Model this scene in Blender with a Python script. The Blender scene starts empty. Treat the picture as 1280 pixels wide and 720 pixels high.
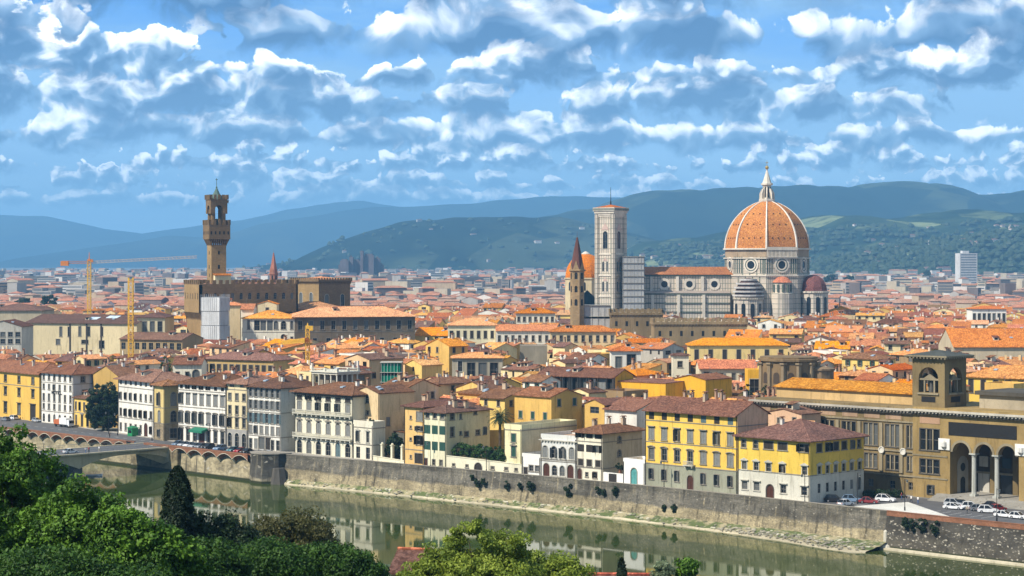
import bpy, bmesh, math, random
import numpy as np
from mathutils import Vector, Matrix
random.seed(7)
PI = math.pi
SC = bpy.context.scene
COL = SC.collection
# ------------------------------------------------------------------ camera
F, CX, HY, CZ = 2550.0, 640.0, 325.0, 55.0      # focal length in photo pixels, principal column, horizon row, eye height
cam_d = bpy.data.cameras.new('camera'); cam = bpy.data.objects.new('camera', cam_d); COL.objects.link(cam)
cam.location = (0, 0, CZ); cam.rotation_euler = (math.radians(90), 0, 0)
cam_d.sensor_width = 36; cam_d.lens = 36*F/1280; cam_d.shift_y = -(360-HY)/1280
cam_d.clip_start = 1; cam_d.clip_end = 90000
SC.camera = cam
# ------------------------------------------------------------------ exposure / render
SC.view_settings.view_transform = 'Standard'; SC.view_settings.look = 'None'
SC.view_settings.exposure = 0.40; SC.view_settings.gamma = 1.0
SC.render.engine = 'CYCLES'
SC.cycles.use_denoising = True
SC.cycles.max_bounces = 5; SC.cycles.diffuse_bounces = 3; SC.cycles.glossy_bounces = 3
SC.cycles.volume_bounces = 0; SC.cycles.transparent_max_bounces = 8
SC.cycles.caustics_reflective = False; SC.cycles.caustics_refractive = False
# ------------------------------------------------------------------ sun
SUN_AZ = math.atan2(-0.84, -0.54); SUN_EL = math.radians(45)
sd = bpy.data.lights.new('sun', 'SUN'); sun = bpy.data.objects.new('sun', sd); COL.objects.link(sun)
sd.energy = 5.0; sd.angle = math.radians(0.6); sd.color = (1.0, 0.93, 0.82)
ts = Vector((math.sin(SUN_AZ)*math.cos(SUN_EL), math.cos(SUN_AZ)*math.cos(SUN_EL), math.sin(SUN_EL)))
sun.rotation_euler = ts.to_track_quat('Z', 'Y').to_euler()
# ------------------------------------------------------------------ node helper
class NT:
    def __init__(s, tree):
        s.t = tree; s.n = tree.nodes; s.l = tree.links
    def node(s, typ, **kw):
        nd = s.n.new(typ)
        for k, v in kw.items(): setattr(nd, k, v)
        return nd
    def put(s, sock, v):
        if v is None: return
        if hasattr(v, 'is_output'): s.l.new(v, sock)
        else: sock.default_value = v
    def m(s, op, a, b=None, c=None, clamp=False):
        nd = s.node('ShaderNodeMath', operation=op, use_clamp=clamp)
        for i, v in enumerate((a, b, c)): s.put(nd.inputs[i], v)
        return nd.outputs[0]
    def add(s, a, b): return s.m('ADD', a, b)
    def sub(s, a, b): return s.m('SUBTRACT', a, b)
    def mul(s, a, b): return s.m('MULTIPLY', a, b)
    def smooth(s, v, a, b, lo=0.0, hi=1.0):
        nd = s.node('ShaderNodeMapRange', interpolation_type='SMOOTHSTEP')
        for i, x in enumerate((v, a, b, lo, hi)): s.put(nd.inputs[i], x)
        return nd.outputs[0]
    def lin(s, v, a, b, lo=0.0, hi=1.0):
        nd = s.node('ShaderNodeMapRange')
        for i, x in enumerate((v, a, b, lo, hi)): s.put(nd.inputs[i], x)
        return nd.outputs[0]
    def xyz(s, x, y, z):
        nd = s.node('ShaderNodeCombineXYZ')
        for i, v in enumerate((x, y, z)): s.put(nd.inputs[i], v)
        return nd.outputs[0]
    def noise(s, vec, scale, detail=3.0, rough=.55, dim='3D', dist=0.0):
        nd = s.node('ShaderNodeTexNoise', noise_dimensions=dim)
        s.put(nd.inputs['Vector'], vec); nd.inputs['Scale'].default_value = scale
        nd.inputs['Detail'].default_value = detail; nd.inputs['Roughness'].default_value = rough
        nd.inputs['Distortion'].default_value = dist
        return nd.outputs['Fac']
    def vor(s, vec, scale, detail=0.0, rough=.5, feature='F1', smooth=.3, dim='3D', out='Distance', rnd=1.0):
        nd = s.node('ShaderNodeTexVoronoi', feature=feature, voronoi_dimensions=dim)
        s.put(nd.inputs['Vector'], vec); nd.inputs['Scale'].default_value = scale
        if 'Detail' in nd.inputs: nd.inputs['Detail'].default_value = detail; nd.inputs['Roughness'].default_value = rough
        if feature == 'SMOOTH_F1': nd.inputs['Smoothness'].default_value = smooth
        nd.inputs['Randomness'].default_value = rnd
        return nd.outputs[out]
    def mix(s, f, a, b, blend='MIX'):
        nd = s.node('ShaderNodeMix', data_type='RGBA', blend_type=blend)
        s.put(nd.inputs[0], f)
        for i, v in ((6, a), (7, b)):
            if isinstance(v, tuple) and len(v) == 3: v = (*v, 1)
            s.put(nd.inputs[i], v)
        return nd.outputs[2]
    def ramp(s, f, stops):
        nd = s.node('ShaderNodeValToRGB'); cr = nd.color_ramp
        while len(cr.elements) < len(stops): cr.elements.new(.5)
        for e, (p, c) in zip(cr.elements, stops): e.position = p; e.color = (*c, 1)
        s.put(nd.inputs[0], f); return nd.outputs[0]
# ------------------------------------------------------------------ world: Nishita sky with procedural cumulus
W = bpy.data.worlds.new('World'); SC.world = W; W.use_nodes = True
W.node_tree.nodes.clear(); n = NT(W.node_tree)
SKY_STRENGTH = 0.09
sky = n.node('ShaderNodeTexSky', sky_type='NISHITA', sun_disc=False, sun_elevation=SUN_EL, sun_rotation=SUN_AZ % (2*PI))
sky.altitude = 100; sky.air_density = 1.0; sky.dust_density = 0.4; sky.ozone_density = 2.5
dirv = n.node('ShaderNodeTexCoord').outputs['Generated']
sp = n.node('ShaderNodeSeparateXYZ'); n.l.new(dirv, sp.inputs[0])
dx, dy, dz = sp.outputs
az = n.m('ARCTAN2', dx, dy)
el = n.m('DIVIDE', dz, n.m('SQRT', n.add(n.mul(dx, dx), n.mul(dy, dy))))
# rows of cumulus: (row of the flat base in photo px, height px, width scale, seed, cover, tint strength)
def E(py): return (HY-py)/F
K = 1/SKY_STRENGTH
def col(r, g, b, k=1.0): return (r*K*k, g*K*k, b*K*k)
cur = n.mix(n.smooth(el, 0.02, 0.15), n.mix(0.65, sky.outputs[0], col(.34, .66, 1.05)), n.mix(0.7, sky.outputs[0], col(.035, .30, .88)))
# thin veil high up and bright haze between cloud rows
veil = n.noise(n.xyz(n.mul(az, 9.0), n.mul(el, 34.0), 3.3), 1.0, 5, .6)
cur = n.mix(n.mul(n.smooth(veil, .36, .66), n.smooth(el, .012, .045, .50, .86)), cur, col(.30, .52, .78))
ROWS = [(262, 24, 105, 1.7, .74), (243, 29, 130, 9.1, .78), (219, 38, 170, 4.4, .80), (194, 48, 215, 12.2, .84), (162, 62, 265, 6.6, .84),
        (124, 76, 315, 21.3, .86), (82, 94, 370, 15.8, .84), (30, 110, 430, 31.4, .92), (-20, 120, 450, 41.9, .84)]
CLS = []
for wp, seed in ((95, 2.3), (185, 8.8), (350, 5.1)):
    fr = F/wp
    p = n.xyz(n.mul(az, fr), n.mul(el, fr*1.15), seed)
    warp = n.node('ShaderNodeTexNoise', noise_dimensions='2D'); n.put(warp.inputs['Vector'], p); warp.inputs['Scale'].default_value = 2.6; warp.inputs['Detail'].default_value = 2
    wv = n.node('ShaderNodeVectorMath', operation='MULTIPLY_ADD'); n.put(wv.inputs[0], warp.outputs['Color']); wv.inputs[1].default_value = (.20, .20, 0); n.put(wv.inputs[2], p)
    p2 = wv.outputs[0]
    puff = n.m('SUBTRACT', 1.0, n.vor(p2, 2.3, 3.4, .50, 'SMOOTH_F1', .2, '2D'))
    off = n.node('ShaderNodeVectorMath', operation='ADD'); n.put(off.inputs[0], p2); off.inputs[1].default_value = (-.055, .10, 0)
    puff2 = n.m('SUBTRACT', 1.0, n.vor(off.outputs[0], 2.3, 3.4, .50, 'SMOOTH_F1', .2, '2D'))
    CLS.append((puff, n.mul(n.sub(puff, puff2), 1.25), n.noise(p2, 5.0, 6, .62, '2D')))
patch = n.mul(n.sub(n.noise(n.xyz(n.mul(az, 5.5), n.mul(el, 13.0), 0.7), 1.0, 2, .5, '2D'), .52), .75)
for k, (py, hp, wp, seed, cov) in enumerate(ROWS):
    puff, rel, ragged = CLS[k//3]
    fr = F/wp
    v = n.m('DIVIDE', n.sub(el, E(py)), hp/F)
    big = n.noise(n.xyz(n.add(n.mul(az, fr), seed*7.7), n.add(n.mul(v, .22), seed*3.1), 0), .85, 1.5, .5, '2D')
    d = n.sub(n.add(n.add(n.mul(n.add(n.sub(big, .86-cov), patch), 3.2), n.mul(n.sub(puff, .60), 1.15)), n.mul(n.sub(ragged, .5), .9)), n.mul(v, 1.15))
    a_top = n.smooth(d, 0.0, .10 if k > 4 else .15)
    a_bot = n.smooth(n.add(n.add(v, n.mul(n.sub(ragged, .5), .85)), n.mul(n.sub(puff, .55), .6)), -.22, .22)
    alpha = n.mul(n.mul(a_top, a_bot), .97 if k > 3 else (.72, .82, .92, .96)[k])
    lit = n.add(n.add(n.mul(n.smooth(v, .10, 1.0), .58), rel), n.mul(n.mul(n.smooth(d, .9, .0), n.smooth(v, .0, .5)), .30))
    lit = n.add(lit, n.mul(n.sub(ragged, .5), .75))
    far = 1 - k/(len(ROWS)-1)
    dk = (.060+.13*far, .155+.19*far, .33+.22*far); md = (.21+.10*far, .37+.12*far, .60+.08*far); lt = (1.70-.45*far, 1.68-.34*far, 1.62-.22*far)
    c = n.ramp(lit, [(.14, dk), (.46, md), (.70, tuple((x+y)/2+.02 for x, y in zip(md, lt))), (.95, lt)])
    sc = n.node('ShaderNodeVectorMath', operation='SCALE'); n.put(sc.inputs[0], c); sc.inputs['Scale'].default_value = K
    cur = n.mix(alpha, cur, sc.outputs[0])
cur = n.mix(n.smooth(el, .16, .30, 0, .75), cur, col(.30, .38, .48))
low = n.smooth(el, .0, .036)
cur = n.mix(n.lin(low, 0, 1, .55, 0.0), cur, col(.34, .64, .96))
bg = n.node('ShaderNodeBackground'); n.put(bg.inputs[0], cur); bg.inputs[1].default_value = SKY_STRENGTH
out = n.node('ShaderNodeOutputWorld'); n.l.new(bg.outputs[0], out.inputs[0])
W.cycles.sampling_method = 'MANUAL'; W.cycles.sample_map_resolution = 256
# ------------------------------------------------------------------ projection helpers
def k_of(px): return (px-CX)/F
def atY(px, py, Y): return Vector((k_of(px)*Y, Y, CZ-(py-HY)*Y/F))
def z_at(py, Y): return CZ-(py-HY)*Y/F
def onz(px, py, z=0.0):
    Y = (CZ-z)*F/(py-HY); return Vector((k_of(px)*Y, Y, z))
def proj(p): return (CX+F*p[0]/p[1], HY+F*(CZ-p[2])/p[1])
O = Vector((67.2, 460.0)); U = Vector((0.70, -0.714)).normalized(); V = Vector((-U.y, U.x))
def R(a, b, z=0.0):
    p = O+U*a+V*b; return Vector((p.x, p.y, z))
def ab(p):
    d = Vector((p[0], p[1]))-O; return d.dot(U), d.dot(V)
def onb(px, b, z=0.0):                      # point of column px on the line b metres behind the river front
    k = k_of(px); a = (k*(O.y+V.y*b)-O.x-V.x*b)/(U.x-k*U.y); return R(a, b, z)
ROTU = math.atan2(U.y, U.x)
# ------------------------------------------------------------------ mesh collector
class MB:
    def __init__(s): s.v = []; s.f = []; s.m = []; s.mi = 0
    def pt(s, p): s.v.append((float(p[0]), float(p[1]), float(p[2]))); return len(s.v)-1
    def poly(s, pts, mi=None):
        s.f.append([s.pt(p) for p in pts]); s.m.append(s.mi if mi is None else mi)
    def box(s, x0, y0, z0, x1, y1, z1, mi=None):
        b = len(s.v)
        for p in ((x0,y0,z0),(x1,y0,z0),(x1,y1,z0),(x0,y1,z0),(x0,y0,z1),(x1,y0,z1),(x1,y1,z1),(x0,y1,z1)): s.pt(p)
        for q in ((0,3,2,1),(4,5,6,7),(0,1,5,4),(1,2,6,5),(2,3,7,6),(3,0,4,7)):
            s.f.append([b+i for i in q]); s.m.append(s.mi if mi is None else mi)
    def prism(s, poly, z0, z1, mi=None, cap=True, shrink=None):
        n_ = len(poly); mi = s.mi if mi is None else mi; b = len(s.v)
        top = poly if shrink is None else shrink
        for x, y in poly: s.pt((x, y, z0))
        for x, y in top: s.pt((x, y, z1))
        for i in range(n_):
            j = (i+1) % n_; s.f.append([b+i, b+j, b+n_+j, b+n_+i]); s.m.append(mi)
        if cap:
            s.f.append([b+n_+i for i in range(n_)]); s.m.append(mi)
            s.f.append([b+i for i in reversed(range(n_))]); s.m.append(mi)
    def ring(s, n_, r, cx=0, cy=0, ph=0.0):
        return [(cx+r*math.sin(ph+2*PI*i/n_), cy-r*math.cos(ph+2*PI*i/n_)) for i in range(n_)]
    def lathe(s, prof, n_=12, cx=0, cy=0, ph=0.0, mi=None):
        mi = s.mi if mi is None else mi
        for (r0, z0), (r1, z1) in zip(prof[:-1], prof[1:]):
            a, b = s.ring(n_, max(r0, 1e-4), cx, cy, ph), s.ring(n_, max(r1, 1e-4), cx, cy, ph)
            for i in range(n_):
                j = (i+1) % n_; s.poly([(*a[i], z0), (*a[j], z0), (*b[j], z1), (*b[i], z1)], mi)
    def tube(s, p0, p1, r0, r1=None, n_=6, mi=None):
        r1 = r0 if r1 is None else r1; p0, p1 = Vector(p0), Vector(p1); d = (p1-p0)
        if d.length < 1e-6: return
        d.normalize(); t = d.orthogonal().normalized(); w = d.cross(t); mi = s.mi if mi is None else mi
        A = [p0+(t*math.cos(2*PI*i/n_)+w*math.sin(2*PI*i/n_))*r0 for i in range(n_)]
        B = [p1+(t*math.cos(2*PI*i/n_)+w*math.sin(2*PI*i/n_))*r1 for i in range(n_)]
        b = len(s.v)
        for p in A+B: s.pt(p)
        for i in range(n_):
            j = (i+1) % n_; s.f.append([b+i, b+j, b+n_+j, b+n_+i]); s.m.append(mi)
        s.f.append([b+i for i in reversed(range(n_))]); s.m.append(mi)
        s.f.append([b+n_+i for i in range(n_)]); s.m.append(mi)
    def slab(s, faces, t, mi=None):           # top faces extruded straight down by t into a closed slab
        mi = s.mi if mi is None else mi; ed = {}
        key = lambda p: (round(p[0], 3), round(p[1], 3), round(p[2], 3))
        for f in faces:
            s.poly(f, mi); s.poly([(p[0], p[1], p[2]-t) for p in reversed(f)], mi)
            for i in range(len(f)):
                a, b = key(f[i]), key(f[(i+1) % len(f)])
                if (b, a) in ed: ed.pop((b, a))
                else: ed[(a, b)] = 1
        for a, b in ed: s.poly([b, a, (a[0], a[1], a[2]-t), (b[0], b[1], b[2]-t)], mi)
    def mesh(s, name, mats, smooth=False):
        me = bpy.data.meshes.new(name); me.from_pydata(s.v, [], s.f)
        for m_ in (mats if isinstance(mats, (list, tuple)) else [mats]): me.materials.append(m_)
        me.polygons.foreach_set('material_index', s.m)
        if smooth: me.polygons.foreach_set('use_smooth', [True]*len(s.f))
        me.update(); return me
    def build(s, name, mats, parent=None, smooth=False, loc=None, rz=None):
        return link(name, s.mesh(name, mats, smooth), parent, loc, rz)
def link(name, me, parent=None, loc=None, rz=None):
    o = bpy.data.objects.new(name, me); COL.objects.link(o)
    if parent is not None: o.parent = parent
    if loc is not None: o.location = loc
    if rz is not None: o.rotation_euler = (0, 0, rz)
    return o
def tag(o, label, cat, group=None):
    o['label'] = label; o['category'] = cat
    if group: o['group'] = group
    return o
def thing(name, label, cat, loc=(0,0,0), rz=0.0, group=None):
    o = bpy.data.objects.new(name, None); COL.objects.link(o); o.empty_display_size = .5
    o.location = loc; o.rotation_euler = (0, 0, rz); return tag(o, label, cat, group)
def structure(o, kind='structure'): o['kind'] = kind; return o
def copy_tree(o, parent=None):
    c = o.copy(); COL.objects.link(c)
    if parent is not None: c.parent = parent
    for ch in o.children: copy_tree(ch, c)
    return c
# ------------------------------------------------------------------ materials
MATS = {}
def mat(name):
    m_ = bpy.data.materials.new(name); m_.use_nodes = True; t = m_.node_tree; t.nodes.clear()
    x = NT(t); b = x.node('ShaderNodeBsdfPrincipled'); o = x.node('ShaderNodeOutputMaterial'); x.l.new(b.outputs[0], o.inputs[0])
    x.pos = x.node('ShaderNodeNewGeometry').outputs['Position']
    return m_, x, b
def scaled(x, sx, sy, sz, vec=None):
    nd = x.node('ShaderNodeVectorMath', operation='MULTIPLY'); x.put(nd.inputs[0], vec or x.pos); nd.inputs[1].default_value = (sx, sy, sz); return nd.outputs[0]
def mulc(c, k): return tuple(max(0.0, min(1.0, v*k)) for v in c)
def plaster(c, var=.16, key=None, rough=.9, stain=.55):
    key = key or ('plaster',)+tuple(round(v, 3) for v in c)
    if key in MATS: return MATS[key]
    m_, x, b = mat('plaster')
    big = x.noise(scaled(x, .12, .12, .07), 1.0, 4, .6)
    streak = x.noise(scaled(x, 1.1, 1.1, .13), 1.0, 4, .65)
    fine = x.noise(x.pos, 2.3, 3, .6)
    c1 = x.mix(x.smooth(big, .35, .68), mulc(c, 1-var), mulc(c, 1+var*.7))
    g = (c[0]*stain*.95, c[1]*stain*.92, c[2]*stain*.86)
    c2 = x.mix(x.smooth(streak, .51, .76, 0, .85), c1, g)
    c3 = x.mix(x.smooth(fine, .48, .74, 0, .42), c2, mulc(c, .62))
    x.put(b.inputs['Base Color'], c3); b.inputs['Roughness'].default_value = rough
    b.inputs['Specular IOR Level'].default_value = .15
    MATS[key] = m_; return m_
def plain(c, rough=.6, metal=0.0, key=None, spec=.3):
    key = key or ('plain', c, rough, metal)
    if key in MATS: return MATS[key]
    m_, x, b = mat('paint')
    f = x.noise(x.pos, 1.7, 3, .6)
    x.put(b.inputs['Base Color'], x.mix(x.smooth(f, .3, .7), mulc(c, .86), mulc(c, 1.1)))
    b.inputs['Roughness'].default_value = rough; b.inputs['Metallic'].default_value = metal; b.inputs['Specular IOR Level'].default_value = spec
    MATS[key] = m_; return m_
def tiles(c, key, c2=None):
    if key in MATS: return MATS[key]
    m_, x, b = mat('roof_tiles')
    rnd = x.node('ShaderNodeObjectInfo').outputs['Random']
    big = x.noise(x.pos, .16, 4, .6)
    mid = x.noise(x.pos, .85, 4, .7)
    fine = x.vor(x.pos, 2.6, 1.0, .6, 'F1', out='Color')
    fv = x.node('ShaderNodeSeparateColor'); x.put(fv.inputs[0], fine)
    a = x.mix(x.smooth(big, .35, .66), c, c2 or (c[0]*.72, c[1]*.62, c[2]*.6))
    a = x.mix(x.smooth(mid, .50, .74, 0, .72), a, (c[0]*.36, c[1]*.40, c[2]*.50))
    a = x.mix(x.smooth(fv.outputs[0], .62, 1.0, 0, .60), a, (min(1, c[0]*1.55), min(1, c[1]*1.9), min(1, c[2]*2.3)))
    a = x.mix(x.smooth(fv.outputs[1], .70, 1.0, 0, .55), a, (c[0]*.33, c[1]*.32, c[2]*.36))
    hs = x.node('ShaderNodeHueSaturation'); x.put(hs.inputs['Color'], a)
    x.put(hs.inputs['Value'], x.lin(rnd, 0, 1, .74, 1.22)); x.put(hs.inputs['Saturation'], x.lin(x.m('FRACT', x.mul(rnd, 7.31)), 0, 1, .84, 1.10))
    x.put(hs.inputs['Hue'], x.lin(x.m('FRACT', x.mul(rnd, 3.7)), 0, 1, .494, .514))
    x.put(b.inputs['Base Color'], hs.outputs[0]); b.inputs['Roughness'].default_value = .85; b.inputs['Specular IOR Level'].default_value = .15
    # rows of rounded tiles running down the slope
    wv = x.node('ShaderNodeTexWave', wave_type='BANDS', bands_direction='DIAGONAL'); x.put(wv.inputs[0], x.pos); wv.inputs['Scale'].default_value = 1.6; wv.inputs['Distortion'].default_value = 1.0
    bp = x.node('ShaderNodeBump'); bp.inputs['Strength'].default_value = .5; bp.inputs['Distance'].default_value = .12
    x.put(bp.inputs['Height'], x.add(x.mul(wv.outputs['Fac'], .5), x.mul(fv.outputs[2], .6))); x.l.new(bp.outputs[0], b.inputs['Normal'])
    MATS[key] = m_; return m_
def stone(c, key, scale=1.0, var=.3, mortar=.5, spots=0.0):
    if key in MATS: return MATS[key]
    m_, x, b = mat('stone')
    big = x.noise(scaled(x, .2, .2, .12), scale, 5, .65)
    cells = x.node('ShaderNodeSeparateColor'); x.put(cells.inputs[0], x.vor(scaled(x, 1.2, 1.2, 1.9), scale, 0, .5, 'F1', out='Color'))
    a = x.mix(x.smooth(big, .3, .7), mulc(c, 1-var), mulc(c, 1+var))
    a = x.mix(x.lin(cells.outputs[0], 0, 1, 0, .7), a, mulc(c, mortar))
    if spots: a = x.mix(x.smooth(cells.outputs[1], 1-spots, 1.0, 0, .95), a, mulc((.62, .58, .48), 1.0))
    x.put(b.inputs['Base Color'], a); b.inputs['Roughness'].default_value = .92; b.inputs['Specular IOR Level'].default_value = .12
    bp = x.node('ShaderNodeBump'); bp.inputs['Strength'].default_value = .5; bp.inputs['Distance'].default_value = .15
    x.put(bp.inputs['Height'], cells.outputs[2]); x.l.new(bp.outputs[0], b.inputs['Normal'])
    MATS[key] = m_; return m_
def glass(c=(.012, .015, .018), rough=.18, key='glass'):
    if key in MATS: return MATS[key]
    m_, x, b = mat('window_glass'); b.inputs['Base Color'].default_value = (*c, 1); b.inputs['Roughness'].default_value = rough
    b.inputs['Specular IOR Level'].default_value = .35; MATS[key] = m_; return m_
GLASS = glass()
DARK = plain((.012, .011, .010), .9)
GREYSHUT = plain((.20, .20, .185), .7); GREENSHUT = plain((.025, .075, .055), .65); DKSHUT = plain((.035, .028, .022), .7); BLUESHUT = plain((.10, .15, .16), .65)
WOOD = plain((.07, .025, .014), .7); TEAL = plain((.09, .30, .28), .6)
STONE_TRIM = plaster((.27, .24, .195), .2); STONE_LT = plaster((.52, .49, .41), .15); STONE_DK = plaster((.11, .10, .085), .2)
IRON = plain((.02, .02, .022), .5)
WHITEP = plain((.78, .77, .74), .6)
T_BROWN = tiles((.225, .090, .046), 't_brown', (.14, .055, .030)); T_MAROON = tiles((.165, .064, .034), 't_maroon', (.095, .042, .026))
T_ORANGE = tiles((.66, .195, .026), 't_orange'); T_RED = tiles((.50, .130, .026), 't_red'); T_TAN = tiles((.66, .265, .065), 't_tan', (.43, .15, .033))
T_DOME = tiles((.64, .185, .020), 't_dome', (.50, .115, .016))
T_FAR = tiles((.36, .125, .06), 't_far')
# ------------------------------------------------------------------ ground, river, walls, hills, haze
m_, x, b = mat('asphalt')
f1 = x.noise(x.pos, .25, 5, .65); f2 = x.noise(x.pos, 3.0, 3, .6)
a_ = x.mix(f1, (.055, .055, .058), (.115, .112, .108)); a_ = x.mix(x.smooth(f2, .5, .8, 0, .4), a_, (.17, .165, .16))
x.put(b.inputs['Base Color'], a_); b.inputs['Roughness'].default_value = .85; ASPHALT = m_
m_, x, b = mat('ground')
f1 = x.noise(x.pos, .004, 5, .65); f2 = x.noise(x.pos, .06, 3, .6)
a_ = x.mix(x.smooth(f1, .42, .6), (.15, .145, .13), (.055, .075, .035)); a_ = x.mix(x.smooth(f2, .4, .7), a_, (.26, .25, .235))
x.put(b.inputs['Base Color'], a_); b.inputs['Roughness'].default_value = .95; GROUND = m_
PAVE = plaster((.36, .33, .28), .15)
WZ = -7.0                                         # water level
# parapet line of the north embankment: photo pixels of its top edge, from the left out of frame to the right
PAR = [(-260, 512), (-100, 522), (0, 531), (90, 541.0), (177, 550.5), (250, 558.5), (330, 567.5), (349, 567.3), (420, 573.0), (505, 580.2), (580, 586.8), (640, 592), (720, 599.3), (803, 607),
       (880, 614.6), (960, 623), (1040, 631.5), (1124, 640.4), (1200, 648.3), (1280, 656.4), (1400, 669), (1560, 688)]
PW = [onz(px, py, 1.0) for px, py in PAR]          # world points, z = 1
PAB = [ab(p) for p in PW]
def par_b(a):
    xs = [q[0] for q in PAB]; ys = [q[1] for q in PAB]; return float(np.interp(a, xs, ys))
# city ground
g = MB()
g.poly([R(PAB[0][0]-20000, PAB[0][1]+.4, 0)] + [R(a, b_+.4, 0) for a, b_ in PAB] + [R(20000, PAB[-1][1]+.4, 0), R(20000, 40000, 0), R(-20000, 40000, 0)])
structure(g.build('ground', GROUND))
def strip(name, pts0, pts1, z, m_, t=0):
    s = MB()
    for i in range(len(pts0)-1):
        s.poly([(*pts0[i], z), (*pts0[i+1], z), (*pts1[i+1], z), (*pts1[i], z)])
        if t: s.poly([(*pts0[i], z), (*pts0[i+1], z), (*pts0[i+1], z-t), (*pts0[i], z-t)])
    return structure(s.build(name, m_))
def bline(a0, a1, off, n_=40):
    return [tuple(R(a0+(a1-a0)*i/n_, par_b(a0+(a1-a0)*i/n_)+off)[:2]) for i in range(n_+1)]
def facade_b(a): return float(np.interp(a, [-420, -358, -304, -270, -231, -190, -155, -132, -88, -65, -42, 0, 40, 400], [4, 4, 0, -5, -9.5, -8.5, -6.5, -6.5, -3, -1, 0, 0, 0, 0]))
def fline(a0, a1, off, n_=40):
    return [tuple(R(a0+(a1-a0)*i/n_, facade_b(a0+(a1-a0)*i/n_)+off)[:2]) for i in range(n_+1)]
strip('road', bline(-420, -1, 1.0, 90), fline(-420, -1, -1.4, 90), .010, ASPHALT)
strip('pavement', fline(-420, 0, -1.5, 90), fline(-420, 0, .6, 90), .13, PAVE, .13)
strip('piazza_road', bline(-1, 160, .6), [tuple(R(-1+161*i/40, 27)[:2]) for i in range(41)], .012, ASPHALT)
# pale paved triangle of the square (photo px)
tri = MB(); tri.poly([onz(px, py, .07) for px, py in ((1068, 632.6), (1135, 627.5), (1190, 646.5), (1128, 640.0))])
for i in range(4):
    p, q = tri.v[i], tri.v[(i+1) % 4]; tri.poly([p, q, (q[0], q[1], 0), (p[0], p[1], 0)])
structure(tri.build('paved_island', plaster((.62, .60, .53), .1)))
# painted lines on the carriageways
rm_ = MB()
for i in range(46):
    a0 = -414+5.2*i
    if -236 < a0 < -214: continue
    q = [(a0, 0), (a0+2.4, 0)]; f_ = lambda a, o: R(a, (par_b(a)+1.0+facade_b(a)-1.4)/2+o, .018)
    rm_.poly([f_(a0, -.09), f_(a0+2.4, -.09), f_(a0+2.4, .09), f_(a0, .09)])
for i in range(9):
    a0 = -213.5+.95*i; rm_.poly([R(a0, -19.5, .018), R(a0+.5, -19.5, .018), R(a0+.5, -13.5, .018), R(a0, -13.5, .018)])
for i in range(14):
    a0 = 6+2.7*i; rm_.poly([R(a0, 5.5, .018), R(a0+.12, 5.5, .018), R(a0+.12, 10.4, .018), R(a0, 10.4, .018)])
structure(rm_.build('road_marking', plain((.62, .61, .58), .8)))
# water
m_, x, b = mat('river_water')
rip = scaled(x, 1, 1, 1)
n1 = x.noise(x.pos, .35, 4, .6); n2 = x.noise(x.pos, 1.9, 3, .55)
big = x.noise(scaled(x, .03, .03, 1), 1.0, 4, .6)
x.put(b.inputs['Base Color'], x.mix(x.smooth(big, .35, .65), (.030, .046, .006), (.052, .072, .012)))
b.inputs['Roughness'].default_value = .03; b.inputs['IOR'].default_value = 1.33; b.inputs['Specular IOR Level'].default_value = .5
bp = x.node('ShaderNodeBump'); bp.inputs['Distance'].default_value = .02; x.put(bp.inputs['Strength'], x.smooth(big, .40, .72, .05, .30))
x.put(bp.inputs['Height'], x.add(n1, x.mul(n2, .45))); x.l.new(bp.outputs[0], b.inputs['Normal'])
WATER = m_
w = MB(); w.poly([R(-1500, -140, WZ), R(900, -140, WZ), R(900, 4, WZ), R(-1500, 4, WZ)])
structure(w.build('river_water', WATER))
# south bank and the hillside below the viewpoint
hs = MB(); NX, NY = 60, 46
def hill_z(X, Y):
    a_, b_ = ab((X, Y)); s = -118-b_                  # metres behind the south bank edge
    if s < 0: return -9.5
    base = min(1.0, s/8)*9.5-9.5
    return base + 53.2*min(1.0, max(0, (s-6)/275))**1.05
for j in range(NY+1):
    for i in range(NX+1):
        X = -420+840*i/NX; Y = -140+560*j/NY; z = hill_z(X, Y)+1.2*math.sin(X*.06)*math.cos(Y*.05)*(1 if hill_z(X, Y) > 1 else 0)
        if math.hypot(X, Y) < 12: z = min(z, 52.6)
        hs.pt((X, Y, z))
for j in range(NY):
    for i in range(NX):
        k = j*(NX+1)+i; hs.f.append([k, k+1, k+NX+2, k+NX+1]); hs.m.append(0)
m_, x, b = mat('hillside'); f1 = x.noise(x.pos, .5, 5, .65)
x.put(b.inputs['Base Color'], x.mix(f1, (.03, .05, .012), (.09, .11, .035))); b.inputs['Roughness'].default_value = .95
structure(hs.build('hillside', m_, smooth=True))
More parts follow.
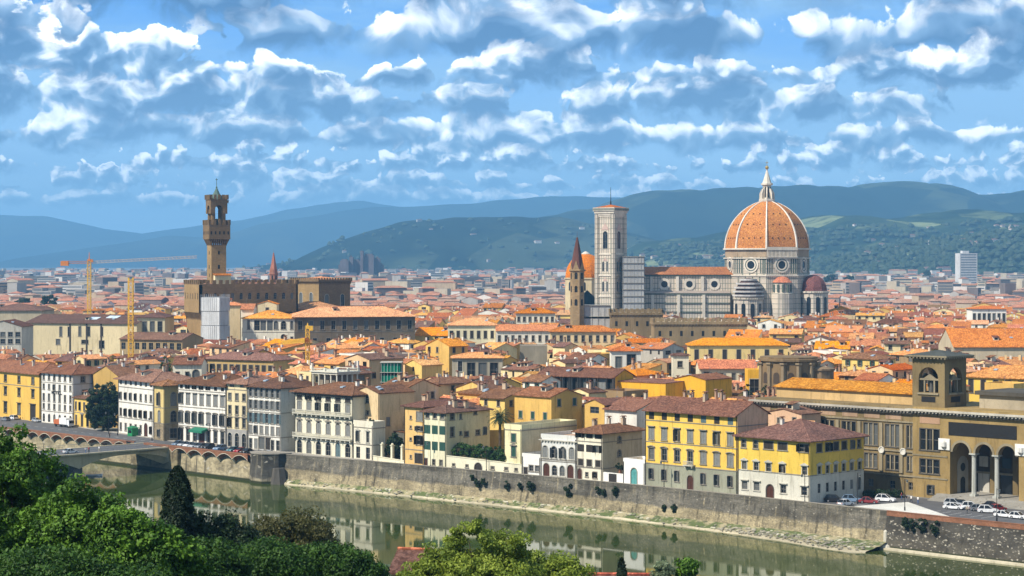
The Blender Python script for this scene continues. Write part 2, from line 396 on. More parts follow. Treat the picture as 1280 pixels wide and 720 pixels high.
# ---- embankment wall : colours of the two courses and the parapet
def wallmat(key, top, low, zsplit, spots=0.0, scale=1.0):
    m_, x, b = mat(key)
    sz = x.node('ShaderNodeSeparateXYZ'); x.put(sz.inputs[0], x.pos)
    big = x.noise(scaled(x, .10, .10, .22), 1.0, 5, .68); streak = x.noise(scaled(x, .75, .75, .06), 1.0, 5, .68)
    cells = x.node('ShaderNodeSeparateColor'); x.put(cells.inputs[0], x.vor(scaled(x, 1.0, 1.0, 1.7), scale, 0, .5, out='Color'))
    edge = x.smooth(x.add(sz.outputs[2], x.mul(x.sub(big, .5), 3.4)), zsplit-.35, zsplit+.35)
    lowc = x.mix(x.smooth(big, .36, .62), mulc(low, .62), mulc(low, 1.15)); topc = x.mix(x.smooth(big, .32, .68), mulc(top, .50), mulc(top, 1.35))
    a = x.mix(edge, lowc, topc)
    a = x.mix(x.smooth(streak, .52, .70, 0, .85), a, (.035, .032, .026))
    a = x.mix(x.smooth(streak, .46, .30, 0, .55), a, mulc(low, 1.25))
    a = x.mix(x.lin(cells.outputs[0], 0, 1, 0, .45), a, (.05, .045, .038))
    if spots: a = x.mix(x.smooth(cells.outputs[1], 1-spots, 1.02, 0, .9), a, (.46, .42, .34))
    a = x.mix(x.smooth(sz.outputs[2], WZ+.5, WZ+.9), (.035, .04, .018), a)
    x.put(b.inputs['Base Color'], a); b.inputs['Roughness'].default_value = .93; b.inputs['Specular IOR Level'].default_value = .1
    bp = x.node('ShaderNodeBump'); bp.inputs['Strength'].default_value = .6; bp.inputs['Distance'].default_value = .25
    x.put(bp.inputs['Height'], x.add(cells.outputs[2], x.mul(big, 2.0))); x.l.new(bp.outputs[0], b.inputs['Normal'])
    return m_
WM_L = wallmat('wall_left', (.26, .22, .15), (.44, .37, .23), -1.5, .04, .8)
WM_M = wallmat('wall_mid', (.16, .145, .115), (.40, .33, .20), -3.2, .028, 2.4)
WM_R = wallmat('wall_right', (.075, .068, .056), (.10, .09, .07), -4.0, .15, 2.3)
BRICK = stone((.27, .125, .072), 'brick', 2.2, .22, .7)
def wall_run(name, a0, a1, m_, label, n_=60, cap=None, zt=1.0, batter=1.6, parm=None, ledge=False):
    t = thing(name, label, 'river wall', R((a0+a1)/2, par_b((a0+a1)/2), WZ))
    inv = Vector(t.location)
    s = MB(); pr = MB(); lg = MB()
    for i in range(n_):
        aa, ac = a0+(a1-a0)*i/n_, a0+(a1-a0)*(i+1)/n_
        P = [R(q, par_b(q)+o_, z)-inv for q in (aa, ac) for o_, z in ((0, .02), (-batter, WZ-1.2), (.45, 0))]
        s.poly([P[0], P[3], P[4], P[1]])
        Q = [[R(q, par_b(q)+o_, z)-inv for q in (aa, ac)] for o_, z in ((-.05, .02), (-.05, zt), (.40, zt), (.40, .02), (-.12, zt), (.46, zt), (.46, zt+.16), (-.12, zt+.16))]
        pr.poly([Q[0][0], Q[0][1], Q[1][1], Q[1][0]]); pr.poly([Q[2][0], Q[2][1], Q[3][1], Q[3][0]])
        for u_, w_ in ((4, 7), (7, 6), (6, 5), (4, 5)): pr.poly([Q[u_][0], Q[u_][1], Q[w_][1], Q[w_][0]], 1)
        if ledge:
            L = [[R(q, par_b(q)-o_, z)-inv for q in (aa, ac)] for o_, z in ((batter-.4, WZ+.42), (batter+1.1, WZ+.36), (batter+1.1, WZ-.5))]
            lg.poly([L[0][0], L[0][1], L[1][1], L[1][0]]); lg.poly([L[1][0], L[1][1], L[2][1], L[2][0]])
    s.build('wall_face', m_, t); pr.build('parapet', [parm or m_, cap or STONE_TRIM], t)
    if ledge: lg.build('ledge', plaster((.60, .53, .38), .2), t)
    return t
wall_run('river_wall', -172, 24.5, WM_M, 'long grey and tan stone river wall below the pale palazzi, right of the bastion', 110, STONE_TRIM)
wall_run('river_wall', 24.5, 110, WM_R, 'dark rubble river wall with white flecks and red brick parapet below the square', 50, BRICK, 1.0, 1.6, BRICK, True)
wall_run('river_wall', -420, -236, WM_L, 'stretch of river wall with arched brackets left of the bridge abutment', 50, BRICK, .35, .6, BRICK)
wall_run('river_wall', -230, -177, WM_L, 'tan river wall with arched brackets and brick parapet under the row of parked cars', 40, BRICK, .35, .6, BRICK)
# brick cornice on small arches that carries the widened road
def arcade(a0, a1, n_, parent_label):
    t = thing('bracket_arcade', parent_label, 'arcade', R((a0+a1)/2, par_b((a0+a1)/2), 0)); inv = Vector(t.location)
    br, wt, dk = MB(), MB(), MB()
    st = (a1-a0)/n_
    def P(a, o, z): return R(a, par_b(a)+o, z)-inv
    for i in range(n_):
        c0 = a0+i*st; N = 8
        zz = lambda q: -2.0+1.35*math.sin(PI*q)**.8
        for j in range(N):
            q0, q1 = j/N, (j+1)/N; A, B = c0+q0*st, c0+q1*st
            br.poly([P(A, -1.5, .35), P(B, -1.5, .35), P(B, -1.5, zz(q1)+.75), P(A, -1.5, zz(q0)+.75)])
            wt.poly([P(A, -1.54, zz(q0)+.85), P(B, -1.54, zz(q1)+.85), P(B, -1.54, zz(q1)+.70), P(A, -1.54, zz(q0)+.70)])
            br.poly([P(A, -1.5, zz(q0)+.75), P(B, -1.5, zz(q1)+.75), P(B, 0.0, zz(q1)-.15), P(A, 0.0, zz(q0)-.15)])
        br.poly([P(c0, -1.5, .35), P(c0+st, -1.5, .35), P(c0+st, 0.0, .35), P(c0, 0.0, .35)])
        wt.poly([P(c0-.5, -1.53, -1.0), P(c0+.5, -1.53, -1.0), P(c0+.16, -.35, -2.6), P(c0-.16, -.35, -2.6)])
        for sgn in (-1, 1): wt.poly([P(c0+.5*sgn, -1.53, -1.0), P(c0+.16*sgn, -.35, -2.6), P(c0+.16*sgn, 0, -1.2)])
    br.build('arch_band', BRICK, t); wt.build('bracket', plaster((.60, .55, .43), .2), t)
    bp_ = MB(); 
    for i in range(40):
        A, B = a0+(a1-a0)*i/40, a0+(a1-a0)*(i+1)/40
        bp_.poly([P(A, -1.55, .3), P(B, -1.55, .3), P(B, -1.55, .62), P(A, -1.55, .62)]); bp_.poly([P(A, -1.55, .62), P(B, -1.55, .62), P(B, -1.05, .62), P(A, -1.05, .62)]); bp_.poly([P(A, -1.05, .62), P(B, -1.05, .62), P(B, -1.05, 0), P(A, -1.05, 0)])
    bp_.build('parapet', BRICK, t)
arcade(-229, -178, 7, 'brick parapet on seven shallow arches with pale brackets beside the parked cars')
arcade(-420, -238, 26, 'long brick parapet on shallow arches left of the concrete bridge')
dk = MB()
for a_, zb in ((-221, -3.6), (-203.5, -6.6), (-192, -5.2)): dk.box(a_-.2, -.1, zb, a_+.2, .12, -1.6)
# bastion at the end of the arcade
t = thing('bastion', 'dark weathered stone bastion where the river wall steps forward', 'bastion', R(-173.5, -21, WZ), ROTU)
s = MB(); pr_ = [(-5, 3.5), (-4.6, -1.2), (-1, -3.2), (3.2, -3.0), (6, .5), (6.4, 4.5)]
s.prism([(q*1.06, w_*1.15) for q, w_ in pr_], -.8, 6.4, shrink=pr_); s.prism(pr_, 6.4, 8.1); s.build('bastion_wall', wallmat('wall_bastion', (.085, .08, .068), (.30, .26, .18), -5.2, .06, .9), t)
s = MB(); s.prism([(q*1.03, w_*1.06) for q, w_ in pr_], 8.1, 8.35); s.build('coping', STONE_TRIM, t)
s = MB(); s.prism([(5.0, -1.6), (6.6, -1.9), (8.4, -.8), (8.8, 1.4), (6.4, 2.6)], -.5, 4.4, shrink=[(5.4, -1), (6.4, -1.2), (7.3, -.4), (7.6, 1.2), (6.4, 2)]); s.build('buttress', STONE_DK, t)
# gravel bank below the middle wall
m_, x, b = mat('river_bank'); f1 = x.noise(x.pos, .18, 5, .65); f2 = x.vor(x.pos, 1.3, 0, .5, out='Color'); fs = x.node('ShaderNodeSeparateColor'); x.put(fs.inputs[0], f2)
a_ = x.mix(x.smooth(f1, .42, .56), (.33, .28, .16), (.085, .11, .03)); a_ = x.mix(x.smooth(fs.outputs[0], .86, 1.0, 0, .8), a_, (.52, .48, .37)); a_ = x.mix(x.smooth(fs.outputs[1], .82, 1.0, 0, .8), a_, (.05, .05, .03))
x.put(b.inputs['Base Color'], a_); b.inputs['Roughness'].default_value = .95; BANK = m_
bk = MB(); rb = random.Random(3)
EA = [-176, -168, -140, -110, -83, -60, -35, -12, 4, 16, 23, 25]; EW = [1.2, 1.8, 2.6, 2.8, 3.0, 3.4, 4.2, 5.6, 8.0, 10.5, 11.5, 9.0]
NB = 150; ROWB = 7
for i in range(NB+1):
    a_ = -176+(25.4+176)*i/NB; wd = float(np.interp(a_, EA, EW))+rb.uniform(-.3, .3)
    for j in range(ROWB+1):
        q = j/ROWB; prof = (WZ+1.5, WZ+1.25, WZ+1.0, WZ+.8, WZ+.6, WZ+.42, WZ+.28, WZ-.5)[j]
        bk.pt(R(a_, par_b(a_)-.9-q*wd, prof+(rb.uniform(-.18, .18) if 0 < j < 6 else 0)))
for i in range(NB):
    for j in range(ROWB):
        k = i*(ROWB+1)+j; bk.f.append([k, k+1, k+ROWB+2, k+ROWB+1]); bk.m.append(1 if j >= 5 else 0)
structure(bk.build('river_bank', [BANK, plaster((.46, .40, .27), .25)], smooth=True))
# loose stones on the bank
st = MB()
for i in range(420):
    a_ = rb.uniform(-18, 24) if i < 300 else rb.uniform(-170, -18); wd = float(np.interp(a_, EA, EW)); q = rb.uniform(.25, .9)
    r = rb.uniform(.10, .34); P_ = R(a_, par_b(a_)-.9-q*wd, WZ+1.35-1.1*q)
    st.lathe([(r*.6, -.1), (r, .1+r*.2), (r*.6, r*.7), (0, r*.8)], 6, 0, 0, rb.random())
    for k in range(len(st.v)-72, len(st.v)):
        v_ = st.v[k]; st.v[k] = (v_[0]*1.4+P_.x, v_[1]+P_.y, v_[2]+P_.z)
structure(st.build('bank_stones', plaster((.44, .40, .31), .25)), 'stuff')
# pointed marker stone at the end of the bank
mk = MB(); mk.lathe([(1.7, 0), (1.5, .5), (.5, 1.0), (.45, 3.4), (.12, 3.7), (0, 3.75)], 10); mp = onz(1107, 684, WZ+.3)
o_ = mk.build('river_marker', plaster((.62, .58, .48), .2), loc=mp); tag(o_, 'pale stone post on a round base at the water edge by the gravel bank', 'marker')
# ---- hills
def hillmat(key, c1, c2, c3, sc):
    m_, x, b = mat(key); f1 = x.noise(x.pos, sc, 6, .66); f2 = x.noise(x.pos, sc*6, 4, .6); v_ = x.node('ShaderNodeSeparateColor'); x.put(v_.inputs[0], x.vor(scaled(x, 1, .45, 1.6), sc*3.2, 0, .5, out='Color'))
    a = x.mix(x.smooth(f1, .40, .58), c1, c2); a = x.mix(x.mul(x.smooth(v_.outputs[0], .55, .8), x.smooth(f1, .36, .56)), a, c3); a = x.mix(x.smooth(f2, .45, .7, 0, .75), a, mulc(c1, .55))
    x.put(b.inputs['Base Color'], a); b.inputs['Roughness'].default_value = .97; b.inputs['Specular IOR Level'].default_value = 0
    return m_
def ridge(D, prof, depth, m_, seed, rough=1.0, front=.55):
    rg = np.random.RandomState(seed); NXr, NYr = 220, 26; s = MB()
    xs = np.array([p[0] for p in prof], float); ys = np.array([p[1] for p in prof], float)
    ph = rg.rand(24)*6.28; fr = rg.rand(24)*.06+.004
    for j in range(NYr+1):
        q = j/NYr                                    # 0 front foot, ~front crest, 1 back foot
        for i in range(NXr+1):
            px = xs[0]+(xs[-1]-xs[0])*i/NXr; Y = D-depth*front+depth*q
            top = z_at(float(np.interp(px, xs, ys)), D)
            sh = (math.sin(PI/2*min(1, q/front))**1.25 if q < front else math.cos(PI/2*(q-front)/(1-front)))
            nz = sum(math.sin(ph[m]+fr[m]*px*(1+.25*m % 3)+q*(3+m*1.7))/(1+m*.35) for m in range(12))*.035*rough
            X = k_of(px)*D*(1+.0*q)
            s.pt((X, Y, max(-8, top*sh*(1+nz*(1-abs(q-front)*.2)*(.35+.65*abs(q-front)/front if q < front else .4))-6)))
    for j in range(NYr):
        for i in range(NXr):
            k = j*(NXr+1)+i; s.f.append([k, k+1, k+NXr+2, k+NXr+1]); s.m.append(0)
    return structure(s.build('hills', m_, smooth=True))
H1 = hillmat('hill_far', (.009, .018, .013), (.015, .027, .018), (.03, .042, .022), .0006)
H2 = hillmat('hill_mid', (.009, .019, .013), (.016, .028, .016), (.055, .07, .035), .0011)
H3 = hillmat('hill_near', (.012, .026, .014), (.034, .054, .022), (.19, .22, .10), .0022)
ridge(20500, [(-500, 262), (-300, 272), (-120, 266), (0, 268), (60, 270), (120, 283), (180, 292), (230, 284), (300, 276), (360, 262), (420, 252), (455, 250), (520, 262), (640, 280), (800, 310)], 5200, H1, 1, .5)
ridge(16800, [(60, 318), (150, 304), (215, 294), (270, 297), (330, 280), (380, 272), (420, 264), (445, 260), (480, 258), (520, 257), (560, 254), (600, 252), (640, 247), (690, 244), (740, 247), (790, 248), (860, 262), (960, 285), (1100, 320)], 4600, H1, 2, .6)
ridge(10200, [(380, 322), (470, 306), (560, 292), (640, 276), (700, 265), (740, 258), (790, 242), (830, 236), (880, 236), (940, 232), (1000, 231), (1060, 232), (1100, 228), (1140, 225), (1165, 226), (1190, 233), (1215, 244), (1250, 241), (1290, 236), (1400, 228), (1600, 250), (1800, 280)], 3600, H2, 3, .8)
ridge(8000, [(330, 330), (380, 322), (410, 306), (440, 295), (470, 285), (500, 278), (540, 271), (600, 269), (660, 268), (700, 270), (740, 278), (790, 292), (850, 306), (920, 322), (980, 330)], 2600, H2, 4, 1.0)
ridge(6900, [(740, 328), (780, 312), (800, 301), (830, 297), (870, 293), (905, 286), (950, 281), (1010, 272), (1040, 268), (1080, 270), (1110, 271), (1150, 265), (1190, 261), (1225, 262), (1260, 266), (1320, 258), (1420, 250), (1560, 262), (1700, 290)], 2500, H3, 5, 1.2, .62)
ridge(5600, [(960, 331), (1010, 324), (1060, 316), (1110, 306), (1170, 296), (1230, 287), (1290, 280), (1400, 274), (1520, 282), (1640, 300)], 1500, H3, 6, 1.3)
# ---- haze : the air of the whole valley
hz = MB(); hz.box(-14000, -200, -11.5, 14000, 25000, 670)
m_ = bpy.data.materials.new('haze'); m_.use_nodes = True; t_ = m_.node_tree; t_.nodes.clear(); x = NT(t_)
pv = x.node('ShaderNodeVolumePrincipled'); pv.inputs['Color'].default_value = (.27, .62, 1.0, 1); pv.inputs['Density'].default_value = 8.0e-5; pv.inputs['Density Attribute'].default_value = ''
pv.inputs['Anisotropy'].default_value = .0
o_ = x.node('ShaderNodeOutputMaterial'); x.l.new(pv.outputs[0], o_.inputs['Volume'])
HAZE = hz.build('haze', m_); HAZE['kind'] = 'stuff'
# ------------------------------------------------------------------ building kit
EXC = []      # footprints already taken: (origin, x axis, y axis, width, depth)
KEEP = []     # picture areas that nearer houses must not cover: (px0, px1, lowest py shown, distance)
WCACHE = {}
RWN = random.Random(21)
PALEGLASS = glass((.10, .105, .10), .35, 'pale_glass')
def op(x, w, zb, zt, **k): return dict(x=x, w=w, zb=zb, zt=zt, **k)
def row(n_, zb, zt, w, m=(0, 0), skip=(), **k):      # n_ evenly spaced openings; zb, zt, w as fractions of the height / metres
    return ('row', n_, zb, zt, w, m, skip, k)
def at(xf, zb, zt, w, **k): return ('at', xf, zb, zt, w, k)
def expand(spec, S, H):
    res = []
    for r in spec:
        if r[0] == 'row':
            _, n_, zb, zt, w_, m, skip, k = r
            for i in range(n_):
                if i in skip: continue
                res.append(op(m[0]+(S-m[0]-m[1])*(i+.5)/n_, w_, zb*H, zt*H, **k))
        else:
            _, xf, zb, zt, w_, k = r; res.append(op(xf*S, w_, max(zb*H, .02), zt*H, **k))
    return [o for o in res if o['x']-o['w']/2 > .1 and o['x']+o['w']/2 < S-.1]
def arc(x, w_, zt, n_=8):
    r = w_/2; return [(x-r*math.cos(PI*i/n_), zt-r+r*math.sin(PI*i/n_)) for i in range(n_+1)]
def facade(mb, m, S, z0, z1, ops, mi, rec=.28):
    ops = sorted([o for o in ops if o['zb'] >= z0-.01 and o['zt'] <= z1+.01], key=lambda o: o['zb'])
    groups = []
    for o in ops:
        if groups and o['zb'] < groups[-1][1]-.001: groups[-1][0].append(o); groups[-1][1] = max(groups[-1][1], o['zt'])
        else: groups.append([[o], o['zt']])
    q = lambda a, b, c, d: mb.poly([m(a, c, 0), m(b, c, 0), m(b, d, 0), m(a, d, 0)], mi)
    cur = z0
    for g_, top in groups:
        bot = min(o['zb'] for o in g_)
        if bot > cur+.001: q(0, S, cur, bot)
        x = 0
        for o in sorted(g_, key=lambda o: o['x']):
            a, b = o['x']-o['w']/2, o['x']+o['w']/2
            if a < x+.02: o['drop'] = 1; continue
            q(x, a, bot, top); x = b
            if o['zb'] > bot+.001: q(a, b, bot, o['zb'])
            if o['zt'] < top-.001: q(a, b, o['zt'], top)
            if o.get('arch'):
                A = arc(o['x'], o['w'], o['zt']); h = len(A)//2
                zs = o['zt']-o['w']/2
                mb.poly([m(a, o['zt'], 0)]+[m(p[0], p[1], 0) for p in reversed(A[:h+1])], mi)
                mb.poly([m(p[0], p[1], 0) for p in A[h:]]+[m(b, o['zt'], 0)], mi)
                path = [(a, o['zb'])]+A+[(b, o['zb'])]
            else: path = [(a, o['zb']), (a, o['zt']), (b, o['zt']), (b, o['zb'])]
            for i in range(len(path)):
                p, p2 = path[i], path[(i+1) % len(path)]
                mb.poly([m(p[0], p[1], 0), m(p2[0], p2[1], 0), m(p2[0], p2[1], rec), m(p[0], p[1], rec)], mi)
        if x < S: q(x, S, bot, top)
        cur = top
    if cur < z1-.001: q(0, S, cur, z1)
SHUT = {'g': GREYSHUT, 'n': GREENSHUT, 'd': DKSHUT, 'b': BLUESHUT, 'w': WOOD, 't': TEAL}
def window_parts(o):
    """meshes of one window: the window itself (pane and sash) and its sub-parts"""
    w_, h = round(o['w'], 2), round(o['zt']-o['zb'], 2)
    if o.get('pale') is None and not o.get('door'):
        o['pale'] = RWN.random() < .22
        if o.get('shut') in ('g', 'gh', 'dh', 'd') and RWN.random() < .22: o['shut'] = o['shut'][0]+('' if len(o['shut']) > 1 else 'h')
        elif not o.get('shut') and not o.get('arch') and w_ < 1.8 and RWN.random() < .16: o['shut'] = RWN.choice(('dh', 'gh', 'g'))
    key = (o.get('pale', 0), w_, h, o.get('arch', 0), o.get('hood', ''), o.get('shut', ''), o.get('sur', 's'), o.get('door', ''), o.get('open', 0), o.get('half', 0))
    if key in WCACHE: return WCACHE[key]
    arch, hood, shut, sur, door = key[3:8]; res = []
    outline = arc(0, w_, h) if arch else [(-w_/2, h), (w_/2, h)]
    p = MB()
    pm = SHUT[door] if door else (PALEGLASS if key[0] else GLASS)
    dpt = .14 if door else .24
    if not key[8]:
        p.poly([(-w_/2, dpt, 0)]+[(x, dpt, z) for x, z in outline]+[(w_/2, dpt, 0)], 0)
        zt = h-(w_/2 if arch else 0)
        for x in (-w_/2+.04, 0, w_/2-.04): p.box(x-.04, dpt-.05, .02, x+.04, dpt-.004, zt, 1)
        for z in (.06, zt*.5, zt-.04): p.box(-w_/2+.09, dpt-.04, z-.04, w_/2-.09, dpt-.002, z+.04, 1)
    sash = SHUT[door] if door else plaster((.24, .22, .19), .15)
    res.append(('door' if door else 'window', p.mesh('door' if door else 'window', [pm, sash])))
    if sur:
        f = MB(); sm = {'s': STONE_TRIM, 'l': STONE_LT, 'k': STONE_DK}[sur]; t = .20 if w_ > .9 else .13; pd = -.07
        zt = h-(w_/2 if arch else 0)
        f.box(-w_/2-t, pd, 0, -w_/2, .02, zt); f.box(w_/2, pd, 0, w_/2+t, .02, zt)
        if not door: f.box(-w_/2-t-.12, pd-.12, -.20, w_/2+t+.12, .02, -.002)
        if arch:
            A = arc(0, w_, h); B = [(x*(1+2*t/w_), zt+(z-zt)*(1+2*t/w_)) for x, z in A]
            for i in range(len(A)-1):
                f.poly([(A[i][0], pd, A[i][1]), (A[i+1][0], pd, A[i+1][1]), (B[i+1][0], pd, B[i+1][1]), (B[i][0], pd, B[i][1])])
                f.poly([(B[i][0], pd, B[i][1]), (B[i+1][0], pd, B[i+1][1]), (B[i+1][0], .02, B[i+1][1]), (B[i][0], .02, B[i][1])])
                f.poly([(A[i][0], pd, A[i][1]), (A[i+1][0], pd, A[i+1][1]), (A[i+1][0], .02, A[i+1][1]), (A[i][0], .02, A[i][1])])
        else: f.box(-w_/2-t, pd, h+.002, w_/2+t, .02, h+t)
        hz_ = h+t+.06
        if hood == 'c': f.box(-w_/2-t-.2, -.42, hz_, w_/2+t+.2, .02, hz_+.20)
        if hood == 't': 
            e = w_/2+t+.22; f.box(-e, -.34, hz_, e, .02, hz_+.13)
            f.poly([(-e, -.34, hz_+.14), (e, -.34, hz_+.14), (0, -.34, hz_+.62)]); f.poly([(-e, -.34, hz_+.14), (0, -.34, hz_+.62), (0, .02, hz_+.62), (-e, .02, hz_+.14)]); f.poly([(e, -.34, hz_+.14), (0, -.34, hz_+.62), (0, .02, hz_+.62), (e, .02, hz_+.14)])
        if hood == 'g':
            e = w_/2+t+.2; N = 6
            for i in range(N):
                c0, c1 = (math.radians(150-120*j/N) for j in (i, i+1)); P = [(e*math.cos(c)/.866, hz_-.30+.9*math.sin(c)*.75) for c in (c0, c1)]
                f.poly([(P[0][0], -.36, P[0][1]), (P[1][0], -.36, P[1][1]), (P[1][0], .02, P[1][1]), (P[0][0], .02, P[0][1])]); f.poly([(P[0][0], -.36, P[0][1]-.2), (P[1][0], -.36, P[1][1]-.2), (P[1][0], -.36, P[1][1]), (P[0][0], -.36, P[0][1])])
                f.poly([(P[0][0], -.36, P[0][1]-.2), (P[1][0], -.36, P[1][1]-.2), (P[1][0], .02, P[1][1]-.2), (P[0][0], .02, P[0][1]-.2)])
        res.append(('frame', f.mesh('frame', sm)))
    if shut:
        c = SHUT[shut[0]]; mode = shut[1:] or 'c'
        zt = h-(w_/2 if arch else 0)+(w_*.28 if arch else 0)
        for sg in (-1, 1):
            s = MB()
            if mode == 'c': x0, x1, y0, y1 = sorted((sg*.02, sg*(w_/2-.02)))+[.05, .10]
            elif mode == 'o': x0, x1, y0, y1 = sorted((sg*(w_/2+.03), sg*(w_+.0)))+[-.135, -.08]
            else: x0, x1, y0, y1 = sorted((sg*(w_/2-.05), sg*(w_/2)))+[-w_*.42, .05]
            s.box(x0, y0, .03, x1, y1, zt)
            nb = 6
            if mode in 'co':
                for j in range(nb): s.box(x0+.05, y0-.025, .03+zt*(j+.2)/nb, x1-.05, y0-.003, .03+zt*(j+.62)/nb)
            res.append(('shutter', s.mesh('shutter', c)))
    WCACHE[key] = res; return res
def add_window(o, m, rz, parent):
    if o.get('drop'): return
    parts = window_parts(o); loc = m(o['x'], o['zb'], 0)
    wd = link(parts[0][0], parts[0][1], parent, loc, rz)
    for nm, me in parts[1:]: link(nm, me, wd)
    if o.get('balc'):
        bw = o['w']*.5+.7; s = MB(); s.box(-bw, -1.0, -.30, bw, .0, -.12, 0); s.box(-bw, -1.0, .78, bw, -.86, .9, 0)
        for i in range(9): x = -bw+.08+(2*bw-.16)*i/8; s.box(x-.05, -.96, -.12, x+.05, -.88, .78, 0)
        for x in (-bw*.7, bw*.7): s.box(x-.12, -.8, -.75, x+.12, .0, -.30, 0)
        s.build('balcony', STONE_LT, wd)
def roof_geo(W_, D, H, kind, pitch, oh, flip=0, og=.25):
    """top faces, gable triangles (side, pts) and the height function"""
    z = lambda d: H+pitch*d+.16
    e = -oh*pitch
    if kind == 'gx':
        r = D/2 if not flip else D*flip
        pr = pitch*(D/2)/r; pb = pitch*(D/2)/(D-r)
        rz = H+pitch*D/2+.16
        F_ = [[(-og, -oh, H-oh*pr+.16), (W_+og, -oh, H-oh*pr+.16), (W_+og, r, rz), (-og, r, rz)], [(-og, r, rz), (W_+og, r, rz), (W_+og, D+oh, H-oh*pb+.16), (-og, D+oh, H-oh*pb+.16)]]
        gab = [('l', [(0, 0, H), (0, r, rz-.14), (0, D, H)]), ('r', [(W_, 0, H), (W_, r, rz-.14), (W_, D, H)])]
        return F_, gab, lambda x, y: H+.16+(pr*y if y < r else pb*(D-y))
    if kind == 'gy':
        r = W_/2; rz = H+pitch*r+.16
        F_ = [[(-oh, -og, H+e+.16), (r, -og, rz), (r, D+og, rz), (-oh, D+og, H+e+.16)], [(r, -og, rz), (W_+oh, -og, H+e+.16), (W_+oh, D+og, H+e+.16), (r, D+og, rz)]]
        gab = [('f', [(0, 0, H), (r, 0, rz-.14), (W_, 0, H)]), ('b', [(0, D, H), (r, D, rz-.14), (W_, D, H)])]
        return F_, gab, lambda x, y: H+.16+pitch*min(x, W_-x)
    if kind == 'shed':
        rz = H+pitch*D
        F_ = [[(-og, -oh, H+e+.16), (W_+og, -oh, H+e+.16), (W_+og, D+.2, rz+.2*pitch+.16), (-og, D+.2, rz+.2*pitch+.16)]]
        gab = [('l', [(0, 0, H), (0, D, rz), (0, D, H)]), ('r', [(W_, 0, H), (W_, D, rz), (W_, D, H)]), ('b', [(0, D, H), (0, D, rz), (W_, D, rz), (W_, D, H)])]
        return F_, gab, lambda x, y: H+.16+pitch*y
    # hip
    c = [(-oh, -oh, H+e+.16), (W_+oh, -oh, H+e+.16), (W_+oh, D+oh, H+e+.16), (-oh, D+oh, H+e+.16)]
    if W_ >= D:
        h = D/2; A, B = (h, h, z(h)), (W_-h, h, z(h))
        F_ = [[c[0], c[1], B, A], [c[2], c[3], A, B], [c[1], c[2], B], [c[3], c[0], A]]
    else:
        h = W_/2; A, B = (h, h, z(h)), (h, D-h, z(h))
        F_ = [[c[0], c[1], A], [c[1], c[2], B, A], [c[2], c[3], B], [c[3], c[0], A, B]]
    if abs(W_-D) < .05: F_ = [[c[i], c[(i+1) % 4], A] for i in range(4)]
    return F_, [], lambda x, y: H+.16+pitch*min(x, W_-x, y, D-y)
CHIM = []
for i, (cw, ch_, m_) in enumerate(((.7, 1.6, plaster((.55, .47, .36))), (.9, 1.3, plaster((.66, .62, .54))), (1.3, 1.7, plaster((.50, .38, .26))), (.55, 2.1, plaster((.36, .24, .16))))):
    s = MB(); s.box(-cw/2, -.35, -1.0, cw/2, .35, ch_, 0); s.box(-cw/2-.1, -.45, ch_, cw/2+.1, .45, ch_+.1, 0)
    for x in (-cw*.22, cw*.22): s.box(x-.12, -.12, ch_+.1, x+.12, .12, ch_+.5, 1)
    s.slab([[(-cw/2-.15, -.5, ch_+.52), (cw/2+.15, -.5, ch_+.52), (cw/2+.15, 0, ch_+.72), (-cw/2-.15, 0, ch_+.72)], [(-cw/2-.15, 0, ch_+.72), (cw/2+.15, 0, ch_+.72), (cw/2+.15, .5, ch_+.52), (-cw/2-.15, .5, ch_+.52)]], .08, 1)
    CHIM.append(s.mesh('chimney', [m_, T_BROWN]))
DORM = []
s = MB(); s.box(-1.0, -.2, -.6, 1.0, 2.4, 1.2, 0); s.box(-.6, -.23, .1, .6, -.2, .95, 2); s.slab([[(-1.3, -.6, 1.22), (1.3, -.6, 1.22), (1.3, 2.6, 1.75), (-1.3, 2.6, 1.75)]], .12, 1); DORM.append(s.mesh('dormer', [plaster((.62, .54, .40)), T_BROWN, GLASS]))
s = MB(); s.slab([[(-.6, -.6, .22), (.6, -.6, .22), (.6, .6, .42), (-.6, .6, .42)]], .3); DORM.append(s.mesh('skylight', plain((.34, .42, .48), .2)))
s = MB(); s.tube((0, 0, -.8), (0, 0, 3.0), .04, .03, 5)
for k in range(4): s.tube((-.7+.1*k, 0, 2.2+.22*k), (.7-.1*k, 0, 2.2+.22*k), .025, .025, 4)
ANT = s.mesh('antenna', plain((.25, .25, .25), .5))
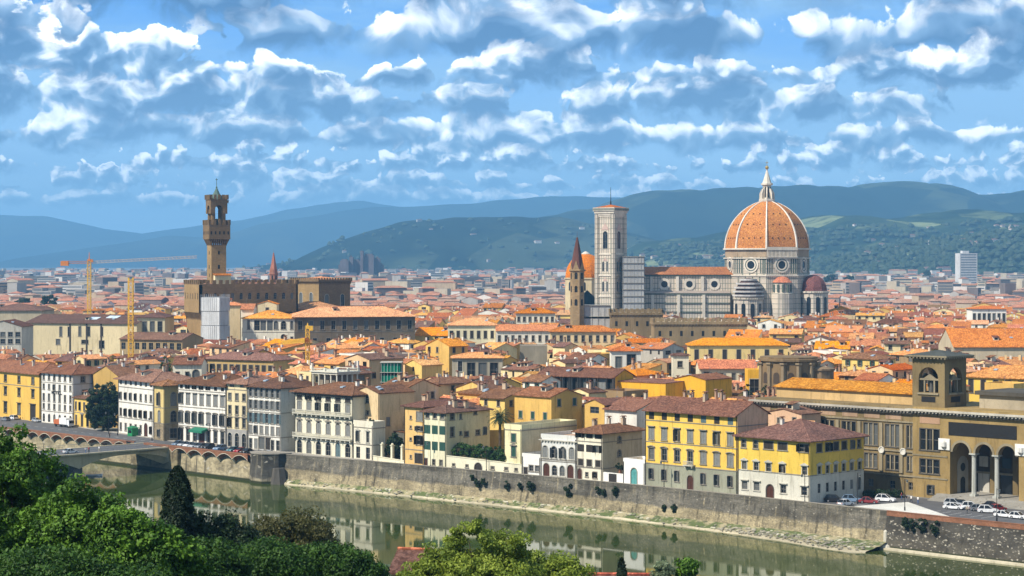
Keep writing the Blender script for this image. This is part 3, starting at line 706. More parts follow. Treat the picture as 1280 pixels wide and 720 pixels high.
def building(name, label, P0, P1, D, H, wall, roof=None, front=(), right=(), left=(), split=None, bands=(), chim=0, group=None, cat='building', side=None, seed=0, frame=None, extras=True, base_z=0.0, keep=None, cornice=None, winparts=True, rightm=None):
    rn = random.Random(sum(map(ord, label))*31+seed)
    P0 = Vector((P0[0], P0[1], base_z)); P1 = Vector((P1[0], P1[1], base_z)); d = (P1-P0); W_ = d.length; rz = math.atan2(d.y, d.x)
    t = thing(name, label, cat, P0, rz, group)
    ax = d.normalized(); ay = Vector((-ax.y, ax.x, 0)); EXC.append((P0.xy, ax.xy, ay.xy, W_, D))
    side = side or wall
    roof = roof or dict(kind='hip', pitch=.36, oh=.8, mat=T_BROWN)
    maps = {'f': (lambda s, z, q: (s, q, z), W_, 0.0), 'r': (lambda s, z, q: (W_-q, s, z), D, PI/2), 'l': (lambda s, z, q: (q, D-s, z), D, -PI/2), 'b': (lambda s, z, q: (W_-s, D-q, z), W_, PI)}
    specs = {'f': expand(front, W_, H), 'r': expand(right, D, H), 'l': expand(left, D, H), 'b': []}
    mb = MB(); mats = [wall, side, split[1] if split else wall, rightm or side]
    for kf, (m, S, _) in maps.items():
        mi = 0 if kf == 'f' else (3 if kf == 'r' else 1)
        if split:
            zs = split[0]*H; facade(mb, m, S, 0, zs, specs[kf], 2); facade(mb, m, S, zs, H, specs[kf], mi)
        else: facade(mb, m, S, 0, H, specs[kf], mi)
    kind = roof['kind']
    if kind == 'flat':
        ph = roof.get('par', .9)
        for (x0, y0, x1, y1) in ((0, 0, W_, .25), (0, D-.25, W_, D), (0, .25, .25, D-.25), (W_-.25, .25, W_, D-.25)): mb.box(x0, y0, H+.001, x1, y1, H+ph, 0)
        w_o = mb.build('wall', mats, t)
        s = MB(); s.box(.25, .25, H-.2, W_-.25, D-.25, H+.05); ro = s.build('roof_terrace', roof.get('mat') or plaster((.40, .33, .27)), t); rf = lambda x, y: H+.05
    else:
        F_, gab, rf = roof_geo(W_, D, H, kind, roof.get('pitch', .36), roof.get('oh', .8), roof.get('flip', 0))
        for sd_, pts in gab: mb.poly(pts, 0 if sd_ == 'f' else (3 if sd_ == 'r' else 1))
        w_o = mb.build('wall', mats, t)
        s = MB(); s.slab(F_, .2, 0)
        # hip and ridge tiles
        for f in F_[:1]:
            a, b = f[2], f[3] if len(f) > 3 else f[2]
            if len(f) > 3: s.tube((a[0], a[1], a[2]+.02), (b[0], b[1], b[2]+.02), .17, .17, 6, 1)
        if kind == 'hip':
            for f in F_:
                if len(f) == 3: s.tube(f[0], f[2], .13, .13, 5, 1); s.tube(f[1], f[2], .13, .13, 5, 1)
        ro = s.build('roof', [roof['mat'], roof.get('ridge', T_TAN if roof['mat'] not in (T_BROWN, T_MAROON) else T_BROWN)], t)
    if cornice:
        s = MB(); cz, chh, pr, cm = cornice
        s.box(-pr, -pr, H*cz, W_+pr, -.002, H*cz+chh); s.box(W_+.002, -.002, H*cz, W_+pr, D, H*cz+chh)
        nd = int(W_/.9)
        for i in range(nd): x = (i+.5)*W_/nd; s.box(x-.18, -pr*.85, H*cz-.34, x+.18, -.003, H*cz-.002)
        s.build('cornice', cm, t)
    for zf in bands:
        s = MB(); z = zf*H if zf < 1.5 else zf; s.box(-.08, -.10, z-.11, W_+.10, -.003, z+.11); s.box(W_+.003, -.003, z-.11, W_+.10, D, z+.11); s.build('string_course', STONE_TRIM, t)
    for kf, (m, S, r_) in maps.items():
        for o in specs[kf]: add_window(o, m, r_, t)
    if group == 'palazzi along the river front':
        for xx in (.18, W_-.18):
            s = MB(); s.tube((xx, -.10, .1), (xx, -.10, H-.05), .075, .075, 6); s.build('drainpipe', DKSHUT, t)
    n_ch = chim
    for i in range(n_ch):
        x, y = rn.uniform(.15, .85)*W_, rn.uniform(.25, .8)*D
        c = link('chimney', rn.choice(CHIM), ro, (x, y, rf(x, y)-.2), rn.choice((0, PI/2)))
    if extras and kind != 'flat' and W_ > 9:
        for i in range(rn.choice((0, 1, 1, 2))):
            x, y = rn.uniform(.2, .8)*W_, rn.uniform(.15, .35)*D; me = rn.choice(DORM)
            q = link(me.name.split('.')[0], me, ro, (x, y, rf(x, y)))
    if extras and rn.random() < .6:
        x, y = rn.uniform(.2, .8)*W_, rn.uniform(.3, .7)*D; link('antenna', ANT, ro, (x, y, rf(x, y)), rn.random()*3)
    if keep: KEEP.append((*keep, P0.y))
    t['_H'] = H
    return t
def hero(name, label, px0, px1, b0, b1, eave, D, wall, at_px=None, **k):
    """palazzo on the river front: photo columns of its front, metres behind the line, photo row of its eaves at px1"""
    P0, P1 = onb(px0, b0), onb(px1, b1)
    H = z_at(eave, P1.y if at_px is None else onb(at_px, b0).y)
    return building(name, label, P0, P1, D, H, wall, **k)
# ------------------------------------------------------------------ the riverfront, left to right
C_YEL = plaster((.72, .45, .095), .12); C_YEL2 = plaster((.70, .47, .12), .12); C_WHITE = plaster((.76, .72, .63), .10); C_CREAM = plaster((.72, .60, .36), .14)
C_BEIGE = plaster((.56, .44, .26), .18); C_GREY = plaster((.33, .31, .26), .18); C_LGREY = plaster((.60, .58, .52), .14); C_PINK = plaster((.66, .43, .27), .12)
C_OCH = plaster((.52, .33, .10), .16); C_ORY = plaster((.70, .45, .17), .12); C_PALE = plaster((.74, .68, .53), .12); C_SAGE = plaster((.30, .30, .22), .16)
C_GOLD = plaster((.74, .40, .035), .10); C_BROWN = plaster((.25, .17, .085), .2); C_TAUPE = plaster((.38, .32, .22), .2)
RB = lambda k='hip', p=.36, oh=.9, m=T_BROWN, **q: dict(kind=k, pitch=p, oh=oh, mat=m, **q)
GF = 'palazzi along the river front'
hero('palazzo', 'yellow three storey palazzo at the left end of the embankment', -34, 50, 4, 0, 467.5, 16, C_YEL, roof=RB(m=T_BROWN),
     front=[row(5, .77, .91, 1.9, sur='k'), row(5, .49, .65, 1.9, hood='c', sur='k'), row(5, .11, .33, 2.2, hood='c', sur='k', skip=(4,)), at(.9, .01, .34, 3.6, door='d', hood='c', sur='k')], bands=(.72,), chim=3, group=GF)
hotel = hero('hotel', 'white five storey hotel with dark lettering across its front', 51.5, 91.5, 0, 0, 467.5, 15, C_WHITE, roof=RB(m=T_BROWN),
     front=[row(6, .845, .965, 1.15, arch=1), row(6, .66, .765, 1.05), row(6, .43, .575, 1.05), row(6, .275, .38, 1.05), row(6, .02, .185, 1.5, arch=1, sur='')],
     right=[row(2, .83, .94, 1.6), row(1, .58, .68, 2.0, m=(1, 7))], bands=(.80, .235), chim=3, side=plaster((.52, .52, .50), .12), rightm=plaster((.56, .56, .55), .12), group=GF)  # side walls greyed: the shade on them is put into the colour
hero('house', 'small yellow house between the white hotel and the dark tree', 92.5, 113, -1, -2, 499, 9, C_YEL2, roof=RB(p=.3, oh=.5, m=T_MAROON),
     front=[row(4, .58, .86, .95, shut='d'), at(.5, .02, .42, 1.3, door='d', hood='t'), at(.14, .05, .40, 1.0), at(.86, .05, .40, 1.0)], bands=(.5,), group=GF)
hero('house', 'ochre gabled house rising behind the dark tree', 116, 149, 7, 5, 471, 10, C_OCH, roof=RB('gy', .34, .5, T_BROWN), front=[row(3, .7, .82, 1.0)], chim=1, group=GF)
hero('palazzo', 'white palazzo with seven bays right of the dark tree', 148, 192, -5, -7.5, 476.5, 15, C_WHITE, roof=RB(m=T_BROWN, oh=1.2),
     front=[row(7, .885, .985, 1.45, sur=''), row(7, .625, .745, 1.1, sur='s'), row(7, .325, .455, 1.35, shut='dh'), row(7, .06, .19, 1.1, skip=(5,)), at(.785, .005, .235, 1.9, arch=1, door='w', sur='k')],
     bands=(.845, .57, .29), chim=3, group=GF)
hero('palazzo', 'ochre corner palazzo with tall arched windows and a rough stone base', 192.5, 205.5, -10.5, -11.5, 481, 6.2, plaster((.60, .46, .19), .15), roof=RB(m=T_BROWN, oh=1.1),
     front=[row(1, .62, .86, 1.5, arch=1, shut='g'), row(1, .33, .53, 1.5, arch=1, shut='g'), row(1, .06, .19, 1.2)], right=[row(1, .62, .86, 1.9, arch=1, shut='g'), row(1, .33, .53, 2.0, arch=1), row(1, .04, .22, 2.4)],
     split=(.30, stone((.30, .24, .15), 'rustica', 1.0)), rightm=plaster((.40, .31, .14), .2), bands=(.585, .305), group=GF, extras=False)  # right wall in a darker ochre copy, its shade put into the colour
sa6 = hero('palazzo', 'white seven bay palazzo with a green awning over its door', 222.5, 282.5, -9.5, -9, 482.5, 16, C_WHITE, roof=RB(m=T_MAROON),
     front=[row(7, .905, .97, 1.5, shut='dh', sur=''), row(7, .655, .825, 1.7, shut='g', hood='c'), row(7, .33, .51, 1.7, shut='gh', hood='g'), row(7, .03, .235, 1.7, hood='g', skip=(3,)), at(.5, .005, .24, 2.6, door='w')],
     bands=(.885, .60, .28), chim=3, group=GF)
hero('palazzo', 'narrow cream house with a grey arched ground floor', 283, 309.5, -9, -8.5, 479.5, 14, C_CREAM, roof=RB(m=T_BROWN),
     front=[row(2, .93, .985, 2.2, sur=''), row(3, .725, .835, 1.35), row(3, .51, .645, 1.35), row(3, .31, .45, 1.4, hood='t'), row(3, .005, .225, 1.9, arch=1, sur='l')], split=(.28, plaster((.36, .34, .31))), bands=(.895, .47), chim=2, group=GF)
hero('palazzo', 'tall white palazzo with grey open shutters at the end of the parked cars', 310, 351, -8.5, -8, 484.5, 15.5, C_WHITE, roof=RB(m=T_MAROON),
     front=[row(6, .83, .97, 1.3, shut='go'), row(6, .64, .775, 1.3, shut='go'), row(6, .425, .575, 1.3, shut='bo'), row(6, .255, .375, 1.3, shut='g'), row(6, .01, .17, 1.5, sur='l', skip=(2, 3)), at(.42, .01, .2, 2.6), at(.62, .01, .2, 2.2, door='d')],
     right=[row(1, .78, .88, 2.0), row(1, .58, .70, 2.2), row(1, .33, .46, 2.2), row(1, .12, .27, 2.2)], rightm=C_LGREY, bands=(.60, .22), chim=3, group=GF)  # white house, right wall painted grey to carry its shade
wall9 = plaster((.70, .65, .49), .12)
a9 = hero('palazzo', 'cream palazzo with two long balconies and a rooftop loggia', 368.5, 441, -7, -6, 493, 17, wall9, roof=RB(m=T_MAROON, oh=1.2, p=.26),
     front=[row(6, .87, .985, 1.9, sur='k', shut='d'), row(6, .70, .835, 1.75, shut='g'), row(6, .345, .53, 1.75, arch=1, shut='g', hood='t'), row(6, .01, .225, 2.1, arch=1, sur='l', skip=(4,)), at(.75, .005, .23, 2.0, arch=1, door='b', sur='l')],
     bands=(.60, .245), cornice=(.955, .25, .7, STONE_DK), chim=2, group=GF)
W9 = (onb(441, -6)-onb(368.5, -7)).length; H9 = a9['_H']
for zf, ov in ((.655, 1.1), (.285, 1.0)):
    s = MB(); s.box(0, -ov, zf*H9-.25, W9, -.12, zf*H9, 0); s.box(0, -ov, zf*H9+.85, W9, -ov+.18, zf*H9+1.0, 0)
    for i in range(60): x = .1+(W9-.2)*i/59; s.box(x-.07, -ov+.03, zf*H9, x+.07, -ov+.14, zf*H9+.85, 0)
    for i in range(13): x = .3+(W9-.6)*i/12; s.box(x-.15, -ov+.1, zf*H9-.8, x+.15, -.12, zf*H9-.252, 0)
    s.build('balcony', plaster((.56, .53, .43), .12), a9)
def loggia(px0, px1, b0, y_base, y_top, D, parent, xf):
    """square belvedere with columns and balustrade, a part of the palazzo below it"""
    P = onb(px0, b0); W_ = (onb(px1, b0)-P).length; z0 = z_at(y_base, P.y); z1 = z_at(y_top, P.y); h = z1-z0
    inv = parent.matrix_basis.inverted() if False else None
    ox, oy = xf; lm = plaster((.66, .62, .50), .12)
    s = MB(); s.box(ox-.3, oy-.3, z0-1.6, ox+W_+.3, oy+D+.3, z0+.5); base = s.build('loggia', lm, parent)
    for i in range(5):
        for sd_ in (0, 1, 2):
            s = MB(); x, y = [(ox+.4+(W_-.8)*i/4, oy+.4), (ox+W_-.4, oy+.4+(D-.8)*i/4), (ox+.4+(W_-.8)*i/4, oy+D-.4)][sd_]
            if sd_ == 1 and i in (0, 4): continue
            s.box(x-.34, y-.34, z0+.5, x+.34, y+.34, z0+.9); s.lathe([(.27, z0+.9), (.23, z0+h*.78)], 8, x, y); s.box(x-.34, y-.34, z0+h*.78, x+.34, y+.34, z0+h*.80)
            s.build('column', lm, base)
    s = MB(); s.box(ox-.1, oy+.1, z0+h*.80, ox+W_+.1, oy+D+.1, z0+h*.90); s.box(ox-.5, oy-.3, z0+h*.90, ox+W_+.5, oy+D+.5, z0+h*.95); s.build('entablature', lm, base)
    s = MB()
    for (x0, y0, x1, y1) in ((ox, oy, ox+W_, oy+.14), (ox+W_-.14, oy+.15, ox+W_, oy+D), (ox, oy+D-.14, ox+W_-.15, oy+D)): s.box(x0, y0, z1+.35, x1, y1, z1+.5)
    for i in range(18): x = ox+.1+(W_-.2)*i/17; s.box(x-.06, oy+.03, z0+h*.95, x+.06, oy+.13, z1+.35)
    for i in range(16): y = oy+.2+(D-.4)*i/15; s.box(ox+W_-.13, y-.06, z0+h*.95, ox+W_-.02, y+.06, z1+.35)
    for x, y in ((ox, oy), (ox+W_/2, oy), (ox+W_-.4, oy), (ox+W_-.4, oy+D/2), (ox+W_-.4, oy+D-.4)): s.box(x-.1, y-.1, z0+h*.95, x+.5, y+.5, z1+.7)
    s.build('balustrade', lm, base)
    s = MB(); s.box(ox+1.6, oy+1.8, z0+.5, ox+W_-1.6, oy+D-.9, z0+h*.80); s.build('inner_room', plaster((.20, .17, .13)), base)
loggia(394, 424.5, 2.5, 487, 462, 8.6, a9, ((onb(394, 3)-onb(368.5, -7)).dot(R(1, 0)-R(0, 0)), 9.0))
hero('house', 'low white house with a flower terrace in front of the beige gable', 441.5, 466, -6, -6, 532, 4.5, C_PALE, roof=dict(kind='flat', par=1.1),
     front=[row(2, .50, .80, 1.2, hood='t', sur='l'), row(2, .03, .36, 1.7, sur='')], bands=(.92, .44), group=GF, extras=False)
hero('house', 'tall beige gabled house with an arched attic window beside the loggia palazzo', 441.5, 474, -1.3, -1.3, 492, 13, plaster((.64, .48, .27), .16), roof=RB('gy', .30, .3, T_MAROON),
     front=[at(.52, .84, .97, 2.0, arch=1), at(.55, .66, .72, 1.0), at(.35, .78, .80, 1.6, sur='')], right=[row(2, .5, .62, 1.0)], group=GF)
hero('house', 'pale grey house with a beige gable above the walled garden', 474.5, 509.5, 14, 14, 485, 12, C_LGREY, roof=RB('gx', .34, .5, T_MAROON), rightm=plaster((.62, .50, .29), .18),
     front=[at(.35, .80, .90, 2.4), at(.62, .82, .88, .8), at(.9, .78, .93, 1.7, shut='g'), at(.35, .55, .68, 1.4), at(.62, .56, .63, .8)], right=[at(.8, .82, .92, 1.2)], bands=(.30,), chim=3, group=GF)
hero('house', 'orange yellow house with brown roof beside the green shuttered house', 505.5, 529.4, -7, -6.6, 508.5, 19, C_ORY, roof=RB('hip', .30, .8, T_MAROON),
     front=[at(.80, .76, .91, 2.3, shut='gh'), at(.80, .59, .67, 2.2, shut='gh'), at(.80, .36, .51, 2.5, shut='d'), at(.75, .04, .21, 2.8, door='d'), at(.34, .78, .83, .6), at(.34, .62, .665, .6), at(.34, .42, .465, .6), at(.34, .12, .17, .6)],
     bands=(.27,), chim=4, group=GF)
hero('house', 'pale cream house with long green shutters on two floors', 529.7, 557.5, -7.5, -7, 515.5, 17, plaster((.74, .69, .47), .12), roof=RB('hip', .34, .8, T_MAROON),
     front=[row(3, .875, .975, 1.3), row(3, .60, .755, 2.2, shut='n', sur=''), row(3, .315, .47, 2.2, shut='n', sur=''), at(.1, .01, .16, 1.1, door='w'), at(.45, .05, .15, 1.0), at(.78, .05, .15, 1.0)],
     right=[at(.14, .86, .975, 1.5), at(.14, .56, .73, 1.4), at(.33, .86, .95, .8), at(.33, .58, .64, .8), at(.66, .92, .985, 1.1), at(.46, .54, .63, 1.6), at(.72, .55, .64, 1.5), at(.88, .55, .68, 1.0)], rightm=plaster((.66, .58, .35), .16), chim=3, group=GF)
# garden walls, hedge, palm terrace
def wallthing(name, label, px0, px1, b0, b1, top0, top1, wallm, th=.5, ops=(), cap=None, cat='wall'):
    P0, P1 = onb(px0, b0), onb(px1, b1); d = P1-P0; W_ = d.length; t = thing(name, label, cat, P0, math.atan2(d.y, d.x)); h0 = z_at(top0, P0.y); h1 = z_at(top1, P1.y); H = min(h0, h1)
    mb = MB(); oo = expand(ops, W_, H); facade(mb, lambda s, z, q: (s, q, z), W_, 0, H, oo, 0); mb.poly([(0, 0, H), (W_, 0, H), (W_, 0, h1), (0, 0, h0)])
    mb.poly([(0, th, 0), (W_, th, 0), (W_, th, h1), (0, th, h0)]); mb.poly([(0, 0, h0), (W_, 0, h1), (W_, th, h1), (0, th, h0)]); mb.poly([(0, 0, 0), (0, th, 0), (0, th, h0), (0, 0, h0)]); mb.poly([(W_, 0, 0), (W_, th, 0), (W_, th, h1), (W_, 0, h1)])
    mb.build('wall_face', wallm, t)
    if cap:
        s = MB(); s.slab([[(-.05, -.12, h0+.14), (W_+.05, -.12, h1+.14), (W_+.05, th+.12, h1+.14), (-.05, th+.12, h0+.14)]], .13); s.build('coping', cap, t)
    for o in oo: add_window(o, lambda s, z, q: (s, q, z), 0, t)
    EXC.append((P0.xy, d.normalized().xy, Vector((-d.y, d.x)).normalized(), W_, th)); return t
CW = plaster((.74, .69, .50), .12)
wallthing('garden_wall', 'cream garden wall with a dark arched gate under the hedge', 558, 652, -7, -3.2, 570, 581, CW, .5, [at(.10, .35, .62, .9), at(.28, .35, .62, .9), at(.43, .03, .90, 2.6, arch=1, door='d', sur='l'), at(.62, .35, .62, 1.0), at(.80, .35, .62, 1.0), at(.93, .35, .62, .9)], CW)
wallthing('garden_wall', 'low cream wall with pale posts before the dark garden', 466.5, 505, -6.3, -7, 570, 576.5, CW, .4, [], CW)
for i, px in enumerate((478, 490.5, 503)):
    s = MB(); s.box(-.35, -.35, 0, .35, .35, 4.6, 0); s.box(-.5, -.5, 4.6, .5, .5, 4.8, 0); s.lathe([(.3, 4.8), (.38, 5.0), (.2, 5.25), (0, 5.3)], 8)
    tag(s.build('gate_post', CW, loc=onb(px, -5.6), rz=ROTU), ('pale garden gate post nearest the white terrace house', 'middle pale gate post of the dark garden', 'pale gate post nearest the orange yellow house')[i], 'post', 'gate posts of the dark garden')
wallthing('garden_house', 'dark garden wall with a window behind the gate posts', 467, 505, 4, 4, 536, 541, plaster((.13, .125, .10), .2), 6, [at(.22, .45, .75, 1.4), at(.22, .1, .3, 1.6), at(.6, .1, .6, 2.2)], T_MAROON, 'house')
hero('house', 'pale yellow tower house with green shutters and a balustraded terrace', 630, 652, -3.4, -3, 536, 22, plaster((.74, .67, .40), .12), roof=dict(kind='flat', par=1.0), rightm=plaster((.62, .52, .33), .16),
     front=[at(.55, .70, .88, 1.5, shut='n'), at(.55, .38, .60, 1.5, shut='n', hood='t')], bands=(.96,), group=GF, extras=False)
hero('house', 'low white house with a pergola terrace left of the pointed window house', 652.5, 675.5, -3, -2.5, 572, 10, plaster((.77, .75, .68), .08), roof=dict(kind='flat', par=.8), front=[at(.2, .03, .42, 1.2, door='d'), at(.5, .25, .55, 1.3), at(.83, .25, .55, 1.3)], group=GF, extras=False)
hero('house', 'small pale grey palazzo with pointed windows and two red arched doors', 676, 720.3, -2.5, -1, 549.5, 13, plaster((.66, .65, .60), .10), roof=dict(kind='flat', par=.9, mat=plaster((.45, .30, .2))),
     front=[row(4, .50, .80, 1.7, arch=1, shut='g', sur='l'), at(.16, .005, .36, 2.0, arch=1, door='w', sur='l'), at(.39, .06, .32, 1.6, arch=1, sur='l'), at(.61, .06, .32, 1.6, arch=1, sur='l'), at(.84, .005, .36, 2.0, arch=1, door='w', sur='l')],
     bands=(.42, .46), cornice=(.93, .25, .4, STONE_LT), group=GF, extras=False)
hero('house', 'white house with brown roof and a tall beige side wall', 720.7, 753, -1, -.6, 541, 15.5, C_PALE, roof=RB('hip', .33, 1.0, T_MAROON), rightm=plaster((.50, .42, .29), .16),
     front=[row(3, .865, .975, 2.2, shut='d', sur=''), row(3, .585, .735, 2.2, shut='dh', sur=''), row(3, .30, .43, 1.6, shut='d'), at(.12, .02, .24, 1.4, arch=1, door='w'), at(.4, .08, .17, .9), at(.72, .07, .19, 1.2)],
     right=[at(.42, .76, .90, 1.5, arch=1), at(.42, .48, .62, 1.5, arch=1)], bands=(.80, .27), chim=3, group=GF)
hero('gatehouse', 'small white gatehouse with an arched turquoise door', 779, 806, -.2, -.2, 579, 7, plaster((.80, .78, .72), .06), roof=dict(kind='flat', par=.8), front=[at(.5, .03, .74, 2.0, arch=1, door='t', sur='s')], group=GF, extras=False)
wallthing('garden_wall', 'white wall with a brown gate beside the gatehouse', 754, 778.8, -.5, -.3, 590, 592.5, plaster((.78, .75, .68), .08), .4, [at(.48, .02, .92, 2.6, door='d', sur='')])
hero('palazzo', 'yellow palazzo with a central balcony and grey ground floor', 806.5, 921.5, 0, 0, 519, 11.5, plaster((.78, .51, .10), .10), roof=RB('gx', .46, 1.0, T_MAROON), rightm=C_PINK,
     front=[row(7, .872, .985, 1.7, sur='', shut='d', skip=(4, 6)), at(4.5/7, .872, .985, 1.7, sur='', shut='b'), at(6.5/7, .872, .985, 1.7, sur='', shut='b'), row(7, .615, .765, 1.6, shut='g', hood='c'), row(7, .355, .505, 1.65, hood='g', skip=(3,)), at(.5, .335, .505, 1.6, hood='g', balc=1),
            row(7, .105, .24, 1.25, skip=(3,), shut='gh'), at(.5, .005, .20, 1.9, arch=1, door='w', sur='s')],
     split=(.302, C_SAGE), bands=(.86, .585, .307), chim=2, group=GF)
hero('palazzo', 'long yellow corner palazzo with white lower floors beside the parked cars', 922.2, 1012.3, 0, 0, 550.5, 20.5, plaster((.70, .48, .085), .12), roof=RB('hip', .34, 1.0, T_MAROON),
     front=[at(.085, .80, .93, 1.3), at(.255, .80, .93, 1.3), at(.435, .81, .93, 2.6, shut='d'), at(.63, .81, .93, 2.6, shut='d'), at(.915, .81, .93, 2.6, shut='d'),
            *[at(xf, .45, .575, 1.4, hood='t', sur='l') for xf in (.095, .262, .435, .63, .93)], *[at(xf, .125, .255, 1.6, hood='c', sur='l') for xf in (.10, .27, .64, .925)], at(.455, .01, .24, 2.1, arch=1, door='w', sur='k')],
     right=[*[at(xf, .80, .93, w_, shut='d') for xf, w_ in ((.17, 1.9), (.33, 1.9), (.48, 1.9), (.63, 1.9))], at(.78, .80, .93, 1.2), at(.91, .80, .93, 1.2), *[at(.17+.15*i, .45, .575, 1.3, hood='t', sur='l') for i in range(6)], *[at(.17+.15*i, .15, .30, 1.1, sur='') for i in range(5)], at(.92, .12, .33, 1.2, arch=1, sur='')],
     split=(.435, plaster((.60, .57, .47), .12)), bands=(.44,), chim=1, group=GF, extras=False)
# rooftop glass lantern of the corner palazzo
# lettering on the hotel front
Wh = (onb(91.5, 0)-onb(51.5, 0)).length
GL = {'H': [(0, 0, .26, 1), (.74, 0, 1, 1), (.26, .39, .74, .61)], 'O': [(0, 0, .26, 1), (.74, 0, 1, 1), (.26, 0, .74, .2), (.26, .8, .74, 1)], 'T': [(0, .78, 1, 1), (.36, 0, .64, .78)], 'E': [(0, 0, .28, 1), (.28, 0, 1, .2), (.28, .4, .85, .6), (.28, .8, 1, 1)], 'L': [(0, 0, .28, 1), (.28, 0, 1, .2)]}
s = MB(); lw, lh, zl = 1.0, 1.05, hotel['_H']*.617-.62
for i, ch in enumerate('HOTEL'):
    for x0, z0, x1, z1 in GL[ch]: xo = Wh*.5-3.2+1.3*i; s.box(xo+x0*lw, -.16, zl+z0*lh, xo+x1*lw, -.02, zl+z1*lh)
s.build('lettering', DARK, hotel)
# awning of the white palazzo
W6 = (onb(282.5, -9)-onb(222.5, -9.5)).length; H6 = sa6['_H']; s = MB()
s.slab([[(W6*.5-3.2, -2.4, H6*.235), (W6*.5+3.2, -2.4, H6*.235), (W6*.5+3.2, -.05, H6*.275), (W6*.5-3.2, -.05, H6*.275)]], .12); s.box(W6*.5-3.2, -2.45, H6*.195, W6*.5+3.2, -2.401, H6*.235)
for sg in (-1, 1): s.poly([(W6*.5+3.2*sg, -2.4, H6*.195), (W6*.5+3.2*sg, -2.4, H6*.235), (W6*.5+3.2*sg, -.05, H6*.275), (W6*.5+3.2*sg, -.05, H6*.235)])
s.build('awning', plain((.02, .16, .09), .7), sa6)
# ------------------------------------------------------------------ bridge with its abutment
DECKM = plaster((.44, .37, .24), .18)
t = thing('bridge', 'pale concrete road bridge reaching the embankment from the left', 'bridge', R(-233, -20, 0), ROTU)
wd_ = 16.0                                      # local x along the quay, -y towards the south bank
L_ = 100
dk_, par, pier = MB(), MB(), MB()
NS = 20
def arch_z(q): return -2.6-2.4*(abs(q-.5)*2)**2
spans = [(0, -33), (-33, -67), (-67, -100)]
for y0, y1 in spans:
    for i in range(NS):
        q0, q1 = i/NS, (i+1)/NS; A, B = y0+(y1-y0)*q0, y0+(y1-y0)*q1; zl0, zl1 = -1.2-3.0*(abs(q0-.5)*2)**2.4, -1.2-3.0*(abs(q1-.5)*2)**2.4
        for x in (0, wd_): dk_.poly([(x, A, -.25), (x, B, -.25), (x, B, zl1), (x, A, zl0)])
        dk_.poly([(0, A, zl0), (0, B, zl1), (wd_, B, zl1), (wd_, A, zl0)])
    if y1 > -99: s = MB(); s.box(.6, y1-1.4, -10, wd_-.6, y1+1.4, -4.0); s.build('pier', STONE_DK, t)
dk_.poly([(0, 0, -.25), (0, -L_, -.25), (wd_, -L_, -.25), (wd_, 0, -.25)])
dk_.build('span', DECKM, t)
for x0, x1 in ((-.9, .35), (wd_-.35, wd_+.9)):
    s = MB(); s.box(x0, -L_, -.24, x1, .0, .16); s.build('edge_beam', DECKM, t)
s = MB(); s.box(.36, -L_, -.24, wd_-.36, .0, .02); s.build('road_surface', ASPHALT, t)
for x in (-.6, wd_+.6):
    s = MB(); s.tube((x, -L_, 1.1), (x, 0, 1.1), .05, .05, 5); s.tube((x, -L_, .65), (x, 0, .65), .03, .03, 4)
    for i in range(51): s.tube((x, -2*i, .16), (x, -2*i, 1.1), .03, .03, 4)
    s.build('railing', plain((.20, .21, .2), .5), t)
ab_ = MB(); ab_.box(-3.0, -3.0, -10, wd_+5, 6.0, -.05); ab_.build('abutment', wallmat('wall_abut', (.24, .19, .11), (.28, .23, .13), -3, .03, .9), t)
s = MB(); s.poly([(wd_+1.0, -3.05, -.25), (wd_+1.0, -13, -.6), (wd_-2.0, -13, -1.4), (wd_-2.0, -3.05, -5.0)]); s.poly([(wd_+1.0, -3.05, -.25), (wd_-2.0, -3.05, -5.0), (wd_+1.0, -3.05, -4.0)]); s.build('haunch', DECKM, t)
# ------------------------------------------------------------------ national library beside the square
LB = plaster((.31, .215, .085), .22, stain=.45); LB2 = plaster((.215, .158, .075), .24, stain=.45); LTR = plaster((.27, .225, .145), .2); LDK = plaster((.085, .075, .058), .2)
A0, B0 = ab(onb(1141, 29)); lib = thing('library', 'long brown stone library with a portico of three arches and a belvedere tower', 'library', R(A0, 29), ROTU)
def la(px, b=29): return ab(onb(px, b))[0]-A0
HL = 20.9; EXC.append(((R(A0-48, 29)).xy, U, V, 110, 32)); KEEP.append((975, 1280, 640, 470)); KEEP.append((1136, 1207, 480, 474))
M = lambda s, z, q: (s, q, z)
def sub(name, parent, mats, fn, smooth=False): s = MB(); fn(s); return s.build(name, mats, parent, smooth)
# main block front with its three arches
XR = 62.0; a_l, a_r = la(1187.5), la(1273.5); pit = (a_r-a_l)/3; spr = 11.1; fl = 1.3
mb = MB()
o_w = [op((la(1150)+la(1174))/2, la(1174)-la(1150), 11.0, 15.9, sur='k'), op((la(1150)+la(1174))/2, la(1174)-la(1150), 5.6, 8.9, sur='k'), op((la(1150)+la(1174))/2+.4, 1.6, 1.0, 2.9, sur='k')]
facade(mb, M, a_l-.55, 0, HL, o_w, 0)
q = lambda x0, x1, z0, z1: mb.poly([(x0, 0, z0), (x1, 0, z0), (x1, 0, z1), (x0, 0, z1)])
ar = pit/2-.75; top = spr+ar
for i in range(3):
    c = a_l+pit*(i+.5); N = 12; A = [(c-ar*math.cos(PI*j/N), spr+ar*math.sin(PI*j/N)) for j in range(N+1)]
    mb.poly([(c-pit/2, 0, top), (c-pit/2, 0, spr)]+[(p[0], 0, p[1]) for p in A[:N//2+1]]); mb.poly([(c+pit/2, 0, spr), (c+pit/2, 0, top)]+[(p[0], 0, p[1]) for p in A[N//2:]][:1]+[(p[0], 0, p[1]) for p in A[N//2+1:]])
    for j in range(N): mb.poly([(A[j][0], 0, A[j][1]), (A[j+1][0], 0, A[j+1][1]), (A[j+1][0], 1.5, A[j+1][1]), (A[j][0], 1.5, A[j][1])])
    for x in (c-pit/2, c+pit/2): pass
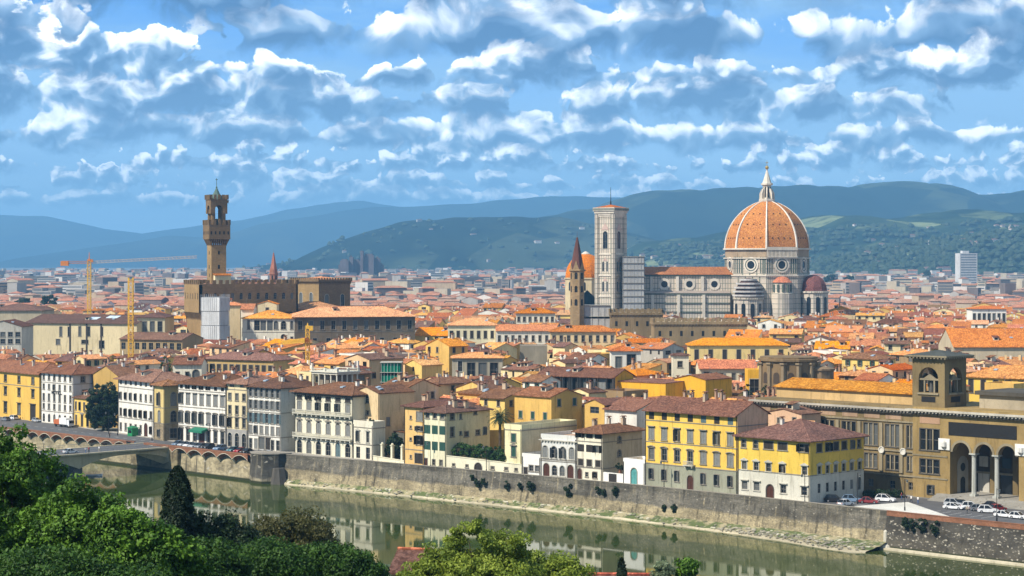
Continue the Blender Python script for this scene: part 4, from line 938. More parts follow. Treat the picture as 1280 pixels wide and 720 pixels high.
q(a_l-.55, a_l, 0, top); q(a_r, XR, 0, HL) ; q(a_l-.55, a_r, top, HL)
mb.poly([(a_l, 0, 0), (a_l, 9.5, 0), (a_l, 9.5, top), (a_l, 0, top)]); mb.poly([(a_r, 0, 0), (a_r, 9.5, 0), (a_r, 9.5, top), (a_r, 0, top)])
mb.poly([(0, 0, 0), (0, 25, 0), (0, 25, HL), (0, 0, HL)]); mb.poly([(0, 25, 0), (XR, 25, 0), (XR, 25, HL), (0, 25, HL)]); mb.poly([(0, .3, HL-.02), (XR, .3, HL-.02), (XR, 25, HL-.02), (0, 25, HL-.02)])
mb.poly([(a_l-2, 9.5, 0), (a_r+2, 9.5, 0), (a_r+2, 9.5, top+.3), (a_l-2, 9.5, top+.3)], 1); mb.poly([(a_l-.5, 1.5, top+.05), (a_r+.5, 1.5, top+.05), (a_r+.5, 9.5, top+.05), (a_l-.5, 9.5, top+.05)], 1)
mb.build('wall', [LB, plaster((.085, .06, .035), .25)], lib)  # portico back wall and ceiling near black: interior shade put into their colour
for o in o_w: add_window(o, M, 0, lib)
COLM = plaster((.42, .42, .37), .12)
for i in (1, 2):
    s = MB(); x = a_l+pit*i; s.box(x-.75, -.1, fl, x+.75, 1.4, fl+.5); s.lathe([(.62, fl+.5), (.55, fl+1.0), (.50, spr-1.0), (.72, spr-.35)], 14, x, .65); s.box(x-.85, -.2, spr-.35, x+.85, 1.5, spr); s.build('column', COLM, lib)
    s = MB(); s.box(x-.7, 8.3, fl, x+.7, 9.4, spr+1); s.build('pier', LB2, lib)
for i in range(3):
    c = a_l+pit*(i+.5); N = 12
    s = MB()
    for j in range(N):
        P = [(c-r_*math.cos(PI*k/N), spr+r_*math.sin(PI*k/N)) for r_ in (ar, ar+.55) for k in (j, j+1)]
        s.poly([(P[0][0], -.12, P[0][1]), (P[1][0], -.12, P[1][1]), (P[3][0], -.12, P[3][1]), (P[2][0], -.12, P[2][1])]); s.poly([(P[2][0], -.12, P[2][1]), (P[3][0], -.12, P[3][1]), (P[3][0], -.003, P[3][1]), (P[2][0], -.003, P[2][1])])
    s.build('archivolt', LTR, lib)
    s = MB(); s.box(c-1.5, 9.3, fl, c+1.5, 9.495, 5.6, 0); s.box(c-1.9, 9.2, 5.61, c+1.9, 9.495, 6.1, 1); s.box(c-1.2, 9.3, 7.2, c+1.2, 9.49, 9.6, 0); s.build('portal', [GLASS if i else plaster((.50, .47, .40)), LTR], lib)
# pale arched monument on the left end wall of the portico
s = MB(); A = arc(0, 4.6, 9.8); s.poly([(a_l+.03, 5.2+x_, z_) for x_, z_ in [(-2.3, fl)]+A+[(2.3, fl)]]); s.build('monument', plaster((.42, .40, .33), .15), lib)
s = MB(); A = arc(0, 2.0, 5.0); s.poly([(a_l+.06, 5.2+x_, z_) for x_, z_ in [(-1.0, fl)]+A+[(1.0, fl)]]); s.poly([(a_l+.06, 5.2+1.0*math.cos(2*PI*k/16), 7.2+1.0*math.sin(2*PI*k/16)) for k in range(16)]); s.build('niche', plaster((.05, .045, .035)), lib)
s = MB()
for k in range(5): s.box(a_l-3+k*.0, -4.6+k*.85, .02+k*.26, a_r+6, 9.45, .28+k*.26)
s.build('steps', plaster((.30, .28, .24)), lib)
s = MB(); s.box(la(1186), -.14, 14.9, la(1271), -.004, 17.9); s.build('inscription_panel', plain((.018, .016, .014), .5), lib)
for px in (1181, 1277): s = MB(); x = la(px); s.box(x-1.5, -.35, 11.4, x+1.5, -.01, 14.0, 0); s.lathe([(.2, 11.7), (.75, 12.2), (.75, 13.2), (.2, 13.7)], 8, x, -.4); s.build('crest', plaster((.74, .72, .66), .1), lib)
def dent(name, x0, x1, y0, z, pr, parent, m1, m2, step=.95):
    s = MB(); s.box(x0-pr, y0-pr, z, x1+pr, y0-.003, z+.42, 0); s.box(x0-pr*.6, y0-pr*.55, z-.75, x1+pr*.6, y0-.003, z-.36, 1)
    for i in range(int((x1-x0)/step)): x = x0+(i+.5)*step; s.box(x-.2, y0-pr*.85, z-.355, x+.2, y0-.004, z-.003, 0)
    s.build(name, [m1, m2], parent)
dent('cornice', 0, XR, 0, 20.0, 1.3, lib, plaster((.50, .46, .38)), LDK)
s = MB()
for z in (9.8, 4.6): s.box(-.1, -.14, z-.18, a_l-.6, -.004, z+.18)
s.build('string_course', LTR, lib)
s = MB(); s.box(la(1150), -.1, 17.2, la(1175), -.004, 18.7); s.build('relief_panel', plaster((.42, .26, .16)), lib)
# set back attic behind the portico
s = MB(); s.box(la(1203), 7, HL, XR, 20, 24.0); s.build('attic_wall', plaster((.38, .32, .22)), lib)
s = MB(); s.box(la(1203)-.7, 6.1, 24.0, XR+.5, 20.8, 24.9); s.build('attic_cornice', LDK, lib)
# the wing
wx0, wy = -48.0, 1.6; bays = [la(px) for px in (948, 975, 1002, 1029, 1056, 1083.5, 1110.5, 1134)]
mb = MB(); ow = []
for i, x in enumerate(bays):
    wv = 3.9 if i < 7 else 2.4
    ow += [op(x-wx0, wv, 11.0, 16.2, sur='k'), op(x-wx0, wv*.9, 5.6, 9.0, sur='k'), op(x-wx0, 1.5, 1.2, 3.0, sur='')]
MW = lambda s, z, q: (wx0+s, wy+q, z)
facade(mb, MW, -wx0, 0, HL-.3, ow, 0); mb.poly([(wx0, wy, 0), (wx0, 26, 0), (wx0, 26, HL-.3), (wx0, wy, HL-.3)]); mb.poly([(wx0, wy, HL-.3), (0, wy, HL-.3), (0, 26, HL-.3), (wx0, 26, HL-.3)]); mb.poly([(wx0, 26, 0), (0, 26, 0), (0, 26, HL-.3), (wx0, 26, HL-.3)])
mb.build('wing_wall', LB2, lib)
for o in ow: add_window(o, MW, 0, lib)
for o in ow+o_w:
    if o['w'] > 2:
        m2 = MW if o in ow else M
        for dx_ in (-o['w']/6, o['w']/6):
            s = MB(); p = m2(o['x']+dx_, o['zb'], 0); s.box(p[0]-.17, p[1]-.02, o['zb'], p[0]+.17, p[1]+.22, o['zt']-.02); s.build('mullion', LTR, lib)
for x0, x1 in zip(bays[:-1], bays[1:]):
    c = (x0+x1)/2
    for zz in (10.4, 5.0):
        s = MB(); s.box(c-.45, wy-.35, zz, c+.45, wy-.004, zz+6.1 if zz > 6 else 9.6); s.build('pilaster', LTR, lib)
for px in (1098, 1125):
    s = MB(); x = la(px); s.lathe([(.01, 0), (.62, 0), (.62, .18), (.8, .18), (.8, -.12)], 18); s.v = [(v[0]+x, wy-.36-v[2], v[1]+10.1) for v in s.v]; s.build('roundel', plaster((.60, .57, .50), .12), lib)
s = MB()
for z in (17.0, 10.1, 4.4): s.box(wx0, wy-.30, z-.15, -.01, wy-.005, z+.2)
s.build('string_course', LTR, lib)
for x0, x1 in zip(bays[:-1], bays[1:]): s = MB(); s.box(x0-1.9, wy-.08, 17.5, x0+2.6, wy-.006, 18.8); s.build('relief_panel', plaster((.36, .24, .15)), lib)
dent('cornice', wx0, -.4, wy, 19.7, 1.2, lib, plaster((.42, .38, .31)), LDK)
s = MB(); s.box(wx0+2, wy+6, HL-.3, -.5, 24, 23.2); s.build('attic_wall', plaster((.56, .38, .17)), lib)
s = MB(); s.slab([[(wx0+1.4, wy+5.3, 23.3), (0, wy+5.3, 23.3), (0, 15, 25.2), (wx0+1.4, 15, 25.2)], [(wx0+1.4, 15, 25.2), (0, 15, 25.2), (0, 24.6, 23.3), (wx0+1.4, 24.6, 23.3)]], .2); s.build('roof', T_TAN, lib)
# belvedere tower
tx0 = la(1139.5, 30.5); ty0 = 1.8; TW = 8.9; tz0, tz1 = HL-.02, 32.0
s = MB()
pw = 1.75; oz0, osp = 24.2, 27.4; r_ = TW/2-pw
for rot in range(4):
    def TM(a, z, q, rot=rot):
        return [(tx0+a, ty0+q, z), (tx0+TW-q, ty0+a, z), (tx0+TW-a, ty0+TW-q, z), (tx0+q, ty0+TW-a, z)][rot]
    facade(s, TM, TW, tz0, tz1, [op(TW/2, 2*r_, oz0, osp+r_, arch=1)], 0, rec=1.1)
tower = s.build('tower', LB2, lib)
for rot in (0, 1, 2, 3):
    def TM(a, z, q, rot=rot):
        return [(tx0+a, ty0+q, z), (tx0+TW-q, ty0+a, z), (tx0+TW-a, ty0+TW-q, z), (tx0+q, ty0+TW-a, z)][rot]
    s = MB()
    def bx(a0, q0, z0, a1, q1, z1, mi=0):
        P = [TM(a0, z0, q0), TM(a1, z1, q1)]; s.box(min(P[0][0], P[1][0]), min(P[0][1], P[1][1]), z0, max(P[0][0], P[1][0]), max(P[0][1], P[1][1]), z1, mi)
    bx(pw+.05, .3, osp-.35, TW-pw-.05, 1.0, osp+.05)
    for a in (pw+1.15, TW-pw-1.55): bx(a, .35, oz0, a+.4, .95, osp-.36)
    N = 8
    s.poly([TM(TW/2-1.6, osp+.06, .35), TM(TW/2+1.6, osp+.06, .35), TM(TW/2, osp+1.05, .35)]); s.poly([TM(TW/2-1.6, osp+.06, .35), TM(TW/2, osp+1.05, .35), TM(TW/2, osp+1.05, .9), TM(TW/2-1.6, osp+.06, .9)]); s.poly([TM(TW/2+1.6, osp+.06, .35), TM(TW/2, osp+1.05, .35), TM(TW/2, osp+1.05, .9), TM(TW/2+1.6, osp+.06, .9)])
    s.build('aedicule', LTR, tower)
    s = MB(); c0, c1 = TM(TW/2-1.9, 22.0, -.06), TM(TW/2+1.9, 23.3, .02); s.box(min(c0[0], c1[0]), min(c0[1], c1[1]), 22.0, max(c0[0], c1[0]), max(c0[1], c1[1]), 23.3); s.build('panel', plain((.018, .016, .014), .5), tower)
    s = MB(); c0, c1 = TM(pw-.2, 23.75, -.35), TM(TW-pw+.2, 24.1, -.004); s.box(min(c0[0], c1[0]), min(c0[1], c1[1]), 23.75, max(c0[0], c1[0]), max(c0[1], c1[1]), 24.1); s.build('sill', LTR, tower)
s = MB(); s.lathe([(.55, 24.2), (.5, 25.0), (.3, 26.2), (.36, 26.6), (.2, 27.0), (0, 27.1)], 9, tx0+TW/2, ty0+1.2); s.build('statue', plaster((.10, .095, .085)), tower)
s = MB(); s.box(tx0-.02+.03, ty0+.01, tz1, tx0+TW-.01, ty0+TW-.01, tz1+.1); s.build('tower_ceiling', LDK, tower)
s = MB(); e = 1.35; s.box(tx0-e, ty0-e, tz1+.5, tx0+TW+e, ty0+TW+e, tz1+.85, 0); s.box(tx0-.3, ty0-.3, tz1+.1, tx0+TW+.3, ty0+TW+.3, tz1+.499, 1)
for i in range(12):
    a = -.8+(TW+1.6)*i/11
    s.box(tx0+a-.2, ty0-e*.9, tz1+.12, tx0+a+.2, ty0-.302, tz1+.497, 0); s.box(tx0+TW+.302, ty0+a-.2, tz1+.12, tx0+TW+e*.9, ty0+a+.2, tz1+.497, 0)
s.build('cornice', [LTR, LDK], tower)
s = MB(); e = 1.2; s.poly([(tx0-e, ty0-e, tz1+.86), (tx0+TW+e, ty0-e, tz1+.86), (tx0+TW/2, ty0+TW/2, tz1+2.0)]); s.poly([(tx0+TW+e, ty0-e, tz1+.86), (tx0+TW+e, ty0+TW+e, tz1+.86), (tx0+TW/2, ty0+TW/2, tz1+2.0)]); s.poly([(tx0+TW+e, ty0+TW+e, tz1+.86), (tx0-e, ty0+TW+e, tz1+.86), (tx0+TW/2, ty0+TW/2, tz1+2.0)]); s.poly([(tx0-e, ty0+TW+e, tz1+.86), (tx0-e, ty0-e, tz1+.86), (tx0+TW/2, ty0+TW/2, tz1+2.0)]); s.build('tower_roof', plaster((.075, .08, .07)), tower)
# ------------------------------------------------------------------ cathedral
m_, x, b = mat('marble')
spz = x.node('ShaderNodeSeparateXYZ'); tc = x.node('ShaderNodeTexCoord'); x.put(spz.inputs[0], tc.outputs['Object'])
bv = x.xyz(x.add(spz.outputs[0], x.mul(spz.outputs[1], 1.0)), spz.outputs[2], 0)
br = x.node('ShaderNodeTexBrick'); x.put(br.inputs['Vector'], bv); br.inputs['Scale'].default_value = 1.0; br.inputs['Brick Width'].default_value = 1.7; br.inputs['Row Height'].default_value = 3.1; br.inputs['Mortar Size'].default_value = .17; br.offset = 0
br.inputs['Color1'].default_value = (.62, .53, .41, 1); br.inputs['Color2'].default_value = (.50, .43, .35, 1); br.inputs['Mortar'].default_value = (.15, .165, .125, 1)
f1 = x.noise(x.pos, .09, 5, .65); f2 = x.noise(x.pos, .6, 3, .6)
a_ = x.mix(x.smooth(f1, .46, .72, 0, .5), br.outputs[0], (.27, .24, .20)); a_ = x.mix(x.smooth(f2, .5, .75, 0, .35), a_, (.40, .30, .24))
x.put(b.inputs['Base Color'], a_); b.inputs['Roughness'].default_value = .8; MARBLE = m_
WMAR = plaster((.66, .59, .48), .14); RIBM = plaster((.74, .68, .58), .12); ROUGH = plaster((.36, .27, .175), .2); GRN = plaster((.10, .125, .10), .15); DKR = tiles((.17, .050, .036), 't_darkred', (.12, .04, .03))
YD = 1290.0; XD = k_of(958.7)*YD; SD = YD/F
duo = thing('cathedral', 'great marble cathedral with a ribbed red dome and white lantern', 'cathedral', (XD, YD, 0)); PH = math.radians(-8)+0.0
KEEP.append((800, 1040, 384, YD-40)); EXC.append((Vector((XD-85, YD-38)), Vector((1, 0)), Vector((0, 1)), 125, 70))
def zy(py): return z_at(py, YD)
RD = 26.6
def octa(r, ph=PH): return [(r*math.sin(ph+PI/4*i), -r*math.cos(ph+PI/4*i)) for i in range(8)]
zsp = zy(311); zdr = zy(345)
s = MB(); s.prism(octa(RD+.6), 0, zdr); s.prism(octa(RD), zdr, zsp-6.2); s.build('drum', MARBLE, duo)
s = MB(); s.prism(octa(RD-.3), zsp-6.2, zsp-.6); s.build('rough_band', ROUGH, duo)
for z, r, h in ((zdr, RD+1.3, .8), (zsp-6.2, RD+.9, .6), (zsp-.6, RD+1.1, .9)): s = MB(); s.prism(octa(r), z, z+h); s.build('cornice', WMAR, duo)
# gallery on one face
def face(i, r=RD): o8 = octa(r); return Vector((*o8[i], 0)), Vector((*o8[(i+1) % 8], 0))
p, q_ = face(0); d = q_-p; nrm = Vector((d.y, -d.x, 0)).normalized()
s = MB()
for i in range(23):
    c = p+d*(i+.5)/23+nrm*.7; s.tube((c.x, c.y, zsp-4.9), (c.x, c.y, zsp-.9), .30, .30, 6)
for z0, z1 in ((zsp-5.5, zsp-4.9), (zsp-1.0, zsp+1.0)):
    s.poly([(*(p+nrm*1.2).xy, z0), (*(q_+nrm*1.2).xy, z0), (*(q_+nrm*1.2).xy, z1), (*(p+nrm*1.2).xy, z1)]); s.poly([(*p.xy, z1), (*q_.xy, z1), (*(q_+nrm*1.2).xy, z1), (*(p+nrm*1.2).xy, z1)])
s.build('gallery', WMAR, duo)
# oculi
for i in range(8):
    p, q_ = face(i); c = (p+q_)/2; d = (q_-p).normalized(); nrm = Vector((d.y, -d.x, 0)); zc = zy(331)
    if nrm.y > .3: continue
    def disc(r0, r1, off, N=20):
        s_ = MB()
        for j in range(N):
            a0, a1 = 2*PI*j/N, 2*PI*(j+1)/N; P = lambda r, a, o: tuple(c+d*r*math.cos(a)+nrm*o+Vector((0, 0, zc+r*math.sin(a))))
            if r0 > 0: s_.poly([P(r0, a0, off), P(r0, a1, off), P(r1, a1, off), P(r1, a0, off)]); s_.poly([P(r1, a0, off), P(r1, a1, off), P(r1, a1, .02), P(r1, a0, .02)]); s_.poly([P(r0, a0, off), P(r0, a1, off), P(r0, a1, .05), P(r0, a0, .05)])
            else: s_.poly([P(0, a0, off), P(r1, a0, off), P(r1, a1, off)])
        return s_
    oc = disc(2.5, 4.9, .5).build('oculus', WMAR, duo); disc(0, 2.6, .12).build('pane', GLASS, oc); disc(3.3, 3.9, .54).build('ring', GRN, oc)
    for sg in (-1, 1):
        for k in range(3):
            s = MB(); cc = c+d*sg*(6.4+k*1.5); s.poly([tuple(cc+d*-.42+nrm*.06+Vector((0, 0, zc-5.2))), tuple(cc+d*.42+nrm*.06+Vector((0, 0, zc-5.2))), tuple(cc+d*.42+nrm*.06+Vector((0, 0, zc+5.0))), tuple(cc+d*-.42+nrm*.06+Vector((0, 0, zc+5.0)))]); s.build('marble_panel', GRN, duo)
# dome shell
rho = 1.22; ztop = zy(251); N = 18
def dome_r(t_):                                   # t_ 0..1 of the height
    hgt = (ztop-zsp)/RD; zz = t_*hgt; return (1-rho)+math.sqrt(max(0, rho*rho-zz*zz*(rho*rho-(.115-1+rho)**2)/(hgt*hgt)))
s = MB()
for j in range(N):
    r0, r1 = dome_r(j/N)*RD*.985, dome_r((j+1)/N)*RD*.985; z0, z1 = zsp+(ztop-zsp)*j/N, zsp+(ztop-zsp)*(j+1)/N; A, B = octa(r0), octa(r1)
    for i in range(8):
        k = (i+1) % 8; s.poly([(*A[i], z0), (*A[k], z0), (*B[k], z1), (*B[i], z1)])
dome = s.build('dome', T_DOME, duo)
for i in range(8):
    s = MB(); prev = None
    for j in range(N+1):
        r = dome_r(j/N)*RD; a = PH+PI/4*i; z = zsp+(ztop-zsp)*j/N; w_ = 1.05-.45*j/N; er = Vector((math.sin(a), -math.cos(a), 0)); et = Vector((math.cos(a), math.sin(a), 0)); c = er*(r*.985); c.z = z
        cur_ = [c+et*w_*-.5*1.15+er*.0, c+et*w_*-.45+er*.75, c+et*w_*.45+er*.75, c+et*w_*.5*1.15]
        if prev:
            for k in range(3): s.poly([prev[k], prev[k+1], cur_[k+1], cur_[k]])
        prev = cur_
    s.build('rib', RIBM, dome)
s = MB()
for i in range(8):
    for t_, n2 in ((.22, 4), (.5, 3), (.72, 2)):
        r = dome_r(t_)*RD*.985; z = zsp+(ztop-zsp)*t_; A = octa(r+.12); p, q_ = Vector(A[i]), Vector(A[(i+1) % 8])
        for k in range(n2): c = p.lerp(q_, (k+1)/(n2+1)); s.box(c.x-.3, c.y-.3, z-.35, c.x+.3, c.y+.3, z+.35)
s.build('light_hole', DARK, dome)
# lantern
lan = sub('lantern', duo, [WMAR, DARK], lambda s: (s.lathe([(4.6, ztop-1.2), (5.0, ztop), (5.0, ztop+1.2), (3.0, ztop+1.25), (2.7, ztop+1.3), (2.7, ztop+9.6), (3.7, ztop+10.0), (3.7, ztop+11.0), (2.9, ztop+11.2), (2.5, ztop+12.2), (.45, ztop+19.2), (.7, ztop+19.6), (0, ztop+19.9)], 8, 0, 0, PH)))
for i in range(8):
    a = PH+PI/4*i; s = MB(); c = Vector((math.sin(a), -math.cos(a), 0)); t1 = Vector((math.cos(a), math.sin(a), 0))*.28
    pts = [c*2.6+Vector((0, 0, ztop+1.3)), c*4.8+Vector((0, 0, ztop+1.3)), c*4.7+Vector((0, 0, ztop+4.6)), c*3.6+Vector((0, 0, ztop+7.0)), c*2.6+Vector((0, 0, ztop+8.0))]
    s.poly([p_-t1 for p_ in pts]); s.poly([p_+t1 for p_ in pts])
    for k in range(5): s.poly([pts[k]-t1, pts[(k+1) % 5]-t1, pts[(k+1) % 5]+t1, pts[k]+t1])
    s.build('buttress', WMAR, lan)
    a += PI/8; c = Vector((math.sin(a), -math.cos(a), 0)); t1 = Vector((math.cos(a), math.sin(a), 0))*.42; s = MB(); P0 = c*2.56; s.poly([P0-t1+Vector((0, 0, ztop+2)), P0+t1+Vector((0, 0, ztop+2)), P0+t1+Vector((0, 0, ztop+8.8)), P0-t1+Vector((0, 0, ztop+8.8))]); s.build('window', DARK, lan)
s = MB(); s.lathe([(0, ztop+19.8)]+[(1.2*math.sin(PI*k/8), ztop+21-1.2*math.cos(PI*k/8)) for k in range(1, 8)]+[(.05, ztop+22.2)], 12); s.tube((0, 0, ztop+22), (0, 0, ztop+25.5), .16, .12, 6); s.box(-.8, -.12, ztop+23.9, .8, .12, ztop+24.3); s.build('ball_and_cross', plain((.62, .42, .12), .35, .8), lan)
# tribunes
def tribune(cx, cy, r, z0, ztp, rm, label_roof='tribune_roof', scaf=False):
    s = MB(); s.lathe([(r, 0), (r, z0-1.2), (r+.7, z0-1.1), (r+.7, z0), (r-.4, z0+.1)], 10, cx, cy, PH); w_ = s.build('tribune', MARBLE, duo)
    s = MB(); n8 = 7; s.lathe([(r*.93*math.cos(PI/2*k/n8), z0+.1+(ztp-z0)*math.sin(PI/2*k/n8)) for k in range(n8+1)], 10, cx, cy, PH, 0); s.build('tribune_roof', rm, w_)
    for i in range(10):
        a = PH+2*PI*(i+.5)/10; c = Vector((cx, cy, 0))+Vector((math.sin(a), -math.cos(a), 0))*r*.96
        if -math.cos(a) > .15: continue
        s = MB(); t1 = Vector((math.cos(a), math.sin(a), 0)); o_ = Vector((math.sin(a), -math.cos(a), 0))*.06
        A = arc(0, 2.6, z0-3.5); s.poly([tuple(c+o_+t1*-1.3+Vector((0, 0, z0-15)))]+[tuple(c+o_+t1*x_+Vector((0, 0, z_))) for x_, z_ in A]+[tuple(c+o_+t1*1.3+Vector((0, 0, z0-15)))]); wn = s.build('window', GLASS, w_)
    if scaf:
        for k in range(5): s = MB(); z = z0+(ztp-z0)*(k+.3)/5; rr = r*.96*math.cos(math.asin(min(1, (k+.3)/5))); s.lathe([(rr+.2, z), (rr+.9, z+.1), (rr+.9, z+1.0), (rr+.1, z+1.1)], 16, cx, cy); s.build('scaffold_deck', plaster((.50, .48, .45)), w_)
    return w_
tribune(27.5, -12, 9.6, zy(363.5), zy(343.5), DKR)
tribune(-14.8, -26, 9.4, zy(371), zy(347), plaster((.11, .07, .06)), scaf=True)
s = MB(); cx, cy = RD*.93*math.sin(PH+PI/8), -RD*.93*math.cos(PH+PI/8); s.lathe([(7.5, 0), (7.5, zy(366)), (5.9, zy(365)), (5.9, zy(353)), (6.5, zy(352.5))], 12, cx, cy); ex = s.build('exedra', MARBLE, duo); s = MB(); s.lathe([(6.6, zy(352.5)), (3.6, zy(346.5)), (0, zy(344.5))], 12, cx, cy); s.build('exedra_roof', T_RED, ex)
for i in range(12):
    a = 2*PI*i/12
    if math.cos(a) > .2: s = MB(); s.tube((cx+5.95*math.sin(a), cy-5.95*math.cos(a), zy(364)), (cx+5.95*math.sin(a), cy-5.95*math.cos(a), zy(355)), .8, .8, 6); s.build('niche', GRN, ex)
# nave and aisle
nx0 = (k_of(797)*YD)-XD; nx1 = -RD*.8; zcl, zai, zri = zy(343), zy(366), zy(333.5)
mb = MB(); mb.box(nx0, -10, 0, nx1, 10, zcl, 0); nav = mb.build('nave', MARBLE, duo)
s = MB(); s.slab([[(nx0-.5, -11, zcl+.1), (nx1, -11, zcl+.1), (nx1, 0, zri), (nx0-.5, 0, zri)], [(nx0-.5, 0, zri), (nx1, 0, zri), (nx1, 11, zcl+.1), (nx0-.5, 11, zcl+.1)]], .3); s.build('nave_roof', tiles((.34, .10, .03), 't_nave'), nav)
s = MB(); s.box(nx0, -10.7, zcl-1.2, nx1, -10.003, zcl-.1); s.build('cornice', GRN, nav)
s = MB(); s.box(nx0, -19, 0, nx1-4, -10.004, zai, 0); ais = s.build('aisle', MARBLE, nav)
s = MB(); s.slab([[(nx0, -19.4, zai+.2), (nx1-4, -19.4, zai+.2), (nx1-4, -10.01, zai+1.6), (nx0, -10.01, zai+1.6)]], .18); s.build('aisle_roof', plaster((.34, .28, .23)), ais)
for zz in (zai-.9, zai-6.5, zai-12): s = MB(); s.box(nx0, -19.5, zz, nx1-4, -19.004, zz+.7); s.build('string_course', GRN, ais)
for px in (829, 860, 891):
    xx = k_of(px)*YD-XD; zc = zy(355); s = MB(); N = 18
    for j in range(N):
        a0, a1 = 2*PI*j/N, 2*PI*(j+1)/N; s.poly([(xx+2.1*math.cos(a0), -10.35, zc+2.1*math.sin(a0)), (xx+2.1*math.cos(a1), -10.35, zc+2.1*math.sin(a1)), (xx+3.7*math.cos(a1), -10.35, zc+3.7*math.sin(a1)), (xx+3.7*math.cos(a0), -10.35, zc+3.7*math.sin(a0))]); s.poly([(xx+3.7*math.cos(a0), -10.35, zc+3.7*math.sin(a0)), (xx+3.7*math.cos(a1), -10.35, zc+3.7*math.sin(a1)), (xx+3.7*math.cos(a1), -10, zc+3.7*math.sin(a1)), (xx+3.7*math.cos(a0), -10, zc+3.7*math.sin(a0))])
    oc = s.build('oculus', WMAR, nav); s = MB(); s.lathe([(.01, 0), (2.2, 0)], N); s.v = [(v[0]+xx, -10.12, v[1]+zc) for v in s.v]; s.build('pane', GLASS, oc)
for px in (813, 845, 876): s = MB(); xx = k_of(px)*YD-XD; s.box(xx-.9, -11.4, zai, xx+.9, -10.005, zcl-1.25); s.box(xx-.9, -20.2, 0, xx+.9, -19.005, zai-.9); s.build('buttress', WMAR, nav)
def scaffold(name, label, px0, px1, py0, Y, D, rot=0.0, sheet=(.52, .52, .50), cat='scaffold', floors=9, open_=.35):
    """tube scaffold with decks and netting around a building under repair"""
    zt = z_at(py0, Y); X0 = k_of(px0)*Y; W_ = (px1-px0)/F*Y; t = thing(name, label, cat, (X0, Y, 0), rot)
    s = MB()
    for i in range(7):
        for y in (0, D): s.tube((W_*i/6, y, 0), (W_*i/6, y, zt), .09, .09, 4)
        for xx in (0, W_): s.tube((xx, D*i/6, 0), (xx, D*i/6, zt), .09, .09, 4)
    s.build('tube_frame', plain((.45, .45, .43), .5, .3), t)
    for k in range(floors+1): s = MB(); z = max(.4, zt*k/floors); s.box(-.3, -.3, z-.16, W_+.3, D+.3, z+.02); s.build('deck', plaster((.42, .38, .31)), t)
    s = MB()
    for k in range(floors):
        z0, z1 = zt*k/floors+.02, zt*(k+1)/floors-.16; z0 = z0+(z1-z0)*open_
        s.box(.25, .25, z0-(z1-z0)*.5, W_-.25, D-.25, z1)
    s.build('netting', plaster(sheet, .12), t); EXC.append((Vector((X0, Y)), Vector((1, 0)), Vector((0, 1)), W_, D)); return t
scaffold('scaffold', 'tall grey scaffold standing against the marble bell tower', 779, 805.5, 320.5, 1262, 12, 0, (.40, .40, .385), floors=14)
KEEP.append((745, 806, 383, 1255))
# ------------------------------------------------------------------ bell tower
YC = 1272.0; zc_ = lambda py: z_at(py, YC); RC = math.radians(-37); CW_ = 12.2
# near corner at column 766
c0 = Vector((k_of(766)*YC, YC-7, 0)); axx = Vector((math.cos(RC), math.sin(RC), 0)); ayy = Vector((-axx.y, axx.x, 0))
# local origin = left end of the left face, so that the face runs from the left corner to the near corner
cam_t = thing('bell_tower', 'square marble bell tower with tall arched windows and a flagpole', 'bell tower', c0-axx*CW_, RC); EXC.append((cam_t.location.xy, axx.xy, ayy.xy, CW_, CW_))
ztc = zc_(259); PINKM = plaster((.50, .36, .30), .12)
lev = [0, zc_(396), zc_(370), zc_(344), zc_(317.5), zc_(270)]
CM = {'f': (lambda s, z, q: (s, q, z), 0.0), 'r': (lambda s, z, q: (CW_-q, s, z), PI/2), 'b': (lambda s, z, q: (CW_-s, CW_-q, z), PI), 'l': (lambda s, z, q: (q, CW_-s, z), -PI/2)}
mb = MB(); wins = []
for kf, (m, r_) in CM.items():
    ops = [op(CW_/2, 3.5, zc_(311), zc_(289), arch=1, sur='l')]
    for z0, z1 in ((zc_(339), zc_(327)), (zc_(364), zc_(352))): ops += [op(CW_/2-1.5, 1.5, z0, z1, arch=1, sur='l'), op(CW_/2+1.5, 1.5, z0, z1, arch=1, sur='l')]
    facade(mb, m, CW_, 0, zc_(268), ops, 0, rec=.9); wins += [(o, m, r_) for o in ops]
mb.build('shaft', MARBLE, cam_t)
for o, m, r_ in wins[:10]: add_window(o, m, r_, cam_t)
for z in lev[1:]: s = MB(); s.box(-.45, -.45, z-.5, CW_+.45, CW_+.45, z+.45); s.build('cornice', WMAR, cam_t)
for xx in (0, CW_):
    for yy in (0, CW_):
        if xx == 0 and yy == CW_: continue
        s = MB(); s.lathe([(1.55, 0), (1.55, zc_(268))], 8, xx, yy, PI/8); s.build('corner_buttress', MARBLE, cam_t)
for kf in ('f', 'r'):
    m, _ = CM[kf]
    for z0, z1 in ((zc_(289)+.8, zc_(289)+5.0), (zc_(327)+.5, zc_(327)+2.6), (zc_(352)+.5, zc_(352)+2.6)):
        s = MB(); h = (z1-z0)*.7; s.poly([m(CW_/2-h, z0, -.25), m(CW_/2+h, z0, -.25), m(CW_/2, z1, -.25)]); s.poly([m(CW_/2-h, z0, -.25), m(CW_/2, z1, -.25), m(CW_/2, z1, 0), m(CW_/2-h, z0, 0)]); s.poly([m(CW_/2+h, z0, -.25), m(CW_/2, z1, -.25), m(CW_/2, z1, 0), m(CW_/2+h, z0, 0)]); s.build('gable', PINKM, cam_t)
s = MB(); z0 = zc_(270)+.4
for k, (e, h) in enumerate(((.8, 1.2), (1.4, 1.4), (2.0, 2.2))): s.box(-e, -e, z0, CW_+e, CW_+e, z0+h-.01); z0 += h
crown_ = s.build('top_gallery', [WMAR], cam_t)
s = MB()
